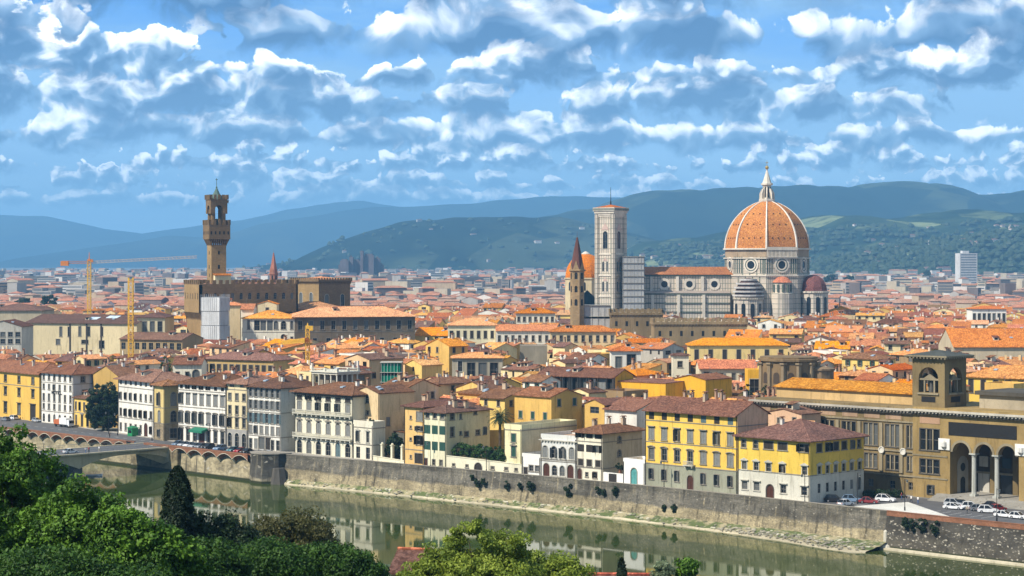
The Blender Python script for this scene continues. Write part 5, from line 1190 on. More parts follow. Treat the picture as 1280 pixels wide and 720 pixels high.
for k in range(20):
    for m in (lambda a: (a, -2.02), lambda a: (CW_+2.02, a)): xx, yy = m(-1.6+(CW_+3.2)*k/19); s.box(xx-.28, yy-.05, z0-1.9, xx+.28, yy+.05, z0-.4)
s.build('tracery', GRN, crown_)
s = MB(); s.slab([[(-1.2, -1.2, z0), (CW_+1.2, -1.2, z0), (CW_/2, CW_/2, z0+2)], [(CW_+1.2, -1.2, z0), (CW_+1.2, CW_+1.2, z0), (CW_/2, CW_/2, z0+2)], [(CW_+1.2, CW_+1.2, z0), (-1.2, CW_+1.2, z0), (CW_/2, CW_/2, z0+2)], [(-1.2, CW_+1.2, z0), (-1.2, -1.2, z0), (CW_/2, CW_/2, z0+2)]], .1); s.build('roof', T_RED, cam_t)
s = MB(); s.tube((CW_/2, CW_/2, z0+1), (CW_/2, CW_/2, zc_(234)), .28, .12, 6); s.tube((CW_/2, CW_/2, z0+1), (CW_/2, CW_/2, z0+5), .5, .3, 6); s.build('flagpole', IRON, cam_t)
# ------------------------------------------------------------------ town hall with its tower
PVS = stone((.33, .215, .095), 'pv_stone', .9, .16, .74); PVD = stone((.20, .130, .065), 'pv_dark', .9, .18, .7); YP = 962.0  # PVD: darker copy with shade in its colour for unlit faces, also galleries
def crenel(s, W_, D, z, mw, mh, th, gap, mi=0, o=0.0):
    for L, fn in ((W_, lambda a: (a, 0)), (W_, lambda a: (a, D-th)), (D, lambda a: (0, a)), (D, lambda a: (W_-th, a))):
        n_ = max(2, int((L+gap)/(mw+gap))); st_ = (L-mw)/(n_-1)
        for i in range(n_):
            x0, y0 = fn(i*st_); hor = fn(1)[1] == fn(0)[1]
            s.box(o+x0, o+y0, z, o+x0+(mw if hor else th), o+y0+(th if hor else mw), z+mh, mi)
def corbels(s, W_, D, z0, z1, e, n_, w_=.4, mi=0):
    """row of pointed corbels carrying an overhang e"""
    for L, fn in ((W_, lambda a, q: (a, -q)), (D, lambda a, q: (W_+q, a)), (W_, lambda a, q: (a, D+q)), (D, lambda a, q: (-q, a))):
        nn = max(3, int(n_*L/max(W_, D)))
        for i in range(nn+1):
            a = L*i/nn
            P = [(*fn(a-w_/2, 0), z0), (*fn(a+w_/2, 0), z0), (*fn(a+w_/2, e), z1), (*fn(a-w_/2, e), z1)]; s.poly(P, mi)
            for sg in (-1, 1): s.poly([(*fn(a+sg*w_/2, 0), z0), (*fn(a+sg*w_/2, e), z1), (*fn(a+sg*w_/2, 0), z1)], mi)
RP = math.radians(25); ax = Vector((math.cos(RP), math.sin(RP), 0)); ay = Vector((-ax.y, ax.x, 0)); pc = Vector((k_of(252)*YP, YP, 0))
zp = lambda py, Y=YP: z_at(py, Y)
pal = thing('town_hall', 'brown crenellated town hall with a tall slender clock tower', 'town hall', pc, RP); PW_, PD_ = 46.5, 25.0
EXC.append((pc.xy, ax.xy, ay.xy, PW_, PD_)); KEEP.append((224, 362, 380, YP-5)); KEEP.append((362, 436, 378, 1030))
zb0, zb1 = zp(391), zp(356)
mb = MB(); PM = {'f': (lambda s, z, q: (s, q, z), PW_, 0.0), 'l': (lambda s, z, q: (q, PD_-s, z), PD_, -PI/2), 'r': (lambda s, z, q: (PW_-q, s, z), PD_, PI/2), 'b': (lambda s, z, q: (PW_-s, PD_-q, z), PW_, PI)}
pw_ = []
for kf, (m, S, r_) in PM.items():
    n_ = 11 if kf in 'fb' else 6; ops = [op(S*(i+.5)/n_, 1.6 if kf != 'l' else 1.1, zp(374.5), zp(366.5), arch=1, sur='') for i in range(n_)] if kf in 'fl' else []
    mm = (lambda m: (lambda s, z, q: m(s, z, q-1.3)))(m)
    facade(mb, m, S, 0, zb0, [], 1 if kf != 'l' else 0); facade(mb, mm, S, zb0, zb1, ops, 1 if kf != 'l' else 0, .5); pw_ += [(o, mm, r_) for o in ops]  # left face in lighter stone, the rest darker: sun and shade painted in
e = 1.3; mb.box(-e, -e, zb1, PW_+e, PD_+e, zb1+.3, 1)
corbels(mb, PW_, PD_, zb0-3.6, zb0, e, 26, .8, 1); mb.poly([(-e, -e, zb0), (PW_+e, -e, zb0), (PW_+e, PD_+e, zb0), (-e, PD_+e, zb0)], 1)
mb.build('wall', [PVS, PVD], pal)
for o, m, r_ in pw_: add_window(o, m, r_, pal)
s = MB(); crenel(s, PW_+2*e, PD_+2*e, zb1+.3, 1.7, 1.9, .8, 1.3, 0, -e); s.build('battlement', PVD, pal)
s = MB(); s.slab(roof_geo(PW_-6, PD_-6, zb1-.6, 'hip', .25, .4)[0], .2); ro = s.build('roof', T_BROWN, pal); ro.location = (3, 3, 0)
# tower, near corner at column 264
TWD = 7.3; YT = 972.0; corner = Vector((k_of(264.3)*YT, YT, 0)); rel = corner-pc; tx, ty = rel.dot(ax), rel.dot(ay); zt_ = lambda py: z_at(py, YT)
s = MB(); s.box(0, 0, zb1-2, TWD, TWD, zt_(306)); tw = s.build('tower', PVS, pal, loc=(tx, ty, 0))
for (fx, py, w_, h) in ((.5, 318, .9, 1.6), (.5, 336, 1.0, 1.9), (.55, 346, .9, 1.5)):
    for kf, m, r_ in (('f', lambda s, z, q: (s, q-.03, z), 0.0), ('l', lambda s, z, q: (q-.03, TWD-s, z), -PI/2)):
        s = MB(); z = zt_(py); P = [m(TWD*fx-w_/2, z, 0), m(TWD*fx+w_/2, z, 0), m(TWD*fx+w_/2, z+h, 0), m(TWD*fx-w_/2, z+h, 0)]; s.poly(P); s.build('window', DARK, tw)
e = 1.55; g0, g1 = zt_(299), zt_(281)
s = MB(); corbels(s, TWD, TWD, zt_(307), g0, e, 7, .5, 0); s.box(-e, -e, g0, TWD+e, TWD+e, g1); gal = s.build('gallery', PVD, tw)
s = MB(); crenel(s, TWD+2*e+.3, TWD+2*e+.3, g1, 1.25, 2.4, .6, .75, 0, -e-.15); s.build('battlement', PVD, gal)
for i in range(5):
    for kf, m in (('f', lambda a, z: (-e+(TWD+2*e)*a, -e-.03, z)), ('l', lambda a, z: (-e-.03, -e+(TWD+2*e)*a, z))):
        s = MB(); a = (i+.5)/5; d_ = .035; z = zt_(293); s.poly([m(a-d_, z), m(a+d_, z), m(a+d_, z+1.5), m(a-d_, z+1.5)]); s.build('window', DARK, gal)
s = MB(); bz0, bz1 = g1-.5, zt_(257); bw = TWD*.5-.2; cc = TWD/2
for sx in (-1, 1):
    for sy in (-1, 1): s.lathe([(1.15, bz0), (1.05, bz1)], 12, cc+sx*(bw-.9), cc+sy*(bw-.9))
belf = s.build('belfry_column', PVD, tw)
s = MB(); BW = TWD+.9; o2 = -.45
for kf, m in (('f', lambda s_, z, q: (o2+s_, o2+q, z)), ('r', lambda s_, z, q: (o2+BW-q, o2+s_, z)), ('b', lambda s_, z, q: (o2+BW-s_, o2+BW-q, z)), ('l', lambda s_, z, q: (o2+q, o2+BW-s_, z))):
    facade(s, m, BW, zt_(267), zt_(250), [op(BW/2, 3.9, zt_(267)+.0, zt_(258)+.6, arch=1)], 0, 1.2)
s.box(o2, o2, zt_(250), o2+BW, o2+BW, zt_(250)+.3); corbels(s, BW*0+TWD+.9, TWD+.9, zt_(254), zt_(250), .5, 6, .4, 0)
bh = s.build('belfry', PVD, tw)
s = MB(); s.lathe([(1.6, bz0), (1.9, bz0+.3), (1.25, bz0+2.4), (.5, bz0+3.4), (0, bz0+3.6)], 12, cc, cc); s.build('bell', plain((.05, .045, .03), .5, .5), belf)
s = MB(); crenel(s, BW+1.0, BW+1.0, zt_(250)+.3, 1.2, 2.3, .6, .8, 0, o2-.5); s.build('battlement', PVD, bh)
s = MB(); z = zt_(250)+.3; s.lathe([(3.1, z), (2.6, z+1.5), (1.3, z+3.5), (.35, z+5.6), (.5, z+6.0), (.15, z+6.4), (.1, zt_(222))], 8, cc, cc); s.box(cc-.5, cc-.05, zt_(224.5), cc+.5, cc+.05, zt_(223.5)); s.build('spire', plain((.08, .13, .10), .6), tw)
s = MB(); s.box(1, -2.5, zb1-2, TWD+1.6, -.01, zt_(344)); s.slab([[(.6, -3, zt_(344)), (TWD+2, -3, zt_(344)), (TWD+2, -.02, zt_(344)+.8), (.6, -.02, zt_(344)+.8)]], .15, 1); s.build('stair_hut', [C_CREAM, T_RED], tw)
# tall hall with tracery windows right of the town hall
YO = 1045.0; RO = math.radians(-45); ax = Vector((math.cos(RO), math.sin(RO), 0)); oc0 = Vector((k_of(399)*YO, YO-2, 0)); OW = 21.6
P0 = oc0-ax*OW
hall = building('grain_hall', 'square brown hall with white tracery windows and a low red roof', P0, oc0, 21, z_at(350.5, YO), PVS, roof=dict(kind='hip', pitch=.16, oh=.2, mat=T_RED),
    front=[row(2, .64, .86, 2.6, m=(3, 2), arch=1, sur='l')], right=[row(2, .58, .84, 2.6, arch=1, sur='l')], rightm=PVD, extras=False, bands=(.52,))  # right face in the darker stone copy, shade put into its colour
s = MB(); Hh = hall['_H']; corbels(s, OW, 21, Hh-2.2, Hh-.6, .8, 22, .35); s.box(-.8, -.8, Hh-.6, OW+.8, 21.8, Hh+.5); crenel(s, OW+1.6, 22.6, Hh+.5, .9, .8, .4, .8, 0, -.8); s.build('corbel_band', PVD, hall)
# ------------------------------------------------------------------ other spires and domes
def bell_spire(name, label, px, Y, r, zbody, ztop_, mb_, ms, n_=6, wins=3, cat='bell tower'):
    t = thing(name, label, cat, (k_of(px)*Y, Y, 0)); s = MB(); s.lathe([(r, 0), (r, zbody-1), (r*1.2, zbody-.6), (r*1.2, zbody), (r*1.0, zbody+.1)], n_, 0, 0, .3); bd = s.build('shaft', mb_, t)
    s = MB(); s.lathe([(r*1.02, zbody+.1), (r*.12, ztop_), (0, ztop_+.3)], n_, 0, 0, .3); s.tube((0, 0, ztop_), (0, 0, ztop_+3), .08, .05, 4); s.build('spire', ms, t)
    for i in range(n_):
        a = .3+2*PI*(i+.5)/n_
        if math.cos(a) < -.2: continue
        s = MB(); c = Vector((math.sin(a), -math.cos(a), 0))*(r*.985*math.cos(PI/n_)+.08); t1 = Vector((math.cos(a), math.sin(a), 0)); f = math.sin(a)*0
        ap = r*math.cos(PI/n_)
        if True:
            s.poly([c-t1*r*.5+Vector((0, 0, zbody-.6)), c+t1*r*.5+Vector((0, 0, zbody-.6)), c*1.1+Vector((0, 0, zbody+r*1.3))]); s.build('gable', mb_, t)
        for k in range(wins): s = MB(); z0 = zbody-4.6-k*6.5; A = arc(0, r*.42, 3.2); s.poly([c-t1*r*.21+Vector((0, 0, z0))]+[c+t1*x_+Vector((0, 0, z0+z_)) for x_, z_ in A]+[c+t1*r*.21+Vector((0, 0, z0))]); s.build('window', DARK, bd)
    EXC.append((Vector((t.location.x-r, Y-r)), Vector((1, 0)), Vector((0, 1)), 2*r, 2*r)); return t
bell_spire('bell_tower', 'slim dark spired bell tower left of the marble bell tower', 721.5, 1000, 3.5, z_at(337, 1000), z_at(297, 1000), stone((.34, .235, .12), 'badia', .8, .2, .7), plaster((.13, .055, .040), .2)); KEEP.append((712, 732, 384, 995))
bell_spire('bell_tower', 'small brick spire far behind the town hall roof', 342, 1560, 3.3, z_at(342, 1560), z_at(316, 1560), plaster((.33, .15, .09)), plaster((.36, .14, .085), .2), 6, 1)
YS = 1460.0; zs_ = lambda py: z_at(py, YS); slz = thing('domed_chapel', 'orange domed chapel half hidden behind the slim spired tower', 'church', (k_of(732)*YS, YS, 0)); RS = 14.6; KEEP.append((700, 746, 378, YS-20)); EXC.append((Vector((slz.location.x-16, YS-16)), Vector((1, 0)), Vector((0, 1)), 32, 32))
s = MB(); s.lathe([(RS+.6, 0), (RS+.6, zs_(349)), (RS+1.4, zs_(348.5)), (RS+1.4, zs_(347))], 8, 0, 0, .25); dr = s.build('drum', plaster((.58, .47, .28)), slz)
s = MB(); s.lathe([(RS*(1.0 if k == 0 else math.cos(PI/2*k/10)*1.0), zs_(347)+(zs_(317)-zs_(347))*math.sin(PI/2*k/10)) for k in range(10)], 16, 0, 0, .25); s.build('dome', tiles((.54, .155, .035), 't_dome2'), slz, True)
s = MB(); s.lathe([(3.2, zs_(319.5)), (3.0, zs_(317)), (1.2, zs_(314.8)), (0, zs_(314))], 10); s.build('lantern_cap', WMAR, slz)
for i in range(8):
    a = .25+2*PI*(i+.5)/8
    if math.cos(a) > 0: s = MB(); c = Vector((math.sin(a), -math.cos(a), 0))*((RS+.6)*math.cos(PI/8)+.05); t1 = Vector((math.cos(a), math.sin(a), 0)); A = arc(0, 3.2, zs_(352)); s.poly([c-t1*1.6+Vector((0, 0, zs_(363)))]+[c+t1*x_+Vector((0, 0, z_)) for x_, z_ in A]+[c+t1*1.6+Vector((0, 0, zs_(363)))]); s.build('window', GLASS, dr)
s = MB(); X_ = k_of(712)*YS-slz.location.x
s.slab([[(X_, -15, zs_(384)), (X_+25, -15, zs_(384)), (X_+12, -15, zs_(362))]], .1); s.build('white_roof', plaster((.74, .72, .68), .08), slz)
# crenellated palace walls in front of the cathedral
def cren_block(label, px0, px1, Y, D, py, m_, rot=0.0, mw=1.5, name='crenellated_palace'):
    z = z_at(py, Y); X0 = k_of(px0)*Y; W_ = (px1-px0)/F*Y/math.cos(rot); t = thing(name, label, 'palace', (X0, Y, 0), rot); KEEP.append((px0, px1, py+9, Y))
    s = MB(); s.box(0, 0, 0, W_, D, z-2.6); s.box(-.5, -.5, z-2.6, W_+.5, D+.5, z-1.5); corbels(s, W_, D, z-3.9, z-2.6, .5, int(W_/1.4), .5); s.build('wall', m_, t)
    s = MB(); crenel(s, W_+1, D+1, z-1.5, mw, 1.6, .6, 1.1, 0, -.5); s.build('battlement', m_, t)
    for i in range(int(W_/5)):
        s = MB(); xx = (i+.5)*5; s.box(xx-.6, -.03, z-8, xx+.6, .02, z-5.6); s.build('window', DARK, t)
    EXC.append((Vector((X0, Y)), Vector((math.cos(rot), math.sin(rot))), Vector((-math.sin(rot), math.cos(rot))), W_, D)); return t
cren_block('dark ochre crenellated palace below the marble bell tower', 764, 828, 985, 18, 387, plaster((.23, .165, .085), .2))
cren_block('long ochre crenellated wall in front of the cathedral nave', 818, 934, 940, 14, 398.5, plaster((.29, .215, .115), .2), .04)
scaffold('scaffold', 'low grey scaffold left of the dark crenellated palace', 716, 763, 381.5, 1000, 12, 0, (.46, .45, .42), floors=6, open_=.2); KEEP.append((716, 763, 396, 995))
# ------------------------------------------------------------------ recognisable middle distance houses
def mid(name, label, px0, px1, eave, Y, D, wall, Y1=None, **k):
    Y1 = Y1 or Y; P0 = Vector((k_of(px0)*Y, Y, 0)); P1 = Vector((k_of(px1)*Y1, Y1, 0)); H = z_at(eave, (Y+Y1)/2); sh = k.pop('show', eave+13); KEEP.append((px0-1, px1+1, sh, min(Y, Y1)))
    return building(name, label, P0, P1, D, H, wall, **k)
TB = lambda k, p, m, oh=.8, **q: dict(kind=k, pitch=p, oh=oh, mat=m, **q)
uff = mid('museum', 'long cream museum block with tall slit windows and a maroon roof with skylights', 31, 171, 404, 965, 34, plaster((.66, .54, .32), .12), 950, roof=TB('gx', .20, T_MAROON), front=[at(.325, .55+.2, .93, 1.3), at(.40, .55+.2, .93, 1.3), at(.495, .76, .94, 1.3), at(.575, .76, .94, 1.3), at(.69, .76, .93, 1.3), at(.30, .60, .70, 2.0), at(.69, .54, .68, 2.6), at(.54, .62, .69, 3.4)], show=438)
for xf in (.44, .60, .74): s = MB(); Wu = 53.5; s.box(Wu*xf-.35, -.25, 4, Wu*xf+.35, -.004, uff['_H']-.2); s.build('drainpipe', plain((.05, .04, .035), .7), uff)
for x_, y_ in ((28, 7), (31, 7), (37, 10), (40, 10)): s = MB(); s.slab([[(0, 0, 0), (2.8, 0, 0), (2.8, 4.5, .9), (0, 4.5, .9)]], .15); s.build('skylight', plain((.62, .70, .74), .25), uff, loc=(x_, y_, uff['_H']+.2*y_+.34))
mid('museum_wing', 'cream museum wing with three tall grey windows behind the thin yellow crane mast', 172, 206, 396.5, 955, 26, plaster((.66, .57, .36), .12), roof=TB('hip', .25, T_MAROON), front=[row(3, .76, .93, 2.0, m=(1.5, .5))], show=417)
mid('house', 'grey house with a glazed balcony at the left edge below the museum roof', -20, 27, 408, 905, 22, plaster((.50, .46, .38)), roof=TB('gy', .3, T_MAROON), front=[row(5, .82, .90, 2.0), row(5, .70, .78, 2.0)], show=432)
mid('house', 'broad brown roofed museum house behind the tall crane mast', -20, 52, 388, 1080, 30, plaster((.46, .38, .25)), roof=TB('hip', .22, T_MAROON), show=400)
mid('warehouse', 'long brown roofed building with an open dark gallery under its eaves', 150, 228, 424, 860, 18, plaster((.34, .25, .13)), 850, roof=TB('gx', .25, T_BROWN), front=[row(9, .80, .93, 2.0, sur='')], show=431)
wt = thing('shrouded_tower', 'tower wrapped in white sheeting left of the white arcaded house', 'scaffold', (k_of(252)*922, 922, 0), math.radians(-25)); EXC.append((Vector((k_of(252)*922, 919)), Vector((1, 0)), Vector((0, 1)), 11, 12)); KEEP.append((250, 288, 421, 915))
zt2 = z_at(371, 922); s = MB()
for k in range(6): z0, z1 = zt2*k/6, zt2*(k+1)/6-.25; e = .25*(k % 2); s.box(-e, -e, z0, 9.4+e, 8+e, z1, 0); s.box(.3, .3, z1, 9.1, 7.7, z1+.25, 1)
s.build('sheeting', [plaster((.60, .60, .58), .14), plaster((.17, .18, .19))], wt)
s = MB()
for i in range(9): s.tube((9.8, 1*i, 0), (9.8, i, zt2+1.2), .07, .07, 4); s.tube((i, -.4, 0), (i, -.4, zt2+1.2), .07, .07, 4)
s.build('tube_frame', plain((.5, .5, .5), .5, .4), wt)
mid('house', 'tall pale house with an orange gable right of the sheeted tower', 301, 317, 386, 940, 12, C_PALE, roof=TB('gx', .34, T_ORANGE), front=[at(.4, .8, .86, 1.2), at(.25, .62, .74, 1.5, arch=1)], show=420)
mid('palazzo', 'white arcaded palazzo with dark loggia openings under an orange roof', 303, 368, 397.5, 928, 20, C_PALE, roof=TB('hip', .30, T_TAN), front=[at(.28, .80, .965, 2.6, sur=''), at(.40, .80, .965, 2.6, sur=''), at(.53, .80, .965, 2.6, sur=''), at(.645, .82, .95, 1.8, arch=1), at(.79, .82, .95, 2.2, arch=1), at(.95, .82, .95, 1.2, arch=1), at(.79, .66, .74, 2.2, arch=1), at(.12, .82, .96, 1.0), at(.95, .60, .70, 1.0)], left=[row(4, .8, .95, 1.5, arch=1)], bands=(.775,), show=420)
mid('palazzo', 'long dark brown palazzo under an orange roof right of the white arcade', 368.3, 519, 395, 928, 26, plaster((.19, .145, .095), .2), 940, roof=TB('hip', .30, T_TAN, 1.4), front=[row(11, .79, .93, 1.9, sur='s'), row(9, .58, .66, 1.9)], bands=(.76,), show=418)
mid('house', 'wide orange roofed hall behind the dark brown palazzo', 352, 425, 386, 990, 22, C_CREAM, roof=TB('hip', .28, T_TAN), front=[row(12, .90, .97, 1.2)], show=388)
mid('house', 'cream house with seven shuttered windows left of the lower white wing', 560, 619.5, 406, 930, 15, plaster((.74, .65, .42), .1), roof=TB('hip', .34, T_ORANGE), front=[row(7, .76, .89, 1.3, shut='d')], show=418)
mid('house', 'long white wing with a row of nine small windows', 620, 696, 413, 925, 13, plaster((.77, .71, .58), .1), roof=TB('gx', .36, T_ORANGE), front=[row(9, .78, .90, 1.1)], show=424)
mid('house', 'white upper house with seven windows above the long white wing', 645, 694, 391, 1000, 13, C_PALE, roof=TB('hip', .32, T_ORANGE), front=[row(7, .85, .93, 1.2), row(8, .72, .8, 1.1)], show=400)
mid('house', 'peach house with a row of windows left of the grey roofed house', 688, 770, 414, 905, 12, plaster((.72, .54, .29), .1), roof=TB('hip', .36, T_ORANGE), front=[row(9, .80, .92, 1.3)], show=424)
mid('palazzo', 'long palazzo with a dark top loggia and brown roof beside bright yellow walls', 672, 769, 469.5, 655, 12, plaster((.42, .38, .30)), 640, roof=TB('gx', .34, T_BROWN, 1.2), front=[row(9, .55, .96, 2.4, shut='gh', sur='k')], show=478, rightm=C_GOLD)
mid('house', 'bright golden yellow house wall with a sloping top left of the second yellow wall', 770, 832, 478, 642, 12, C_GOLD, 630, roof=TB('shed', .02, T_BROWN, .2), show=490)
mid('house', 'bright golden yellow gabled wall with one small window', 843, 882, 474, 640, 14, C_GOLD, 632, roof=TB('gy', .22, T_BROWN, .3), front=[at(.45, .74, .80, .8)], show=491)
mid('house', 'long yellow house with seven dark shuttered windows under an orange roof', 862, 985, 431, 900, 13, plaster((.74, .55, .22), .1), roof=TB('hip', .40, T_ORANGE), front=[row(7, .62, .88, 1.8, shut='d')], show=443)
mid('house', 'white house with two dark windows in front of the crenellated wall', 764, 801, 438, 790, 12, plaster((.76, .72, .62), .1), roof=TB('hip', .36, T_RED), front=[at(.25, .66, .88, 2.4), at(.68, .62, .92, 3.4)], show=450)
mid('house', 'cream house with grey shutters beside the slim cream tower', 874, 946, 460, 700, 13, plaster((.72, .62, .42), .1), roof=TB('gx', .36, T_RED), front=[at(.13, .60, .92, 1.8, shut='go'), at(.38, .62, .90, 1.6, shut='go'), at(.6, .72, .90, 1.2), at(.78, .68, .9, 1.6, shut='go')], show=471)
mid('tower_house', 'slim cream rooftop tower between two red roofs', 841, 861, 444, 720, 6, plaster((.74, .66, .48), .1), roof=TB('hip', .2, T_BROWN, .6), front=[at(.45, .80, .90, 1.6)], show=465)
mid('house', 'yellow house with white framed bay window under the brown church', 935, 951, 464, 668, 9, C_GOLD, roof=dict(kind='flat', par=.5), front=[at(.5, .58, .86, 3.0, sur='l')], show=480)
mid('house', 'grey cube house with a blank wall in the sea of orange roofs', 650, 684, 433, 850, 12, plaster((.30, .26, .19), .2), roof=dict(kind='flat', par=.4), show=450)
mid('house', 'yellow house with four dark windows and orange hipped roof right of the library tower', 1206, 1300, 471.5, 655, 16, plaster((.78, .53, .10), .1), 640, roof=TB('hip', .40, T_TAN), front=[row(6, .70, .94, 1.6, shut='d')], show=487)
mid('hall', 'broad hall with one huge plain orange roof at the right edge', 1192, 1300, 433, 790, 28, plaster((.55, .45, .30)), roof=TB('gx', .45, T_ORANGE), show=436)
mid('house', 'dark beige rooftop house with a terrace behind the green netted scaffold', 565, 628, 447, 760, 12, plaster((.40, .35, .25)), roof=TB('hip', .25, T_TAN), front=[at(.16, .72, .93, 1.6, sur='l'), row(3, .60, .90, 3.0, m=(5, 1))], show=465)
mid('house', 'white gabled house with a long row of windows high on the right', 1215, 1258, 386, 1180, 14, plaster((.78, .74, .66), .08), roof=TB('hip', .2, T_RED), front=[row(7, .70, .90, 1.6)], show=393)
mid('house', 'long ochre house with dark attic windows behind the cream palazzo loggia', 254, 342, 449, 735, 13, plaster((.52, .36, .14)), 720, roof=TB('hip', .30, T_BROWN), front=[row(11, .72, .90, 1.7, shut='d')], show=460)
mid('house', 'white house with a tall arched window behind the ochre corner palazzo', 216, 252, 455, 700, 12, C_PALE, roof=TB('gx', .3, T_BROWN), front=[row(3, .6, .86, 1.2), at(.8, .62, .9, 2.4, arch=1)], show=468)
# brown church drum near the library
YB = 625.0; dr_t = thing('church', 'brown unfinished church drum with blind niches left of the library', 'church', (k_of(990)*YB, YB, 0)); zq = lambda py: z_at(py, YB); KEEP.append((953, 1032, 488, 610)); EXC.append((Vector((k_of(990)*YB-13, YB-12)), Vector((1, 0)), Vector((0, 1)), 26, 24))
s = MB(); s.lathe([(8.8, 0), (8.8, zq(451)), (9.5, zq(450.5)), (9.5, zq(448)), (8.9, zq(447.5)), (8.9, zq(445.5)), (8.2, zq(445.4)), (0, zq(444.8))], 12, -1, 0, .2); dm = s.build('drum', plaster((.20, .135, .07), .2), dr_t)
for i in range(12):
    a = .2+2*PI*i/12
    if math.cos(a) > -.1:
        s = MB(); c = Vector((math.sin(a)*8.85-1, -math.cos(a)*8.85, 0)); s.lathe([(.75, zq(486)), (.75, zq(456)), (1.2, zq(454)), (1.2, zq(452))], 6, c.x, c.y); s.build('pilaster', plaster((.27, .20, .12), .2), dm)
        a2 = a+PI/12; s = MB(); c = Vector((math.sin(a2)*8.56-1, -math.cos(a2)*8.56, 0)); t1 = Vector((math.cos(a2), math.sin(a2), 0)); A = arc(0, 2.0, zq(464)); s.poly([c-t1+Vector((0, 0, zq(478)))]+[c+t1*x_+Vector((0, 0, z_)) for x_, z_ in A]+[c+t1+Vector((0, 0, zq(478)))]); s.build('niche', plaster((.07, .05, .035)), dm)
s = MB(); s.lathe([(4.5, 0), (4.5, zq(463)), (4.9, zq(462)), (4.9, zq(460)), (3.8, zq(459)), (0, zq(456))], 10, 8.0, -2); s.build('apse', plaster((.21, .145, .085), .2), dr_t)
# green netted scaffold
scaffold('scaffold', 'round green netted scaffold among the orange roofs behind the loggia', 476, 501, 453, 655, 7, 0, (.010, .23, .14), floors=7, open_=.1); KEEP.append((472, 514, 478, 660))
# ------------------------------------------------------------------ cranes
CRM = plain((.72, .42, .05), .5); CRO = plain((.60, .20, .05), .5); CRW = plain((.66, .52, .40), .5)
def lattice(s, p, q_, w_, n_, r, up=Vector((0, 0, 1)), tri=False):
    p, q_ = Vector(p), Vector(q_); d = q_-p; L = d.length; d.normalize(); a = d.cross(up if abs(d.dot(up)) < .9 else Vector((1, 0, 0))).normalized(); b = a.cross(d)
    cs = [(-1, -1), (1, -1), (1, 1), (-1, 1)] if not tri else [(-1, -1), (1, -1), (0, 1)]
    P = lambda k, t: p+d*L*t+a*cs[k][0]*w_/2+b*cs[k][1]*w_/2; m = len(cs)
    for k in range(m): s.tube(P(k, 0), P(k, 1), r, r, 4)
    for i in range(n_):
        for k in range(m):
            k2 = (k+1) % m; s.tube(P(k, i/n_), P(k2, (i+1)/n_), r*.7, r*.7, 4); s.tube(P(k, i/n_), P(k2, i/n_), r*.6, r*.6, 4)
def tower_crane(label, px, Y, pytop, jib_px0, jib_px1, pyj0, pyj1, mast_m, jib_m, mw=1.8, r=.17, counter=True):
    t = thing('tower_crane', label, 'crane', (k_of(px)*Y, Y, 0)); zt3 = z_at(pytop, Y); X0 = k_of(px)*Y
    s = MB(); lattice(s, (0, 0, 0), (0, 0, zt3), mw, int(zt3/mw), r); s.build('mast', mast_m, t)
    if jib_px1 is not None:
        xj = k_of(jib_px1)*Y-X0; zj0, zj1 = z_at(pyj0, Y), z_at(pyj1, Y); s = MB(); lattice(s, (0, 0, zj0), (xj, 18, zj1), 1.3, 26, r*.8, tri=True); s.build('jib', jib_m, t)
        big_ = mw > 1.5; s = MB(); s.box(-mw*.5, -mw*.5, zt3, mw*.5, mw*.5, zt3+1.1); s.tube((0, 0, zt3+1), (0, 0, zt3+(5.0 if big_ else 2.0)), .35, .15, 4); s.box(mw*.55, -.8, zt3-.6, mw*.55+1.1, .5, zt3+1.0); s.build('cab', CRO if big_ else CRM, t)
        xc = k_of(jib_px0)*Y-X0; s = MB(); lattice(s, (0, 0, zj0), (xc, -3, zj0+.1), 1.3, 7, r*.8); s.build('counter_jib', CRO, t)
        s = MB(); s.box(xc-.6, -3.9, zj0-(1.9 if big_ else .8), xc+(3.6 if big_ else .6), -2.2, zj0+.7); s.build('counterweight', CRO if big_ else CRM, t)
    KEEP.append((px-4, px+4, pytop+45 if counter else pytop+40, Y)); return t
tower_crane('tall tower crane with a long pale jib reaching right toward the brown tower', 111.5, 1120, 326.5, 79, 240, 328, 321, CRM, CRW)
tower_crane('thin yellow lattice crane mast before the cream museum wing', 163.5, 760, 347, None, None, 0, 0, CRM, CRM, 1.7, .17, False); KEEP.append((160, 168, 424, 750))
tower_crane('small yellow crane with a low jib among the roofs left of the green scaffold', 384.5, 690, 411, 380, 345, 425, 431, CRM, CRM, 1.3, .13, False)
# ------------------------------------------------------------------ far landmarks
t = thing('courthouse', 'dark stepped courthouse towers on the far plain left of the spired tower', 'building', (k_of(450)*4300, 4300, 0)); sc_ = 4300/F
CHM = plaster((.15, .12, .12), .15)
for (p0, p1, py, dy) in ((425, 436, 325.5, 0), (436, 441, 321, 10), (440, 450, 326, 20), (450, 454, 313.5, 5), (454, 467, 319, 12), (467, 474, 322.5, 25), (421, 478, 331, 40)):
    s = MB(); x0, x1 = (p0-450)*sc_, (p1-450)*sc_; z = z_at(py, 4300); s.box(x0, dy, 0, x1-.5, dy+30, z); s.box(x0+3, dy+4, z, x1-4, dy+20, z+3); s.build('block', CHM, t)
t = thing('apartment_tower', 'white high rise apartment tower on the far plain at the right', 'building', (k_of(1200)*2900, 2900, 0), .25); zt4 = z_at(316.5, 2900)
s = MB(); s.box(0, 0, 0, 27, 15, zt4); s.box(6, 4, zt4, 16, 11, zt4+3.5); s.build('wall', plaster((.56, .55, .53), .08), t)
for k in range(14):
    z = zt4-3.6*(k+1)+.6
    if z > 2: s = MB(); s.box(1.5, -.05, z, 25.5, .02, z+1.5); s.box(27-.02, 1.5, z, 27.05, 13.5, z+1.5); s.build('window', plain((.16, .19, .23), .3), t)

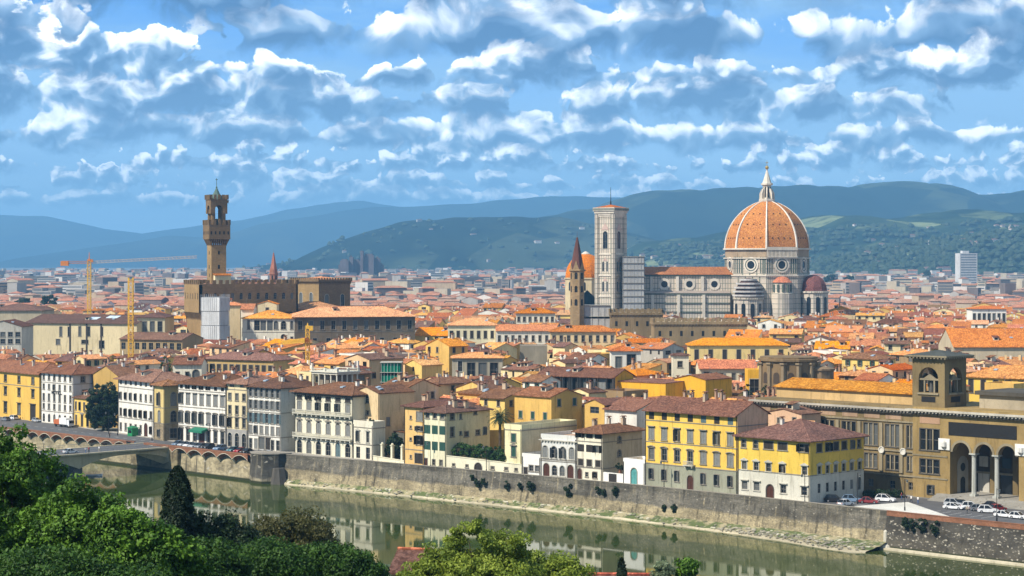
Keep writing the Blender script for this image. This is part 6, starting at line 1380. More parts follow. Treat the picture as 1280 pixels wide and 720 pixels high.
hero('house', 'peach pink gabled house between the yellow corner palazzo and the library', 957, 1002, 21.5, 21.5, 518, 7.5, C_PINK, roof=RB('gy', .20, .3, T_BROWN), front=[at(.40, .86, .93, 1.4), at(.8, .84, .95, 1.0)])
hero('house', 'yellow rooftop house with a pale glass roof behind the corner palazzo', 986, 1010, 15, 15, 532.5, 5, C_YEL2, roof=dict(kind='gx', pitch=.3, oh=.3, mat=plain((.45, .58, .64), .25)), extras=False)

mid('house', 'tall house with a low orange hipped roof directly before the town hall wall', 258, 300, 381, 947, 10, C_BEIGE, roof=TB('hip', .34, T_ORANGE), show=384)
mid('house', 'pale gabled attic house before the right half of the town hall wall', 322, 346, 380, 958, 9, C_CREAM, roof=TB('gy', .30, T_ORANGE, .4), front=[at(.5, .88, .95, 1.4)], show=384)
# ------------------------------------------------------------------ the roofs of the old town
rc = random.Random(11)
EXA = [(o_.x, o_.y, a_.x, a_.y, b_.x, b_.y, w_, d_) for o_, a_, b_, w_, d_ in EXC]
EXN = np.array(EXA)
def blocked(pts, mg=.5):
    for x, y in pts:
        dx_, dy_ = x-EXN[:, 0], y-EXN[:, 1]; s_ = dx_*EXN[:, 2]+dy_*EXN[:, 3]; t_ = dx_*EXN[:, 4]+dy_*EXN[:, 5]
        if np.any((s_ > -mg) & (s_ < EXN[:, 6]+mg) & (t_ > -mg) & (t_ < EXN[:, 7]+mg)): return True
    return False
def lots(x0, y0, x1, y1, out, lo=8, hi=17):
    w_, h = x1-x0, y1-y0
    if (w_ > hi or h > hi) and max(w_, h) > 2*lo:
        if w_ > h: c = x0+w_*rc.uniform(.36, .64); lots(x0, y0, c, y1, out, lo, hi); lots(c, y0, x1, y1, out, lo, hi)
        else: c = y0+h*rc.uniform(.36, .64); lots(x0, y0, x1, c, out, lo, hi); lots(x0, c, x1, y1, out, lo, hi)
    else: out.append((x0, y0, x1, y1))
WALLS = [('cream', (.76, .60, .31), 6), ('white', (.80, .75, .64), 5), ('beige', (.63, .47, .25), 4), ('yellow', (.78, .55, .17), 5), ('ochre', (.64, .40, .11), 3), ('peach', (.74, .49, .26), 2), ('grey', (.46, .42, .35), 1), ('brown', (.30, .20, .10), 1), ('pale grey', (.66, .62, .54), 1)]
WM = {k: plaster(c, .15) for k, c, _ in WALLS}; WN = [k for k, _, q in WALLS for _ in range(q)]
ROOFS = {'orange': T_ORANGE, 'red': T_RED, 'tan': T_TAN, 'brown': T_BROWN, 'maroon': T_MAROON}
cand = []
ANG2 = math.radians(-14); U2 = Vector((math.cos(ANG2), math.sin(ANG2))); V2 = Vector((-U2.y, U2.x)); ORG2 = Vector((0, 900))
def emit(org, u, v, x0, y0, x1, y1, jit):
    W_, D = x1-x0-rc.uniform(0, .25), y1-y0-rc.uniform(0, .25); p = org+u*x0+v*y0
    rot = math.atan2(u.y, u.x)+jit
    cs = [p, p+u*W_, p+u*W_+v*D, p+v*D, p+u*W_*.5+v*D*.5, p+u*W_*.5, p+v*D*.5, p+u*W_*.5+v*D, p+u*W_+v*D*.5]
    Yc = cs[4].y; px_, _ = proj((cs[4].x, Yc, 0))
    if not (-40 < px_ < 1320) or Yc < 505 or Yc > 1560 or blocked([(c.x, c.y) for c in cs]): return
    H = rc.gauss(17.0, 2.3) if Yc < 1250 else rc.gauss(16, 2.5)
    H = max(10, min(22.5, H)); pit = rc.uniform(.26, .40); kind = rc.choices(('gx', 'gy', 'hip', 'shed', 'flat'), (34, 22, 28, 9, 7))[0]
    if kind == 'gx' and D > W_*1.5: kind = 'gy'
    if kind == 'gy' and W_ > D*1.5: kind = 'gx'
    rise = {'gx': D/2, 'gy': W_/2, 'hip': min(W_, D)/2, 'shed': D*.6, 'flat': 1.5}[kind]*(pit if kind != 'flat' else 1)+1.6
    if kind == 'shed': pit *= .6
    xs = [proj((c.x, c.y, 0))[0] for c in cs[:4]]
    for (k0, k1, kb, kd) in KEEP:
        if Yc < kd-3 and max(xs) > k0-1 and min(xs) < k1+1:
            cap = z_at(kb, Yc)-rise
            if H > cap: H = cap
    if H < 5.0: return
    near = Yc < 640
    rm = rc.choices(('orange', 'red', 'tan', 'brown', 'maroon'), (10, 12, 12, 42, 24) if near else ((30, 22, 26, 16, 6) if Yc > 720 else (24, 20, 24, 22, 10)))[0]
    if px_ < 330 and Yc < 900: rm = rc.choices(('orange', 'red', 'tan', 'brown', 'maroon'), (7, 12, 9, 42, 30))[0]
    cand.append(dict(p=p, u=Vector((math.cos(rot), math.sin(rot))), W=W_, D=D, H=H, kind=kind, pit=pit, rm=rm, wall=rc.choice(WN), Y=Yc, px=px_, rise=rise, cs=cs))
def domain(org, u, v, xr, yr, ok, bw, bh, st):
    y = yr[0]
    while y < yr[1]:
        h = rc.uniform(*bh); x = xr[0]+rc.uniform(0, 20)
        while x < xr[1]:
            w_ = rc.uniform(*bw); c = org+u*(x+w_/2)+v*(y+h/2)
            if abs(c.x) < .29*c.y+30 and 480 < c.y < 1600 and ok(c):
                L = []; lots(x, y, x+w_, y+h, L, 7.5, 15 if c.y < 900 else 18)
                j = rc.uniform(-.06, .06)
                for l in L: emit(org, u, v, *l, j*0)
            x += w_+st
        y += h+st
domain(O, U, V, (-520, 420), (16.5, 268), lambda c: ab(c)[1] < 268, (30, 60), (24, 40), 3.6)
domain(ORG2, U2, V2, (-560, 560), (-420, 760), lambda c: ab(c)[1] > 292, (34, 70), (26, 44), 4.0)
# which ones show largest: a small painter's buffer of the picture, near to far
buf = np.zeros((360, 640), bool)
fx_ = [0, 118, 148, 222, 368, 392, 394, 452, 454, 473, 505, 560, 628, 630, 720, 806, 808, 922, 940, 975, 1136, 1138, 1206, 1208, 1280]; fy_ = [462, 462, 470, 474, 478, 478, 455, 455, 480, 478, 505, 512, 512, 531, 531, 525, 500, 503, 530, 500, 497, 440, 440, 480, 482]
for c in range(640): buf[int(np.interp(c*2, fx_, fy_))//2:, c] = True
for h in sorted(cand, key=lambda h: h['Y']):
    xs = [proj((c.x, c.y, 0))[0] for c in h['cs'][:4]]; yt = proj((h['cs'][4].x, h['Y'], h['H']+h['rise']*.75))[1]; yb = proj((h['p'].x, h['Y'], 0))[1]
    a, b_ = max(0, int(min(xs)/2)), min(640, int(max(xs)/2)+1); t_, q_ = max(0, int(yt/2)), min(360, int(yb/2)+1)
    if b_ <= a or q_ <= t_: h['vis'] = 0; continue
    h['vis'] = int((~buf[t_:q_, a:b_]).sum()); buf[t_:q_, a:b_] = True
    h['py'] = proj((h['cs'][4].x, h['Y'], h['H']))[1]
cand = [h for h in cand if h['vis'] > 0]
cand.sort(key=lambda h: -h['vis'])
NAMED = cand[:296]; REST = cand[296:]
print('houses', len(NAMED), len(REST))
# ---- labels: look first, then what it stands behind, then its place among its likes
REFS = [('yellow palazzo at left end', 20, 470), ('white hotel', 72, 470), ('dark tree', 128, 490), ('white seven bay palazzo', 170, 475), ('ochre corner palazzo', 205, 475), ('palazzo with green awning', 250, 480), ('narrow cream house', 296, 483),
        ('tall white palazzo', 335, 480), ('rooftop loggia', 424, 458), ('beige gabled house', 458, 485), ('pale grey house', 500, 480), ('green netted scaffold', 488, 465), ('green shuttered house', 545, 510), ('palm', 624, 515), ('pointed window house', 698, 545),
        ('brown roofed white house', 740, 535), ('grey ground floor palazzo', 862, 505), ('yellow corner palazzo', 1000, 530), ('library wing', 1060, 495), ('library tower', 1172, 445), ('brown church', 990, 450), ('golden yellow walls', 825, 480), ('dark top loggia', 715, 465),
        ('cream museum block', 100, 425), ('museum wing', 190, 415), ('sheeted tower', 268, 400), ('white arcaded palazzo', 335, 410), ('long dark palazzo', 445, 410), ('seven window cream house', 590, 412), ('long white wing', 658, 420), ('spired bell tower', 722, 385), ('marble bell tower', 765, 385), ('long crenellated wall', 875, 402),
        ('cathedral', 958, 388), ('seven window yellow house', 920, 437), ('cathedral tribune', 1020, 380), ('huge orange hall', 1240, 425), ('town hall', 300, 375), ('square brown hall', 398, 365), ('yellow house by library tower', 1245, 475), ('small yellow crane', 385, 430), ('tall crane', 112, 380), ('grey cube house', 667, 440), ('courthouse', 450, 335)]
KW = {'gx': 'gabled', 'gy': 'steep gabled', 'hip': 'hipped', 'shed': 'sloping', 'flat': 'flat'}
NW = {0: '', 1: ' and chimney', 2: ' and two chimneys', 3: ' and three chimneys', 4: ' and four chimneys'}
ORD = ['first', 'second', 'third', 'fourth', 'fifth', 'sixth', 'seventh', 'eighth', 'ninth', 'tenth']
for i, h in enumerate(NAMED):
    h['chim'] = rc.choices((0, 1, 2, 3, 4), (1, 3, 4, 3, 1))[0]
    best = min(REFS, key=lambda r: abs(r[1]-h['px'])*1.0+abs(r[2]-h['py'])*2.2)
    dxp = h['px']-best[1]; dyp = h['py']-best[2]
    rel = ('left of' if dxp < 0 else 'right of') if abs(dxp) > 1.5*abs(dyp)+14 else ('behind' if dyp < 0 else 'in front of')
    rw = 'flat roof' if h['kind'] == 'flat' else f"{h['rm']} {KW[h['kind']]} roof"
    h['lab'] = f"{h['wall']} house with {rw}{NW[h['chim']] if h['kind'] != 'flat' else ''}, {rel} the {best[0]}"
for h in NAMED:
    if len(h['lab'].split()) > 13: h['lab'] = h['lab'].replace(NW[h['chim']], '') if h['chim'] else h['lab']
    if len(h['lab'].split()) > 13: h['lab'] = h['lab'].replace('steep ', '')
groups_ = {}
for h in NAMED: groups_.setdefault(h['lab'], []).append(h)
for lab, hs_ in groups_.items():
    if len(hs_) == 1: continue
    hs_.sort(key=lambda h: h['px']); n_ = len(hs_)
    for i, h in enumerate(hs_):
        h['lab'] = lab+(', left one' if i == 0 else ', right one') if n_ == 2 else lab+(', leftmost' if i == 0 else ', rightmost' if i == n_-1 else f', {ORD[i]} from left')
SHC = ['', '', 'd', 'dh', 'go', 'n', 'no', 'g', 'gh', 'd']
GROUPN = 'tiled houses of the old town'
for i, h in enumerate(NAMED):
    W_, D, H = h['W'], h['D'], h['H']; p = h['p']; u = h['u']; v = Vector((-u.y, u.x))
    sh = rc.choice(SHC); ww = rc.choice((1.0, 1.2, 1.4)); hgt = rc.uniform(1.5, 2.0)
    fr, rt = [], []
    for lst, S in ((fr, W_), (rt, D)):
        n_ = max(1, int(S/rc.uniform(3.2, 4.6)))
        for fl_, zt0 in enumerate((H-.75, H-4.3)):
            if zt0-hgt < 1 or rc.random() < .1: continue
            skip = tuple(k for k in range(n_) if rc.random() < (.2 if lst is fr else .4))
            if fl_ == 0 and rc.random() < .12: lst.append(row(max(1, int(S/5)), (zt0-1.7)/H, zt0/H, 3.2, sur='')); continue
            lst.append(row(n_, (zt0-hgt)/H, zt0/H, ww, skip=skip, shut=sh if rc.random() < .8 else '', sur='s' if rc.random() < .6 else ''))
    roof = dict(kind='flat', par=rc.uniform(.5, 1.1), mat=plaster((.50, .30, .2))) if h['kind'] == 'flat' else dict(kind=h['kind'], pitch=h['pit'], oh=rc.uniform(.5, .9), mat=ROOFS[h['rm']])
    h['ob'] = building('house', h['lab'], (p.x, p.y, 0), (p.x+u.x*W_, p.y+u.y*W_, 0), D, H, WM[h['wall']], roof=roof, front=fr, right=rt, chim=h['chim'] if h['kind'] != 'flat' else 0, group=GROUPN, cat='house', seed=i, rightm=WM[h['wall']])
# ---- the smaller roofs beyond, one mass
WLIST = [WM[k] for k in WM]; WIDX = {k: i for i, k in enumerate(WM)}; RLIST = [T_ORANGE, T_RED, T_TAN, T_BROWN, T_MAROON, tiles((.46, .16, .055), 't_o2'), tiles((.57, .20, .07), 't_o3'), tiles((.34, .10, .045), 't_o4'), T_FAR]
RIDX = {'orange': 0, 'red': 1, 'tan': 2, 'brown': 3, 'maroon': 4}
def simple_house(s, p, u, W_, D, H, kind, pit, wi, ri, chim, wins=True, nW=len(WLIST), gi=None):
    v = Vector((-u.y, u.x)); T = lambda x, y, z: (p.x+u.x*x+v.x*y, p.y+u.y*x+v.y*y, z)
    for a, b_ in (((0, 0), (W_, 0)), ((W_, 0), (W_, D)), ((W_, D), (0, D)), ((0, D), (0, 0))): s.poly([T(*a, 0), T(*b_, 0), T(*b_, H), T(*a, H)], wi)
    if kind == 'flat': s.poly([T(0, 0, H), T(W_, 0, H), T(W_, D, H), T(0, D, H)], nW+ri)
    else:
        F_, gab, rf = roof_geo(W_, D, H, kind, pit, .5)
        for f in F_: s.poly([T(*q) for q in f], nW+ri); 
        lo = min(q[2] for f in F_ for q in f); xs = [q[0] for f in F_ for q in f]; ys = [q[1] for f in F_ for q in f]
        s.poly([T(min(xs), min(ys), lo-.02), T(max(xs), min(ys), lo-.02), T(max(xs), max(ys), lo-.02), T(min(xs), max(ys), lo-.02)], nW+ri) if kind == 'hip' else None
        for sd_, pts in gab: s.poly([T(*q) for q in pts], wi)
        for k in range(chim):
            x, y = rc.uniform(.15, .85)*W_, rc.uniform(.2, .8)*D; z = rf(x, y); c = rc.uniform(.3, .55); hh = rc.uniform(.9, 1.9)
            a = [T(x-c, y-c*.7, 0), T(x+c, y-c*.7, 0), T(x+c, y+c*.7, 0), T(x-c, y+c*.7, 0)]
            for i in range(4): q0, q1 = a[i], a[(i+1) % 4]; s.poly([(q0[0], q0[1], z-.6), (q1[0], q1[1], z-.6), (q1[0], q1[1], z+hh), (q0[0], q0[1], z+hh)], rc.choice((1, 8, 2)))
            s.poly([(q[0], q[1], z+hh) for q in a], 3 % nW)
    if wins and gi is not None:
        for S, fn in ((W_, lambda a, z: T(a, -.03, z)), (D, lambda a, z: T(W_+.03, a, z))):
            n_ = max(1, int(S/3.8))
            for k in range(n_):
                for zt0 in (H-.8, H-4.3):
                    if rc.random() < .75: c = (k+.5)*S/n_; s.poly([fn(c-.55, zt0-1.7), fn(c+.55, zt0-1.7), fn(c+.55, zt0), fn(c-.55, zt0)], gi)
s = MB(); gi = len(WLIST)+len(RLIST)
for h in REST: simple_house(s, h['p'], h['u'], h['W'], h['D'], h['H'], h['kind'], h['pit'], WIDX[h['wall']], rc.choice((RIDX[h['rm']], RIDX[h['rm']], 5, 6, 7)) if h['kind'] != 'flat' else 8, rc.choice((0, 1, 1, 2, 3)), True, gi=gi)
o_ = s.build('old_town_houses', WLIST+RLIST+[DARK]); o_['kind'] = 'stuff'
# ---- the newer town on the plain
FW = [plaster((.66, .62, .56), .06), plaster((.40, .37, .33), .08), plaster((.48, .37, .25), .1), plaster((.28, .25, .22), .1), plaster((.52, .44, .32), .08), plaster((.18, .15, .14), .1)]
FR = [T_FAR, tiles((.40, .12, .055), 't_f2'), plaster((.30, .27, .24)), plaster((.16, .155, .15)), tiles((.34, .17, .10), 't_f3')]
s = MB(); gi = len(FW)+len(FR)
for k in range(15000):
    Y = 1480+ (rc.random()**1.6)*5600; X = rc.uniform(-.33, .33)*Y
    near = Y < 2200
    if blocked([(X, Y)], 6): continue
    W_ = rc.uniform(10, 22) if near else rc.choice((rc.uniform(9, 22), rc.uniform(9, 22), rc.uniform(20, 40))); D = rc.uniform(9, 16); H = rc.gauss(14, 3) if near else rc.choice((9, 12, 15, 18, 18, 21, 24, 30 if rc.random() < .3 else 15))
    H = max(6, H); 
    top_py = proj((X, Y, H))[1]
    if top_py < 332.5: H = max(6, min(H, z_at(332.5, Y))) if rc.random() < .985 else H
    a = rc.choice((-.24, -.24, .3, 1.2))+rc.uniform(-.1, .1); u = Vector((math.cos(a), math.sin(a)))
    hilly = near or rc.random() < .34
    simple_house(s, Vector((X, Y)), u, W_, D, H, rc.choice(('gx', 'hip', 'hip')) if hilly else 'flat', .3, rc.choice((0, 0, 1, 1, 2, 3, 4, 4, 5)), rc.choice((0, 0, 1, 4)) if hilly else rc.choice((2, 3, 3)), 0, False, nW=len(FW))
    if not near and rc.random() < .5:
        v = Vector((-u.y, u.x))
        for r_ in range(int(H/3.3)):
            z = 1.6+3.3*r_; q0 = Vector((X, Y))+u*.8-v*.06; q1 = Vector((X, Y))+u*(W_-.8)-v*.06; s.poly([(q0.x, q0.y, z), (q1.x, q1.y, z), (q1.x, q1.y, z+1.4), (q0.x, q0.y, z+1.4)], gi)
o_ = s.build('distant_town', FW+FR+[plain((.10, .115, .13), .4)]); o_['kind'] = 'stuff'
# trees of the plain and the villas and woods on the hills
def leafmat(key, c1, c2, tr=.25):
    if key in MATS: return MATS[key]
    m_, x, b = mat('foliage'); f1 = x.noise(x.pos, .9, 3, .6); f2 = x.noise(x.pos, 7.0, 2, .6)
    a = x.mix(x.smooth(f1, .36, .64), c1, c2); a = x.mix(x.smooth(f2, .5, .78, 0, .6), a, mulc(c2, 1.45)); x.put(b.inputs['Base Color'], a); b.inputs['Roughness'].default_value = .6; b.inputs['Specular IOR Level'].default_value = .25
    if tr:
        td = x.node('ShaderNodeBsdfTranslucent'); x.put(td.inputs[0], x.mix(.5, a, mulc(c2, 1.6))); mx = x.node('ShaderNodeMixShader'); mx.inputs[0].default_value = tr
        x.l.new(b.outputs[0], mx.inputs[1]); x.l.new(td.outputs[0], mx.inputs[2]); x.l.new(mx.outputs[0], [q for q in x.n if q.type == 'OUTPUT_MATERIAL'][0].inputs[0])
    MATS[key] = m_; return m_
LF_FAR = leafmat('lf_far', (.018, .032, .012), (.035, .055, .018), 0)
def lump(s, p, r, h):
    n_ = 6; a0 = rc.random()*6; 
    R_ = [[(p[0]+r*k*math.cos(a0+2*PI*i/n_)*rc.uniform(.75, 1.2), p[1]+r*k*math.sin(a0+2*PI*i/n_)*rc.uniform(.75, 1.2), p[2]+h*z*rc.uniform(.9, 1.1)) for i in range(n_)] for k, z in ((.6, 0), (1, .35), (.8, .72), (.3, .98))]
    for A, B in zip(R_[:-1], R_[1:]):
        for i in range(n_): j = (i+1) % n_; s.poly([A[i], A[j], B[j], B[i]])
    s.poly(R_[-1])
s = MB()
for k in range(1500):
    Y = 1650+rc.random()**1.2*5200; X = rc.uniform(-.33, .33)*Y
    for q in range(rc.choice((1, 2, 4, 6))): lump(s, (X+rc.uniform(-22, 22), Y+rc.uniform(-8, 8), 0), rc.uniform(3.5, 7), rc.uniform(7, 14))
o_ = s.build('distant_trees', LF_FAR); o_['kind'] = 'stuff'
hills_ = [o for o in COL.objects if o.name.split('.')[0] == 'hills']
sv, stt = MB(), MB()
for o, nv, nt in ((hills_[4], 120, 900), (hills_[5], 110, 1300), (hills_[3], 30, 160)):
    vs = [v.co for v in o.data.vertices if v.co.y < (6400 if o is hills_[4] else 5500 if o is hills_[5] else 7700) and v.co.z > 6 and -20 < proj(v.co)[0] < 1300]
    cen = [rc.choice(vs) for _ in range(9)]
    for k in range(nv):
        v = rc.choice(vs) if rc.random() < .25 else min(rc.sample(vs, 60), key=lambda q: min((q-c).length for c in cen))
        u = Vector((math.cos(rc.random()), .3)).normalized(); simple_house(sv, Vector((v.x+rc.uniform(-30, 30), v.y+rc.uniform(-20, 20))), u, rc.uniform(10, 24), 10, v.z+rc.uniform(5, 9), 'hip', .3, rc.choice((0, 1, 4)), rc.choice((0, 1)), 0, False, nW=len(FW))
    for k in range(nt):
        v = rc.choice(vs); lump(stt, (v.x+rc.uniform(-40, 40), v.y+rc.uniform(-30, 30), v.z-4), rc.uniform(6, 16), rc.uniform(9, 18))
o_ = sv.build('hillside_villas', FW+FR); o_['kind'] = 'stuff'
o_ = stt.build('hillside_trees', LF_FAR); o_['kind'] = 'stuff'
# ------------------------------------------------------------------ trees and shrubs
rt = np.random.RandomState(5)
LF_BRIGHT = leafmat('lf_bright', (.020, .062, .005), (.100, .200, .014), .13); LF_DARK = leafmat('lf_dark', (.010, .022, .008), (.028, .055, .016), .15); LF_MID = leafmat('lf_mid', (.016, .048, .006), (.052, .115, .014), .18)
LF_LIGHT = leafmat('lf_light', (.085, .13, .014), (.27, .33, .045)); LF_OLIVE = leafmat('lf_olive', (.045, .050, .014), (.10, .095, .03)); LF_CYP = leafmat('lf_cyp', (.008, .018, .008), (.020, .038, .014), .1); LF_GREY = leafmat('lf_grey', (.13, .17, .10), (.24, .29, .16))
BARK = plaster((.09, .065, .04), .25)
def leaves(name, pts, size, m_, parent, nrm=None, stretch=1.5):
    """many small leaf faces at the given points"""
    n_ = len(pts); d = rt.normal(size=(n_, 3)); 
    if nrm is not None: d = d*.75+nrm
    d /= np.linalg.norm(d, axis=1)[:, None]+1e-9
    t1 = np.cross(d, rt.normal(size=(n_, 3))); t1 /= np.linalg.norm(t1, axis=1)[:, None]+1e-9; t2 = np.cross(d, t1)
    sz = (size*(.6+.8*rt.rand(n_)))[:, None]
    q = np.stack([pts-t1*sz*stretch*.5, pts+t2*sz*.42, pts+t1*sz*stretch*.5, pts-t2*sz*.42], 1).reshape(-1, 3)
    me = bpy.data.meshes.new(name); me.vertices.add(4*n_); me.vertices.foreach_set('co', q.ravel()); me.loops.add(4*n_); me.loops.foreach_set('vertex_index', np.arange(4*n_, dtype=np.int32))
    me.polygons.add(n_); me.polygons.foreach_set('loop_start', np.arange(0, 4*n_, 4, dtype=np.int32)); me.polygons.foreach_set('loop_total', np.full(n_, 4, dtype=np.int32))
    me.materials.append(m_); me.update(); me.validate(); return link(name, me, parent)
def clump_points(blobs, n_, cl, cr):
    """blobs: (x, y, z, rx, ry, rz); foliage gathers in clumps near the surface of each"""
    P, Nn = [], []; vol = np.array([b[3]*b[4] for b in blobs]); vol /= vol.sum()
    for b, w_ in zip(blobs, vol):
        k = max(6, int(cl*w_)); u = rt.normal(size=(k, 3)); u /= np.linalg.norm(u, axis=1)[:, None]; rad = (.45+.60*rt.rand(k)**.6)[:, None]
        c = u*rad*np.array(b[3:6]); m = int(n_*w_/k)+1
        for ci, ui in zip(c, u):
            r = cr*(.55+.9*rt.rand()); v = rt.normal(size=(m, 3)); v /= np.linalg.norm(v, axis=1)[:, None]; v *= (r*(.35+.65*rt.rand(m)**.5))[:, None]; v[:, 2] *= .75
            P.append(ci+v+np.array(b[:3])); Nn.append(np.tile(ui*.5, (m, 1))+v/r*.8)
    return np.concatenate(P), np.concatenate(Nn)
def tree(name, label, cat, base, blobs, n_, size, m_, cl=90, cr=.8, trunk=.25, group=None, stretch=1.5):
    """base on the ground; blobs relative to base"""
    t = thing(name, label, cat, base, 0, group); s = MB(); b0 = max(blobs, key=lambda b: b[3])
    top = Vector((b0[0], b0[1], b0[2]+b0[5]*.35)); s.tube((0, 0, -.6), top*.5, trunk, trunk*.75, 8); s.tube(top*.5, top, trunk*.75, trunk*.3, 7)
    for b in blobs:
        for k in range(5):
            e = Vector((b[0]+rt.uniform(-.7, .7)*b[3], b[1]+rt.uniform(-.7, .7)*b[4], b[2]+rt.uniform(-.2, .7)*b[5])); s.tube(top*rt.uniform(.4, .9), e, trunk*.32, trunk*.08, 5)
    s.build('trunk', BARK, t)
    P, Nn = clump_points(blobs, n_, cl, cr); leaves('crown', P, size, m_, t, Nn, stretch); return t
def fg(px, py, Y): return atY(px, py, Y)
def blob(px, py, Y, rpx, rpy, base, dy=0.0):
    c = atY(px, py, Y); k = Y/F; return (c.x-base.x, c.y+dy-base.y, c.z-base.z, rpx*k, max(rpx*k*.8, .6), rpy*k)
def ftree(name, label, cat, Y, blobs, n_, size, m_, **k):
    px, py = blobs[0][0], blobs[0][1]; p = atY(px, py, Y); base = Vector((p.x, p.y, hill_z(p.x, p.y)))
    return tree(name, label, cat, base, [blob(q[0], q[1], Y, q[2], q[3], base, q[4] if len(q) > 4 else 0) for q in blobs], n_, size, m_, **k)
ftree('broadleaf_tree', 'tall bright green tree in the bottom left corner', 'tree', 112, [(0, 650, 84, 112), (50, 668, 58, 98, 1), (-50, 620, 70, 80, 3), (20, 720, 100, 80)], 130000, .145, LF_BRIGHT, cl=800, cr=.58)
ftree('broadleaf_tree', 'rounded bright green tree right of the tallest corner tree', 'tree', 104, [(96, 692, 50, 92), (72, 705, 58, 84, 1), (128, 708, 48, 84)], 95000, .14, LF_BRIGHT, cl=520, cr=.54)
ftree('broadleaf_tree', 'lower bright green tree left of the dark cypress', 'tree', 100, [(178, 714, 46, 68), (210, 724, 42, 60), (150, 722, 50, 84)], 80000, .135, LF_BRIGHT, cl=440, cr=.52)
ftree('broadleaf_tree', 'dark green tree filling the gap below the two rounded trees', 'tree', 92, [(60, 745, 110, 50), (150, 750, 70, 36)], 45000, .13, LF_MID, cl=320, cr=.7)
ftree('shrub', 'mid green bush at the bottom edge under the cypress', 'bush', 118, [(262, 712, 46, 34), (236, 720, 40, 30)], 34000, .13, LF_MID, cl=260, cr=.6)
ftree('shrub', 'broad green bush at the bottom edge below the olive brown bush', 'bush', 124, [(340, 712, 50, 34), (310, 716, 40, 30)], 38000, .13, LF_MID, cl=280, cr=.62)
ftree('shrub', 'broad green bush at the bottom edge left of the red roof', 'bush', 126, [(420, 714, 48, 32), (455, 722, 30, 20), (385, 716, 40, 34)], 38000, .13, LF_MID, cl=280, cr=.62)
ftree('shrub', 'olive brown bush behind the green bushes right of the cypress', 'bush', 160, [(362, 672, 52, 33), (330, 682, 40, 26), (395, 684, 32, 24)], 30000, .15, LF_OLIVE, cl=220, cr=.75)
ftree('shrub', 'dark round bush at the right foot of the cypress', 'bush', 152, [(268, 668, 30, 26), (292, 682, 34, 24), (246, 676, 22, 24)], 22000, .15, LF_DARK, cl=180, cr=.7)
def conifer(label, px, pt, pb, wpx, Y, n_=9000, size=.2):
    p = atY(px, pb, Y); base = Vector((p.x, p.y, hill_z(p.x, p.y))); k = Y/F; zt5 = z_at(pt, Y)-base.z; r0 = wpx/2*k; zb5 = max(.4, z_at(pb, Y)-base.z-2)
    t = thing('cypress', label, 'tree', base); s = MB(); s.tube((0, 0, -.5), (0, 0, zt5*.85), .22, .05, 7); s.build('trunk', BARK, t)
    z = rt.rand(n_)**.85; th = rt.rand(n_)*6.283; prof = np.clip(1.15*np.sin(np.pi*np.clip(z*.58+.41, 0, 1))**.62, 0.05, 1); tuft = .80+.20*np.sin(th*4+z*17)*np.sin(z*24+th*2)+.12*np.sin(th*9+z*41)
    rr = r0*prof*tuft*(.72+.3*rt.rand(n_)); P = np.stack([rr*np.cos(th), rr*np.sin(th), zb5+(zt5-zb5)*z], 1); Nn = np.stack([np.cos(th), np.sin(th), .35+0*th], 1)
    leaves('crown', P, size, LF_CYP, t, Nn, 1.8); return t
conifer('dark tall cypress standing before the river wall reflections', 222, 584, 676, 50, 150, 22000, .17)
conifer('small dark pointed cypress at the bottom edge right of the pale tree', 777, 698, 722, 17, 150, 3500, .13)
ftree('broadleaf_tree', 'pale yellow green tree in the bottom centre before the river', 'tree', 120, [(594, 696, 36, 50), (562, 708, 36, 36), (636, 706, 34, 40), (598, 730, 84, 34), (530, 722, 30, 20)], 80000, .12, LF_LIGHT, cl=520, cr=.46)
ftree('shrub', 'pale green bush right of the pale yellow green tree', 'bush', 124, [(700, 718, 34, 20), (668, 716, 22, 24)], 16000, .12, LF_LIGHT, cl=160, cr=.45)
ftree('shrub', 'small grey green bush right of the small pointed cypress', 'bush', 150, [(829, 715, 13, 12)], 2500, .14, LF_GREY, cl=30, cr=.35)
ftree('shrub', 'bright green bush at the bottom edge right of the grey green bush', 'bush', 150, [(858, 712, 14, 13)], 2600, .14, LF_BRIGHT, cl=30, cr=.35)
# houses on the near bank with red roofs among the trees
def near_house(label, px0, px1, py_e, Y, D, kind, pitch, rot=0.0, m_=T_RED):
    p = atY((px0+px1)/2, py_e, Y); g0 = hill_z(p.x, p.y)-1; W_ = (px1-px0)/F*Y; d = Vector((math.cos(rot), math.sin(rot), 0)); P0 = p-d*W_/2; P1 = p+d*W_/2
    return building('cottage', label, P0, P1, D, p.z-g0, C_BEIGE, roof=dict(kind=kind, pitch=pitch, oh=.5, mat=m_, ridge=tiles((.55, .10, .03), 't_ridge')), chim=0, base_z=g0, extras=False, cat='house')
near_house('red tiled cottage roof among the bottom trees by the pale tree', 488, 528, 714, 205, 6, 'gx', .55, -.25, tiles((.15, .055, .035), 't_cot', (.10, .04, .03)))
near_house('low brown tiled roof behind the small pointed cypress', 738, 812, 737, 190, 5, 'gx', .35, -.05, tiles((.15, .06, .04), 't_cot2', (.10, .04, .03)))
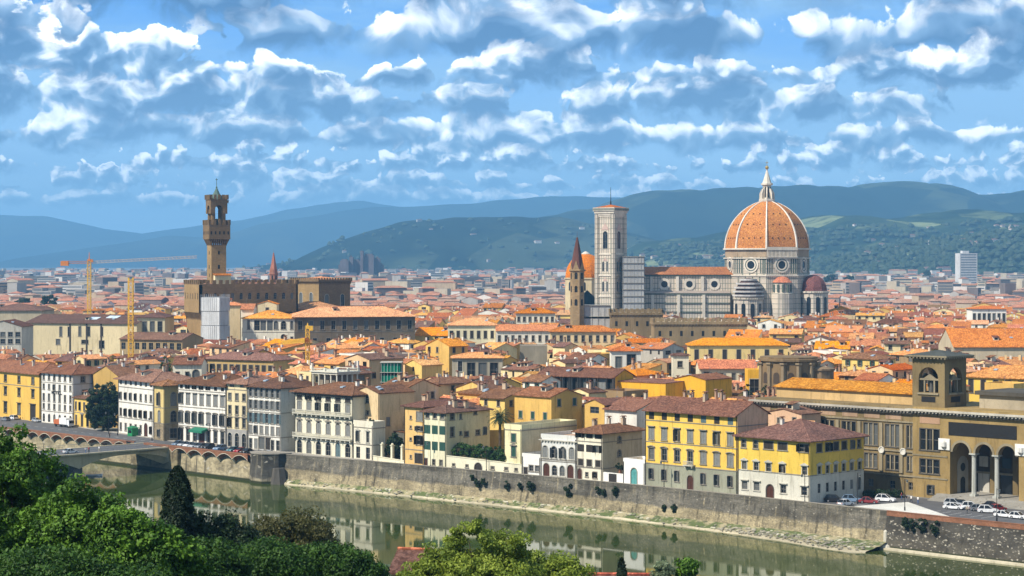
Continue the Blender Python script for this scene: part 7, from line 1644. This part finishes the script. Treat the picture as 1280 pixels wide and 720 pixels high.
# far bank
def rtree(name, label, cat, px, b_, py_t, wpx, n_, size, m_, z0=0.0, low=.25, group=None, conif=False):
    p = onb(px, b_, z0); k = p.y/F; zt5 = z_at(py_t, p.y)-z0; r = wpx/2*k; zc = zt5*(low+1)/2
    bl = [(0, 0, zc, r, r, (zt5-zt5*low)/2), (r*.3, 0, zc*.8, r*.85, r*.8, (zt5-zt5*low)*.35), (-r*.3, .3, zc*.85, r*.8, r*.8, (zt5-zt5*low)*.35)]
    return tree(name, label, cat, p, bl, n_, size, m_, cl=190, cr=max(.35, r*.22), trunk=.3, group=group)
rtree('broadleaf_tree', 'large dark tree between the small yellow house and white palazzo', 'tree', 129, -4.5, 478, 39, 26000, .45, LF_DARK, low=.02)
rtree('broadleaf_tree', 'dark tree in the walled garden behind the pale gate posts', 'tree', 494, -1, 541, 20, 5000, .34, LF_DARK, low=.1)
rtree('shrub', 'dark ivy mass beside the pale grey house in the walled garden', 'bush', 476, -2, 556, 14, 3000, .3, LF_DARK, low=.1)
rtree('broadleaf_tree', 'green tree behind the ochre corner palazzo roofs', 'tree', 208, 30, 446, 17, 4000, .4, LF_MID, low=.3)
rtree('broadleaf_tree', 'dark tree left of the brown church drum', 'tree', 932, 62, 479, 24, 5000, .4, LF_DARK, low=.3)
rtree('broadleaf_tree', 'dark tree directly below the brown church drum', 'tree', 958, 58, 482, 24, 5000, .4, LF_DARK, low=.3)
for px, py_t, w_, Y, lab in ((1038, 344, 18, 3300, 'dark round tree right of the cathedral tribune'), (1062, 345.5, 16, 3300, 'smaller dark tree further right of the cathedral tribune'), (1160, 339, 14, 4200, 'dark tree left of the white apartment tower'), (30, 371, 26, 1650, 'green trees at the left edge beyond the museum roofs'), (62, 370, 24, 1700, 'green tree left of the tall tower crane')):
    p = Vector((k_of(px)*Y, Y, 0)); k = Y/F; zt5 = z_at(py_t, Y); r = w_/2*k
    tree('broadleaf_tree', lab, 'tree', p, [(0, 0, zt5*.52, r, r, zt5*.48)], 5000, r*.16, LF_DARK, cl=40, cr=r*.3, trunk=.4)
# hedge on the garden terrace, terrace soil, palm
tz = 3.35; P0, P1 = onb(559, -6.6), onb(629, -3.4); d = (P1-P0); Wt = d.length
s = MB(); s.box(.1, .52, .05, Wt-.1, 12, tz); o_ = s.build('garden_terrace', plaster((.22, .19, .11)), loc=P0, rz=math.atan2(d.y, d.x)); structure(o_); EXC.append((P0.xy, d.normalized().xy, Vector((-d.y, d.x)).normalized(), Wt, 12))
hz0 = z_at(553.5, P0.y+4)-tz; nb = 13
t = tree('hedge', 'dense clipped green hedge above the cream garden wall', 'hedge', P0+d*.5+Vector((V.x, V.y, 0))*1.7+Vector((0, 0, tz)), [((q-.5)*Wt*U.x*.98*-1*-1, (q-.5)*Wt*U.y*.98, hz0*.5, 1.9, 1.3, hz0*(.50+.10*math.sin(q*17))) for q in [i/(nb-1) for i in range(nb)]], 17000, .30, leafmat('lf_hedge', (.016, .045, .010), (.05, .11, .02), .15), cl=150, cr=.55, trunk=.12)
pp = onb(625, 3.0, tz); t = thing('palm_tree', 'tall dark palm rising above the hedge and the cream houses', 'tree', pp); zt6 = z_at(524, pp.y)-tz
s = MB()
for k in range(10): z0, z1 = zt6*k/10, zt6*(k+1)/10; s.tube((0, 0, z0), (0, 0, z1), .42 if k % 2 else .36, .36 if k % 2 else .42, 9)
s.tube((0, 0, zt6-1.2), (0, 0, zt6+.5), .55, .3, 9); s.build('trunk', BARK, t)
s = MB()
for k in range(46):
    a = k*2.399; up = 1.25-1.75*(k/46); L = 3.6*(.85+.3*rt.rand()); prev = Vector((0, 0, zt6+.3)); dr_ = Vector((math.cos(a)*math.cos(up), math.sin(a)*math.cos(up), math.sin(up))); sd_ = Vector((-math.sin(a), math.cos(a), 0))
    for j in range(9):
        nx = prev+dr_*L/9; dr_ = (dr_+Vector((0, 0, -.13))).normalized()
        s.tube(prev, nx, .04, .03, 4)
        ll = .75*math.sin(PI*(j+1.5)/11)
        for sg in (-1, 1):
            for q in (0, .5): b_ = prev.lerp(nx, q); e = b_+sd_*sg*ll+dr_*.35+Vector((0, 0, -.22)); s.poly([b_-dr_*.07, b_+dr_*.07, e])
        prev = nx
s.build('frond', leafmat('lf_palm', (.016, .034, .012), (.05, .075, .022), .1), t)
# bushes rooted in the river wall
WB = [(590, 596, 5, 'small bush on the river wall below the hedge, leftmost'), (597, 603, 7, 'dark bush on the river wall below the hedge, middle'), (604, 601, 6, 'bush on the river wall below the hedge, rightmost'), (633, 606, 6, 'bush on the river wall below the low white house'), (650, 607, 5, 'left bush of the pair on the wall under the pointed window house'), (663, 607, 8, 'right bush of the pair on the wall under the pointed window house'), (710, 612, 12, 'largest dark bush hanging on the middle of the river wall'), (747, 612, 6, 'bush on the wall under the brown roofed white house, left'), (754, 615, 5, 'bush on the wall under the brown roofed white house, middle'), (768, 613, 7, 'bush on the wall under the brown roofed white house, right'),
      (830, 634, 6, 'left of two bushes low on the wall under the balcony palazzo'), (843, 635, 7, 'right of two bushes low on the wall under the balcony palazzo'), (1131, 651, 9, 'dark bush under the brick parapet, first from left'), (1141, 656, 9, 'dark bush under the brick parapet, second from left'), (1152, 655, 11, 'dark bush under the brick parapet, third from left'), (1168, 657, 10, 'dark bush under the brick parapet, rightmost')]
for px, py, w_, lab in WB:
    p = onb(px, -8.5); a_ = ab(p)[0]; bb = par_b(a_)-1.0; p = onb(px, bb); z = z_at(py, p.y); k = p.y/F; r = w_/2*k*1.15
    p.z = z; t = thing('shrub', lab, 'bush', p, 0, 'bushes rooted in the river wall'); Pn, Nn = clump_points([(0, 0, 0, r*.9, r*.7, r*1.15), (r*.2, 0, -r*1.0, r*.6, r*.5, r*.6)], 900, 14, r*.4); leaves('crown', Pn, .26, LF_DARK, t, Nn)
    s = MB(); s.tube((.1*V.x, .1*V.y+.9, -r), (0, 0, 0), .08, .04, 5); s.tube((V.x*1.2, V.y*1.2, -r*.8), (0, 0, -r*.3), .07, .05, 5); s.build('stem', BARK, t)
for px, b_, py, w_, lab in ((464.5, -4.5, 528, 8, 'potted shrub on the terrace of the low white house'), (450, -4.5, 530, 6, 'small potted shrub at the left end of the white terrace'), (775, 3.2, 584, 9, 'dark shrub between the white gatehouse and beige side wall')):
    p = onb(px, b_); p.z = z_at(py, p.y); r = w_/2*p.y/F*1.1; t = thing('shrub', lab, 'bush', p); Pn, Nn = clump_points([(0, 0, 0, r, r, r*1.1)], 800, 12, r*.4); leaves('crown', Pn, .22, LF_DARK, t, Nn); s = MB(); s.lathe([(.3, -r-.7), (.42, -r*.6)], 8); s.build('pot', plaster((.35, .16, .09)), t)
# ------------------------------------------------------------------ cars
CARC = {}
def car_parts(colr, kind):
    key = (colr, kind)
    if key in CARC: return CARC[key]
    pm = plain(colr, .28, .0, spec=.5); L, Wc, H = {'hatch': (3.9, 1.70, 1.48), 'suv': (4.5, 1.86, 1.68), 'saloon': (4.5, 1.76, 1.42)}[kind]
    hl = L/2; bz = .30; wz = H*.58
    prof = [(-hl, bz+.15), (-hl+.04, wz*.92), (-hl+.55, wz+.02), (hl*.42, wz), (hl-.22, wz*.84), (hl, wz*.62), (hl-.02, bz+.05), (hl-.3, bz-.04), (-hl+.2, bz-.04)]
    b_ = MB(); w2 = Wc/2
    for k in range(len(prof)):
        p, q = prof[k], prof[(k+1) % len(prof)]; b_.poly([(p[0], -w2, p[1]), (q[0], -w2, q[1]), (q[0], w2, q[1]), (p[0], w2, p[1])])
    b_.poly([(p[0], -w2, p[1]) for p in prof]); b_.poly([(p[0], w2, p[1]) for p in prof])
    x0, x1, x2, x3 = (-hl+.14, -hl+.62, hl*.06, hl*.46) if kind != 'saloon' else (-hl+.55, -hl+1.15, hl*.02, hl*.46)
    rt_ = w2*.80
    b_.poly([(x1, -rt_, H), (x2, -rt_, H), (x2, rt_, H), (x1, rt_, H)])
    for y in (-1, 1):
        for (xa, xb) in ((x0, x1), (x3, x2)): b_.poly([(xa-.07, y*w2*.985, wz), (xa+.07, y*w2*.985, wz), (xb+.07, y*rt_, H-.005), (xb-.07, y*rt_, H-.005)])
        xm = (x1+x2)/2; b_.poly([(xm-.06, y*w2*.99, wz), (xm+.06, y*w2*.99, wz), (xm+.06, y*(rt_+.01), H-.005), (xm-.06, y*(rt_+.01), H-.005)])
    body = b_.mesh('body', pm)
    g = MB()
    for y in (-1, 1): g.poly([(x0, y*w2*.96, wz), (x3, y*w2*.96, wz), (x2, y*rt_*.985, H-.01), (x1, y*rt_*.985, H-.01)])
    g.poly([(x3, -w2*.96, wz), (x3, w2*.96, wz), (x2, rt_, H-.01), (x2, -rt_, H-.01)]); g.poly([(x0, -w2*.96, wz), (x0, w2*.96, wz), (x1, rt_, H-.01), (x1, -rt_, H-.01)])
    glassm = g.mesh('glass', GLASS)
    w_ = MB(); w_.tube((0, -.11, 0), (0, .11, 0), .32, .32, 14, 0); w_.tube((0, -.118, 0), (0, .118, 0), .19, .19, 10, 1); wheel = w_.mesh('wheel', [IRON, plain((.45, .45, .46), .35, .7)])
    h_ = MB(); h_.box(-.05, -.17, -.07, .05, .17, .07); head = h_.mesh('headlight', plain((.75, .77, .78), .15)); tl = h_.mesh('tail_light', plain((.35, .015, .012), .25))
    CARC[key] = (body, glassm, wheel, head, tl, L, w2, wz); return CARC[key]
def car(label, p, rot, colr, kind='hatch', group=None):
    body, gm, wheel, head, tl, L, w2, wz = car_parts(colr, kind); t = thing('parked_car', label, 'car', p, rot, group)
    link('body', body, t); link('glass', gm, t)
    for x in (-L*.30, L*.31):
        for y in (-1, 1): link('wheel', wheel, t, (x, y*(w2-.09), .32))
    for y in (-1, 1): link('headlight', head, t, (L/2-.09, y*w2*.68, wz*.73)); link('tail_light', tl, t, (-L/2+.0, y*w2*.78, wz*.78))
    return t
WH, SI, BK, RD_, BL, GY, TE = (.74, .74, .73), (.42, .44, .46), (.018, .018, .020), (.36, .018, .022), (.16, .24, .34), (.20, .215, .23), (.05, .17, .19)
row_ = [(222, BL, 'pale blue', 'hatch'), (229, SI, 'silver', 'hatch'), (236, WH, 'white', 'hatch'), (243.5, SI, 'silver', 'saloon'), (250.5, GY, 'grey', 'hatch'), (260, BK, 'black', 'suv'), (275, BL, 'pale blue', 'suv'), (291, TE, 'teal', 'hatch'), (299.5, RD_, 'red', 'hatch'), (308.5, BK, 'black', 'saloon'), (325.5, WH, 'white', 'saloon'), (334.5, WH, 'white', 'hatch')]
names = ['first car at the bridge end', 'second car from the bridge', 'third car from the bridge', 'fourth car from the bridge', 'fifth car from the bridge', 'sixth car from the bridge', 'seventh car from the bridge', 'left of the red car', 'only red car in the row', 'right of the red car', 'last but one before the bastion', 'nearest the bastion']
for (px, c, cn, kd), nm in zip(row_, names):
    p = onb(px, -17.0); a_ = ab(p)[0]; p = onb(px, par_b(a_)+4.0, .014)
    car(f'{cn} car parked along the embankment, {nm}', p, ROTU+PI/2+PI+.25, c, kd, 'cars parked along the embankment')
sq = [(1043, 627.5, BK, 'black', 'suv', .3, 'left of the pale cars at the corner palazzo'), (1057, 632, WH, 'white', 'hatch', 1.2, 'low by the parapet near the corner palazzo'), (1065, 627.5, BL, 'pale blue', 'suv', .2, 'between the black and red cars'), (1086, 629, (.26, .04, .045), 'dark red', 'saloon', .2, 'left of the white suv at the library wing'), (1107, 627.0, WH, 'white', 'suv', .1, 'alone before the library wing shrubs'),
      (1192, 636.5, WH, 'white', 'saloon', .05, 'nearest the river in the left cluster'), (1193, 632.5, SI, 'silver', 'suv', .0, 'farthest left in the back row'), (1203, 633, BK, 'black', 'hatch', .1, 'in the back row behind the white saloon'), (1214, 636.5, WH, 'white', 'suv', .4, 'left of the dark hatchback before the portico'), (1223, 638.5, GY, 'grey', 'hatch', .5, 'between two white cars before the portico'), (1235, 641, WH, 'white', 'suv', .3, 'left of the red car before the portico'), (1247, 638.5, RD_, 'red', 'hatch', 1.0, 'bright one before the middle arch'), (1256, 646.5, WH, 'white', 'saloon', -.15, 'at the brick parapet, left of the last car'), (1273, 648.5, WH, 'white', 'hatch', -.15, 'last one at the right edge by the parapet'), (1240, 634.5, BK, 'black', 'saloon', .2, 'behind the red car before the portico')]
for px, py, c, cn, kd, r, nm in sq: car(f'{cn} car on the square, {nm}', onz(px, py, .016), r-.55, c, kd, 'cars parked on the square')
bp0 = lambda px, off: onb(px, off)
for px, y_, lab in ((58, -24, 'white car on the bridge, farther from the embankment'), (88, -13, 'white car on the bridge, nearer the embankment')):
    brg = R(-233, -20, 0); k = k_of(px); 
    xl = 12.5; best = min(np.linspace(-70, 0, 400), key=lambda q: abs(proj(brg+Vector((U.x, U.y, 0))*xl+Vector((V.x, V.y, 0))*q+Vector((0, 0, .5)))[0]-px)); pos = brg+Vector((U.x, U.y, 0))*xl+Vector((V.x, V.y, 0))*best+Vector((0, 0, .025))
    car(lab, pos, ROTU+PI/2, WH, 'saloon', 'cars on the bridge')
car('white car before the yellow palazzo at the left end', onz(16, 524.5, .016), ROTU+PI, WH, 'suv', 'cars parked along the embankment'); car('dark grey car at the left edge before the yellow palazzo', onz(7, 526, .016), ROTU+PI, GY, 'hatch', 'cars parked along the embankment'); car('silver car before the hotel door', onz(46, 527.5, .016), ROTU, SI, 'hatch', 'cars parked along the embankment')
# lorry
p = onz(80, 533.5, .016); t = thing('lorry', 'white lorry with an orange load standing before the white hotel', 'lorry', p, ROTU)
s = MB(); s.box(-1.2, -1.1, .9, 3.1, 1.1, 3.0); s.build('box_body', plain((.70, .70, .68), .4), t); s = MB(); s.box(-4.6, -1.05, .8, -1.3, 1.05, 2.3); s.build('load', plain((.45, .12, .04), .7), t)
s = MB(); s.box(3.2, -1.05, .5, 4.6, 1.05, 2.5, 0); s.box(4.601, -.9, 1.4, 4.62, .9, 2.3, 1); s.build('cab', [plain((.72, .72, .72), .35), GLASS], t); s = MB(); s.box(-4.6, -.9, .55, 4.4, .9, .8); s.build('chassis', IRON, t)
for x in (-3.4, -.4, 3.6):
    for y in (-1, 1): s = MB(); s.tube((x, y*.95-.14, .46), (x, y*.95+.14, .46), .46, .46, 14); s.build('wheel', IRON, t)
# scooters before the yellow palazzo
s = MB(); s.tube((-.55, -.05, .25), (-.55, .05, .25), .25, .25, 12, 0); s.tube((.62, -.05, .25), (.62, .05, .25), .25, .25, 12, 0); s.box(-.85, -.16, .35, .0, .16, .72, 1); s.box(-.75, -.14, .72, .0, .14, .82, 0); s.box(-.05, -.16, .22, .42, .16, .32, 1); s.box(.38, -.2, .3, .52, .2, .95, 1); s.tube((.5, 0, .5), (.42, 0, 1.08), .04, .04, 6, 0); s.tube((.4, -.32, 1.06), (.4, .32, 1.06), .025, .025, 6, 0); s.box(.55, -.09, .45, .85, .09, .55, 1)
for i, px in enumerate((22, 25, 28, 31, 34, 37)):
    m2 = s.mesh('motor_scooter', [IRON, plain([(.05, .05, .06), (.30, .31, .33), (.10, .02, .02)][i % 3], .35)]); o_ = link('motor_scooter', m2, None, onz(px, 523.2+i*.35, .14), ROTU+PI/2); tag(o_, 'parked motor scooter in the row before the yellow palazzo', 'scooter', 'scooters before the yellow palazzo')
# street lamps
def lamp(label, p, h=7.0, rot=ROTU):
    t = thing('street_lamp', label, 'street lamp', p, rot, 'street lamps of the embankment'); s = MB(); s.lathe([(.18, 0), (.16, .8), (.09, 1.0), (.07, h)], 8); s.tube((0, 0, h-.3), (0, -1.1, h), .04, .035, 6); s.build('pole', IRON, t)
    s = MB(); s.lathe([(.06, h-.05), (.26, h-.2), (.20, h-.62), (.1, h-.72)], 8, 0, -1.1); s.build('lamp_head', plain((.10, .11, .11), .4), t); s = MB(); s.lathe([(.0, h-.74), (.16, h-.70), (.19, h-.5)], 8, 0, -1.1); s.build('lamp_glass', plain((.70, .70, .64), .2), t)
for px, b_, lab in ((136, -9, 'street lamp before the large dark tree'), (147, -10.5, 'street lamp between the dark tree and the white seven bay palazzo'), (190, -13.5, 'street lamp before the ochre corner palazzo'), (262, -13, 'street lamp behind the parked cars before the green awning palazzo'), (538, -8.3, 'street lamp before the green shuttered house'), (608, -5.6, 'street lamp before the hedge wall'), (830, -2.2, 'street lamp before the balcony palazzo'), (1006, -2.2, 'street lamp at the corner of the yellow corner palazzo')):
    lamp(lab, onb(px, b_), 7)
for px, py, lab in ((1072, 630, 'street lamp among the cars beside the corner palazzo'), (1131, 638.5, 'street lamp on the pale paved island'), (1246, 652, 'street lamp by the brick parapet at the right')): lamp(lab, onz(px, py), 7, .3)
# green kiosk
p = onz(166, 545); t = thing('kiosk', 'green kiosk on the corner before the white seven bay palazzo', 'kiosk', p, ROTU); s = MB(); s.box(-1.3, -1.1, 0, 1.3, 1.1, 2.5); s.build('booth', plain((.02, .22, .07), .5), t); s = MB(); s.slab([[(-1.7, -1.5, 2.55), (1.7, -1.5, 2.55), (0, 0, 3.3)], [(1.7, -1.5, 2.55), (1.7, 1.5, 2.55), (0, 0, 3.3)], [(1.7, 1.5, 2.55), (-1.7, 1.5, 2.55), (0, 0, 3.3)], [(-1.7, 1.5, 2.55), (-1.7, -1.5, 2.55), (0, 0, 3.3)]], .08); s.build('roof', plain((.02, .16, .06), .5), t); s = MB(); s.box(-.9, -1.13, 1.0, .9, -1.101, 1.9); s.build('hatch', GLASS, t)
# rowing boat
p = onz(117, 595, WZ); s = MB(); sec = [(-2.2, .55, .45), (-1, .75, .40), (.6, .75, .42), (1.8, .4, .52), (2.5, .02, .62)]
for (x0, w0, h0), (x1, w1, h1) in zip(sec[:-1], sec[1:]):
    for sg in (-1, 1): s.poly([(x0, sg*w0, h0), (x1, sg*w1, h1), (x1, sg*w1*.5, -.12), (x0, sg*w0*.5, -.12)])
    s.poly([(x0, -w0*.5, .02), (x1, -w1*.5, .02), (x1, w1*.5, .02), (x0, w0*.5, .02)])
s.poly([(-2.2, -.55, .45), (-2.2, .55, .45), (-2.2, .28, -.12), (-2.2, -.28, -.12)]); s.box(-1.1, -.7, .28, -.8, .7, .33); s.box(.4, -.7, .28, .7, .7, .33)
tag(s.build('rowing_boat', plain((.72, .72, .70), .5), loc=p, rz=.2), 'small white rowing boat near the bridge pier', 'boat')
# shrubs and low hedge before the library wing
for i, px in enumerate((1086, 1098, 1110, 1122)):
    p = onz(px, 622, 0); t = thing('shrub', ('leftmost', 'second', 'third', 'rightmost')[i]+' low shrub in the bed before the library wing', 'bush', p, 0, 'shrubs before the library wing'); Pn, Nn = clump_points([(0, 0, .8, 1.5, 1.0, .9)], 1300, 22, .5); leaves('crown', Pn, .24, LF_DARK, t, Nn); s = MB(); s.tube((0, 0, -.2), (0, 0, .8), .06, .03, 5); s.build('stem', BARK, t)
# ------------------------------------------------------------------ people
def person_mesh(walk, shirt, legs, hair):
    j = {'pel': (0, 0, .96, .14, .11), 'sp': (0, 0, 1.16, .13, .10), 'ch': (0, .0, 1.36, .17, .115), 'nk': (0, .01, 1.50, .055, .055), 'hd': (0, .02, 1.60, .085, .10), 'tp': (0, .015, 1.71, .075, .085)}
    for sg, nm in ((-1, 'l'), (1, 'r')):
        st_ = walk*sg; j['sh'+nm] = (sg*.19, 0, 1.42, .065, .065); j['el'+nm] = (sg*.245, -.05-.12*st_, 1.16, .048, .048); j['wr'+nm] = (sg*.25, .06-.22*st_, .93, .036, .036); j['ha'+nm] = (sg*.25, .09-.25*st_, .84, .042, .026)
        j['hp'+nm] = (sg*.09, 0, .90, .095, .095); j['kn'+nm] = (sg*.10, .03+.20*st_, .50, .065, .065); j['an'+nm] = (sg*.10, -.02+.28*st_, .10, .045, .045); j['to'+nm] = (sg*.11, .16+.28*st_, .04, .04, .035)
    ks = list(j); ed = [('pel', 'sp'), ('sp', 'ch'), ('ch', 'nk'), ('nk', 'hd'), ('hd', 'tp')]
    for nm in 'lr': ed += [('ch', 'sh'+nm), ('sh'+nm, 'el'+nm), ('el'+nm, 'wr'+nm), ('wr'+nm, 'ha'+nm), ('pel', 'hp'+nm), ('hp'+nm, 'kn'+nm), ('kn'+nm, 'an'+nm), ('an'+nm, 'to'+nm)]
    me = bpy.data.meshes.new('person'); me.from_pydata([j[k][:3] for k in ks], [(ks.index(a), ks.index(b)) for a, b in ed], []); o = bpy.data.objects.new('tmp', me); COL.objects.link(o)
    md = o.modifiers.new('s', 'SKIN'); sub_ = o.modifiers.new('d', 'SUBSURF'); sub_.levels = 1
    for i, k in enumerate(ks): me.skin_vertices[0].data[i].radius = j[k][3:]; me.skin_vertices[0].data[i].use_root = (k == 'pel')
    bpy.context.view_layer.update(); m2 = bpy.data.meshes.new_from_object(o.evaluated_get(bpy.context.evaluated_depsgraph_get())); bpy.data.objects.remove(o)
    m2.materials.clear()
    for m_ in (plaster((.52, .33, .22), .08), shirt, legs, hair, IRON): m2.materials.append(m_)
    for p in m2.polygons:
        z = p.center.z; x = abs(p.center.x); y = p.center.y
        p.material_index = 3 if (z > 1.665 or (z > 1.56 and y < -.02)) else (0 if z > 1.475 else (0 if x > .205 and z < 1.2 else (1 if z > .95 else (2 if z > .11 else 4))))
        p.use_smooth = True
    m2.name = 'person'; return m2
HB = plaster((.05, .03, .02)); CL = {'white': plain((.72, .71, .69), .8), 'red': plain((.48, .05, .05), .8), 'blue': plain((.07, .12, .26), .8), 'dark': plain((.03, .03, .035), .8), 'grey': plain((.22, .22, .23), .8), 'beige': plain((.50, .42, .30), .8)}
brg = R(-233, -20, 0)
def bpos(px, xl):
    best = min(np.linspace(-70, 2, 500), key=lambda q: abs(proj(brg+Vector((U.x, U.y, 0))*xl+Vector((V.x, V.y, 0))*q)[0]-px)); return brg+Vector((U.x, U.y, 0))*xl+Vector((V.x, V.y, 0))*best+Vector((0, 0, .02))
PPL = [(bpos(107, 14.6), .8, 'white', 'blue', 'person in white top and blue trousers walking on the bridge'), (bpos(111, 14.7), .8, 'red', 'dark', 'person in red top and dark trousers on the bridge'), (bpos(124, 14.4), -.5, 'white', 'beige', 'person in white top and beige trousers alone on the bridge'),
       (onz(137, 547.5), .3, 'dark', 'dark', 'person in dark clothes by the lamp before the dark tree'), (onz(200, 547.5, .1), 1.5, 'grey', 'blue', 'person in grey top before the ochre corner palazzo'), (onz(1133, 628), .4, 'dark', 'grey', 'person in dark top and grey trousers on the square'), (onz(1139, 628.6), 2.1, 'white', 'dark', 'person in white top and dark trousers on the square'), (onz(1147.5, 629.8), -1.0, 'white', 'blue', 'person in white top and blue trousers on the square'), (onz(1127, 624.6), .9, 'red', 'blue', 'person in red top near the library wing shrubs'), (onz(1209, 642), .2, 'beige', 'dark', 'person in beige top between the parked cars on the square')]
for i, (p, r, c1, c2, lab) in enumerate(PPL):
    m2 = person_mesh((.9, 0, .6)[i % 3], CL[c1], CL[c2], HB); tag(link('person', m2, None, p, r), lab, 'person')
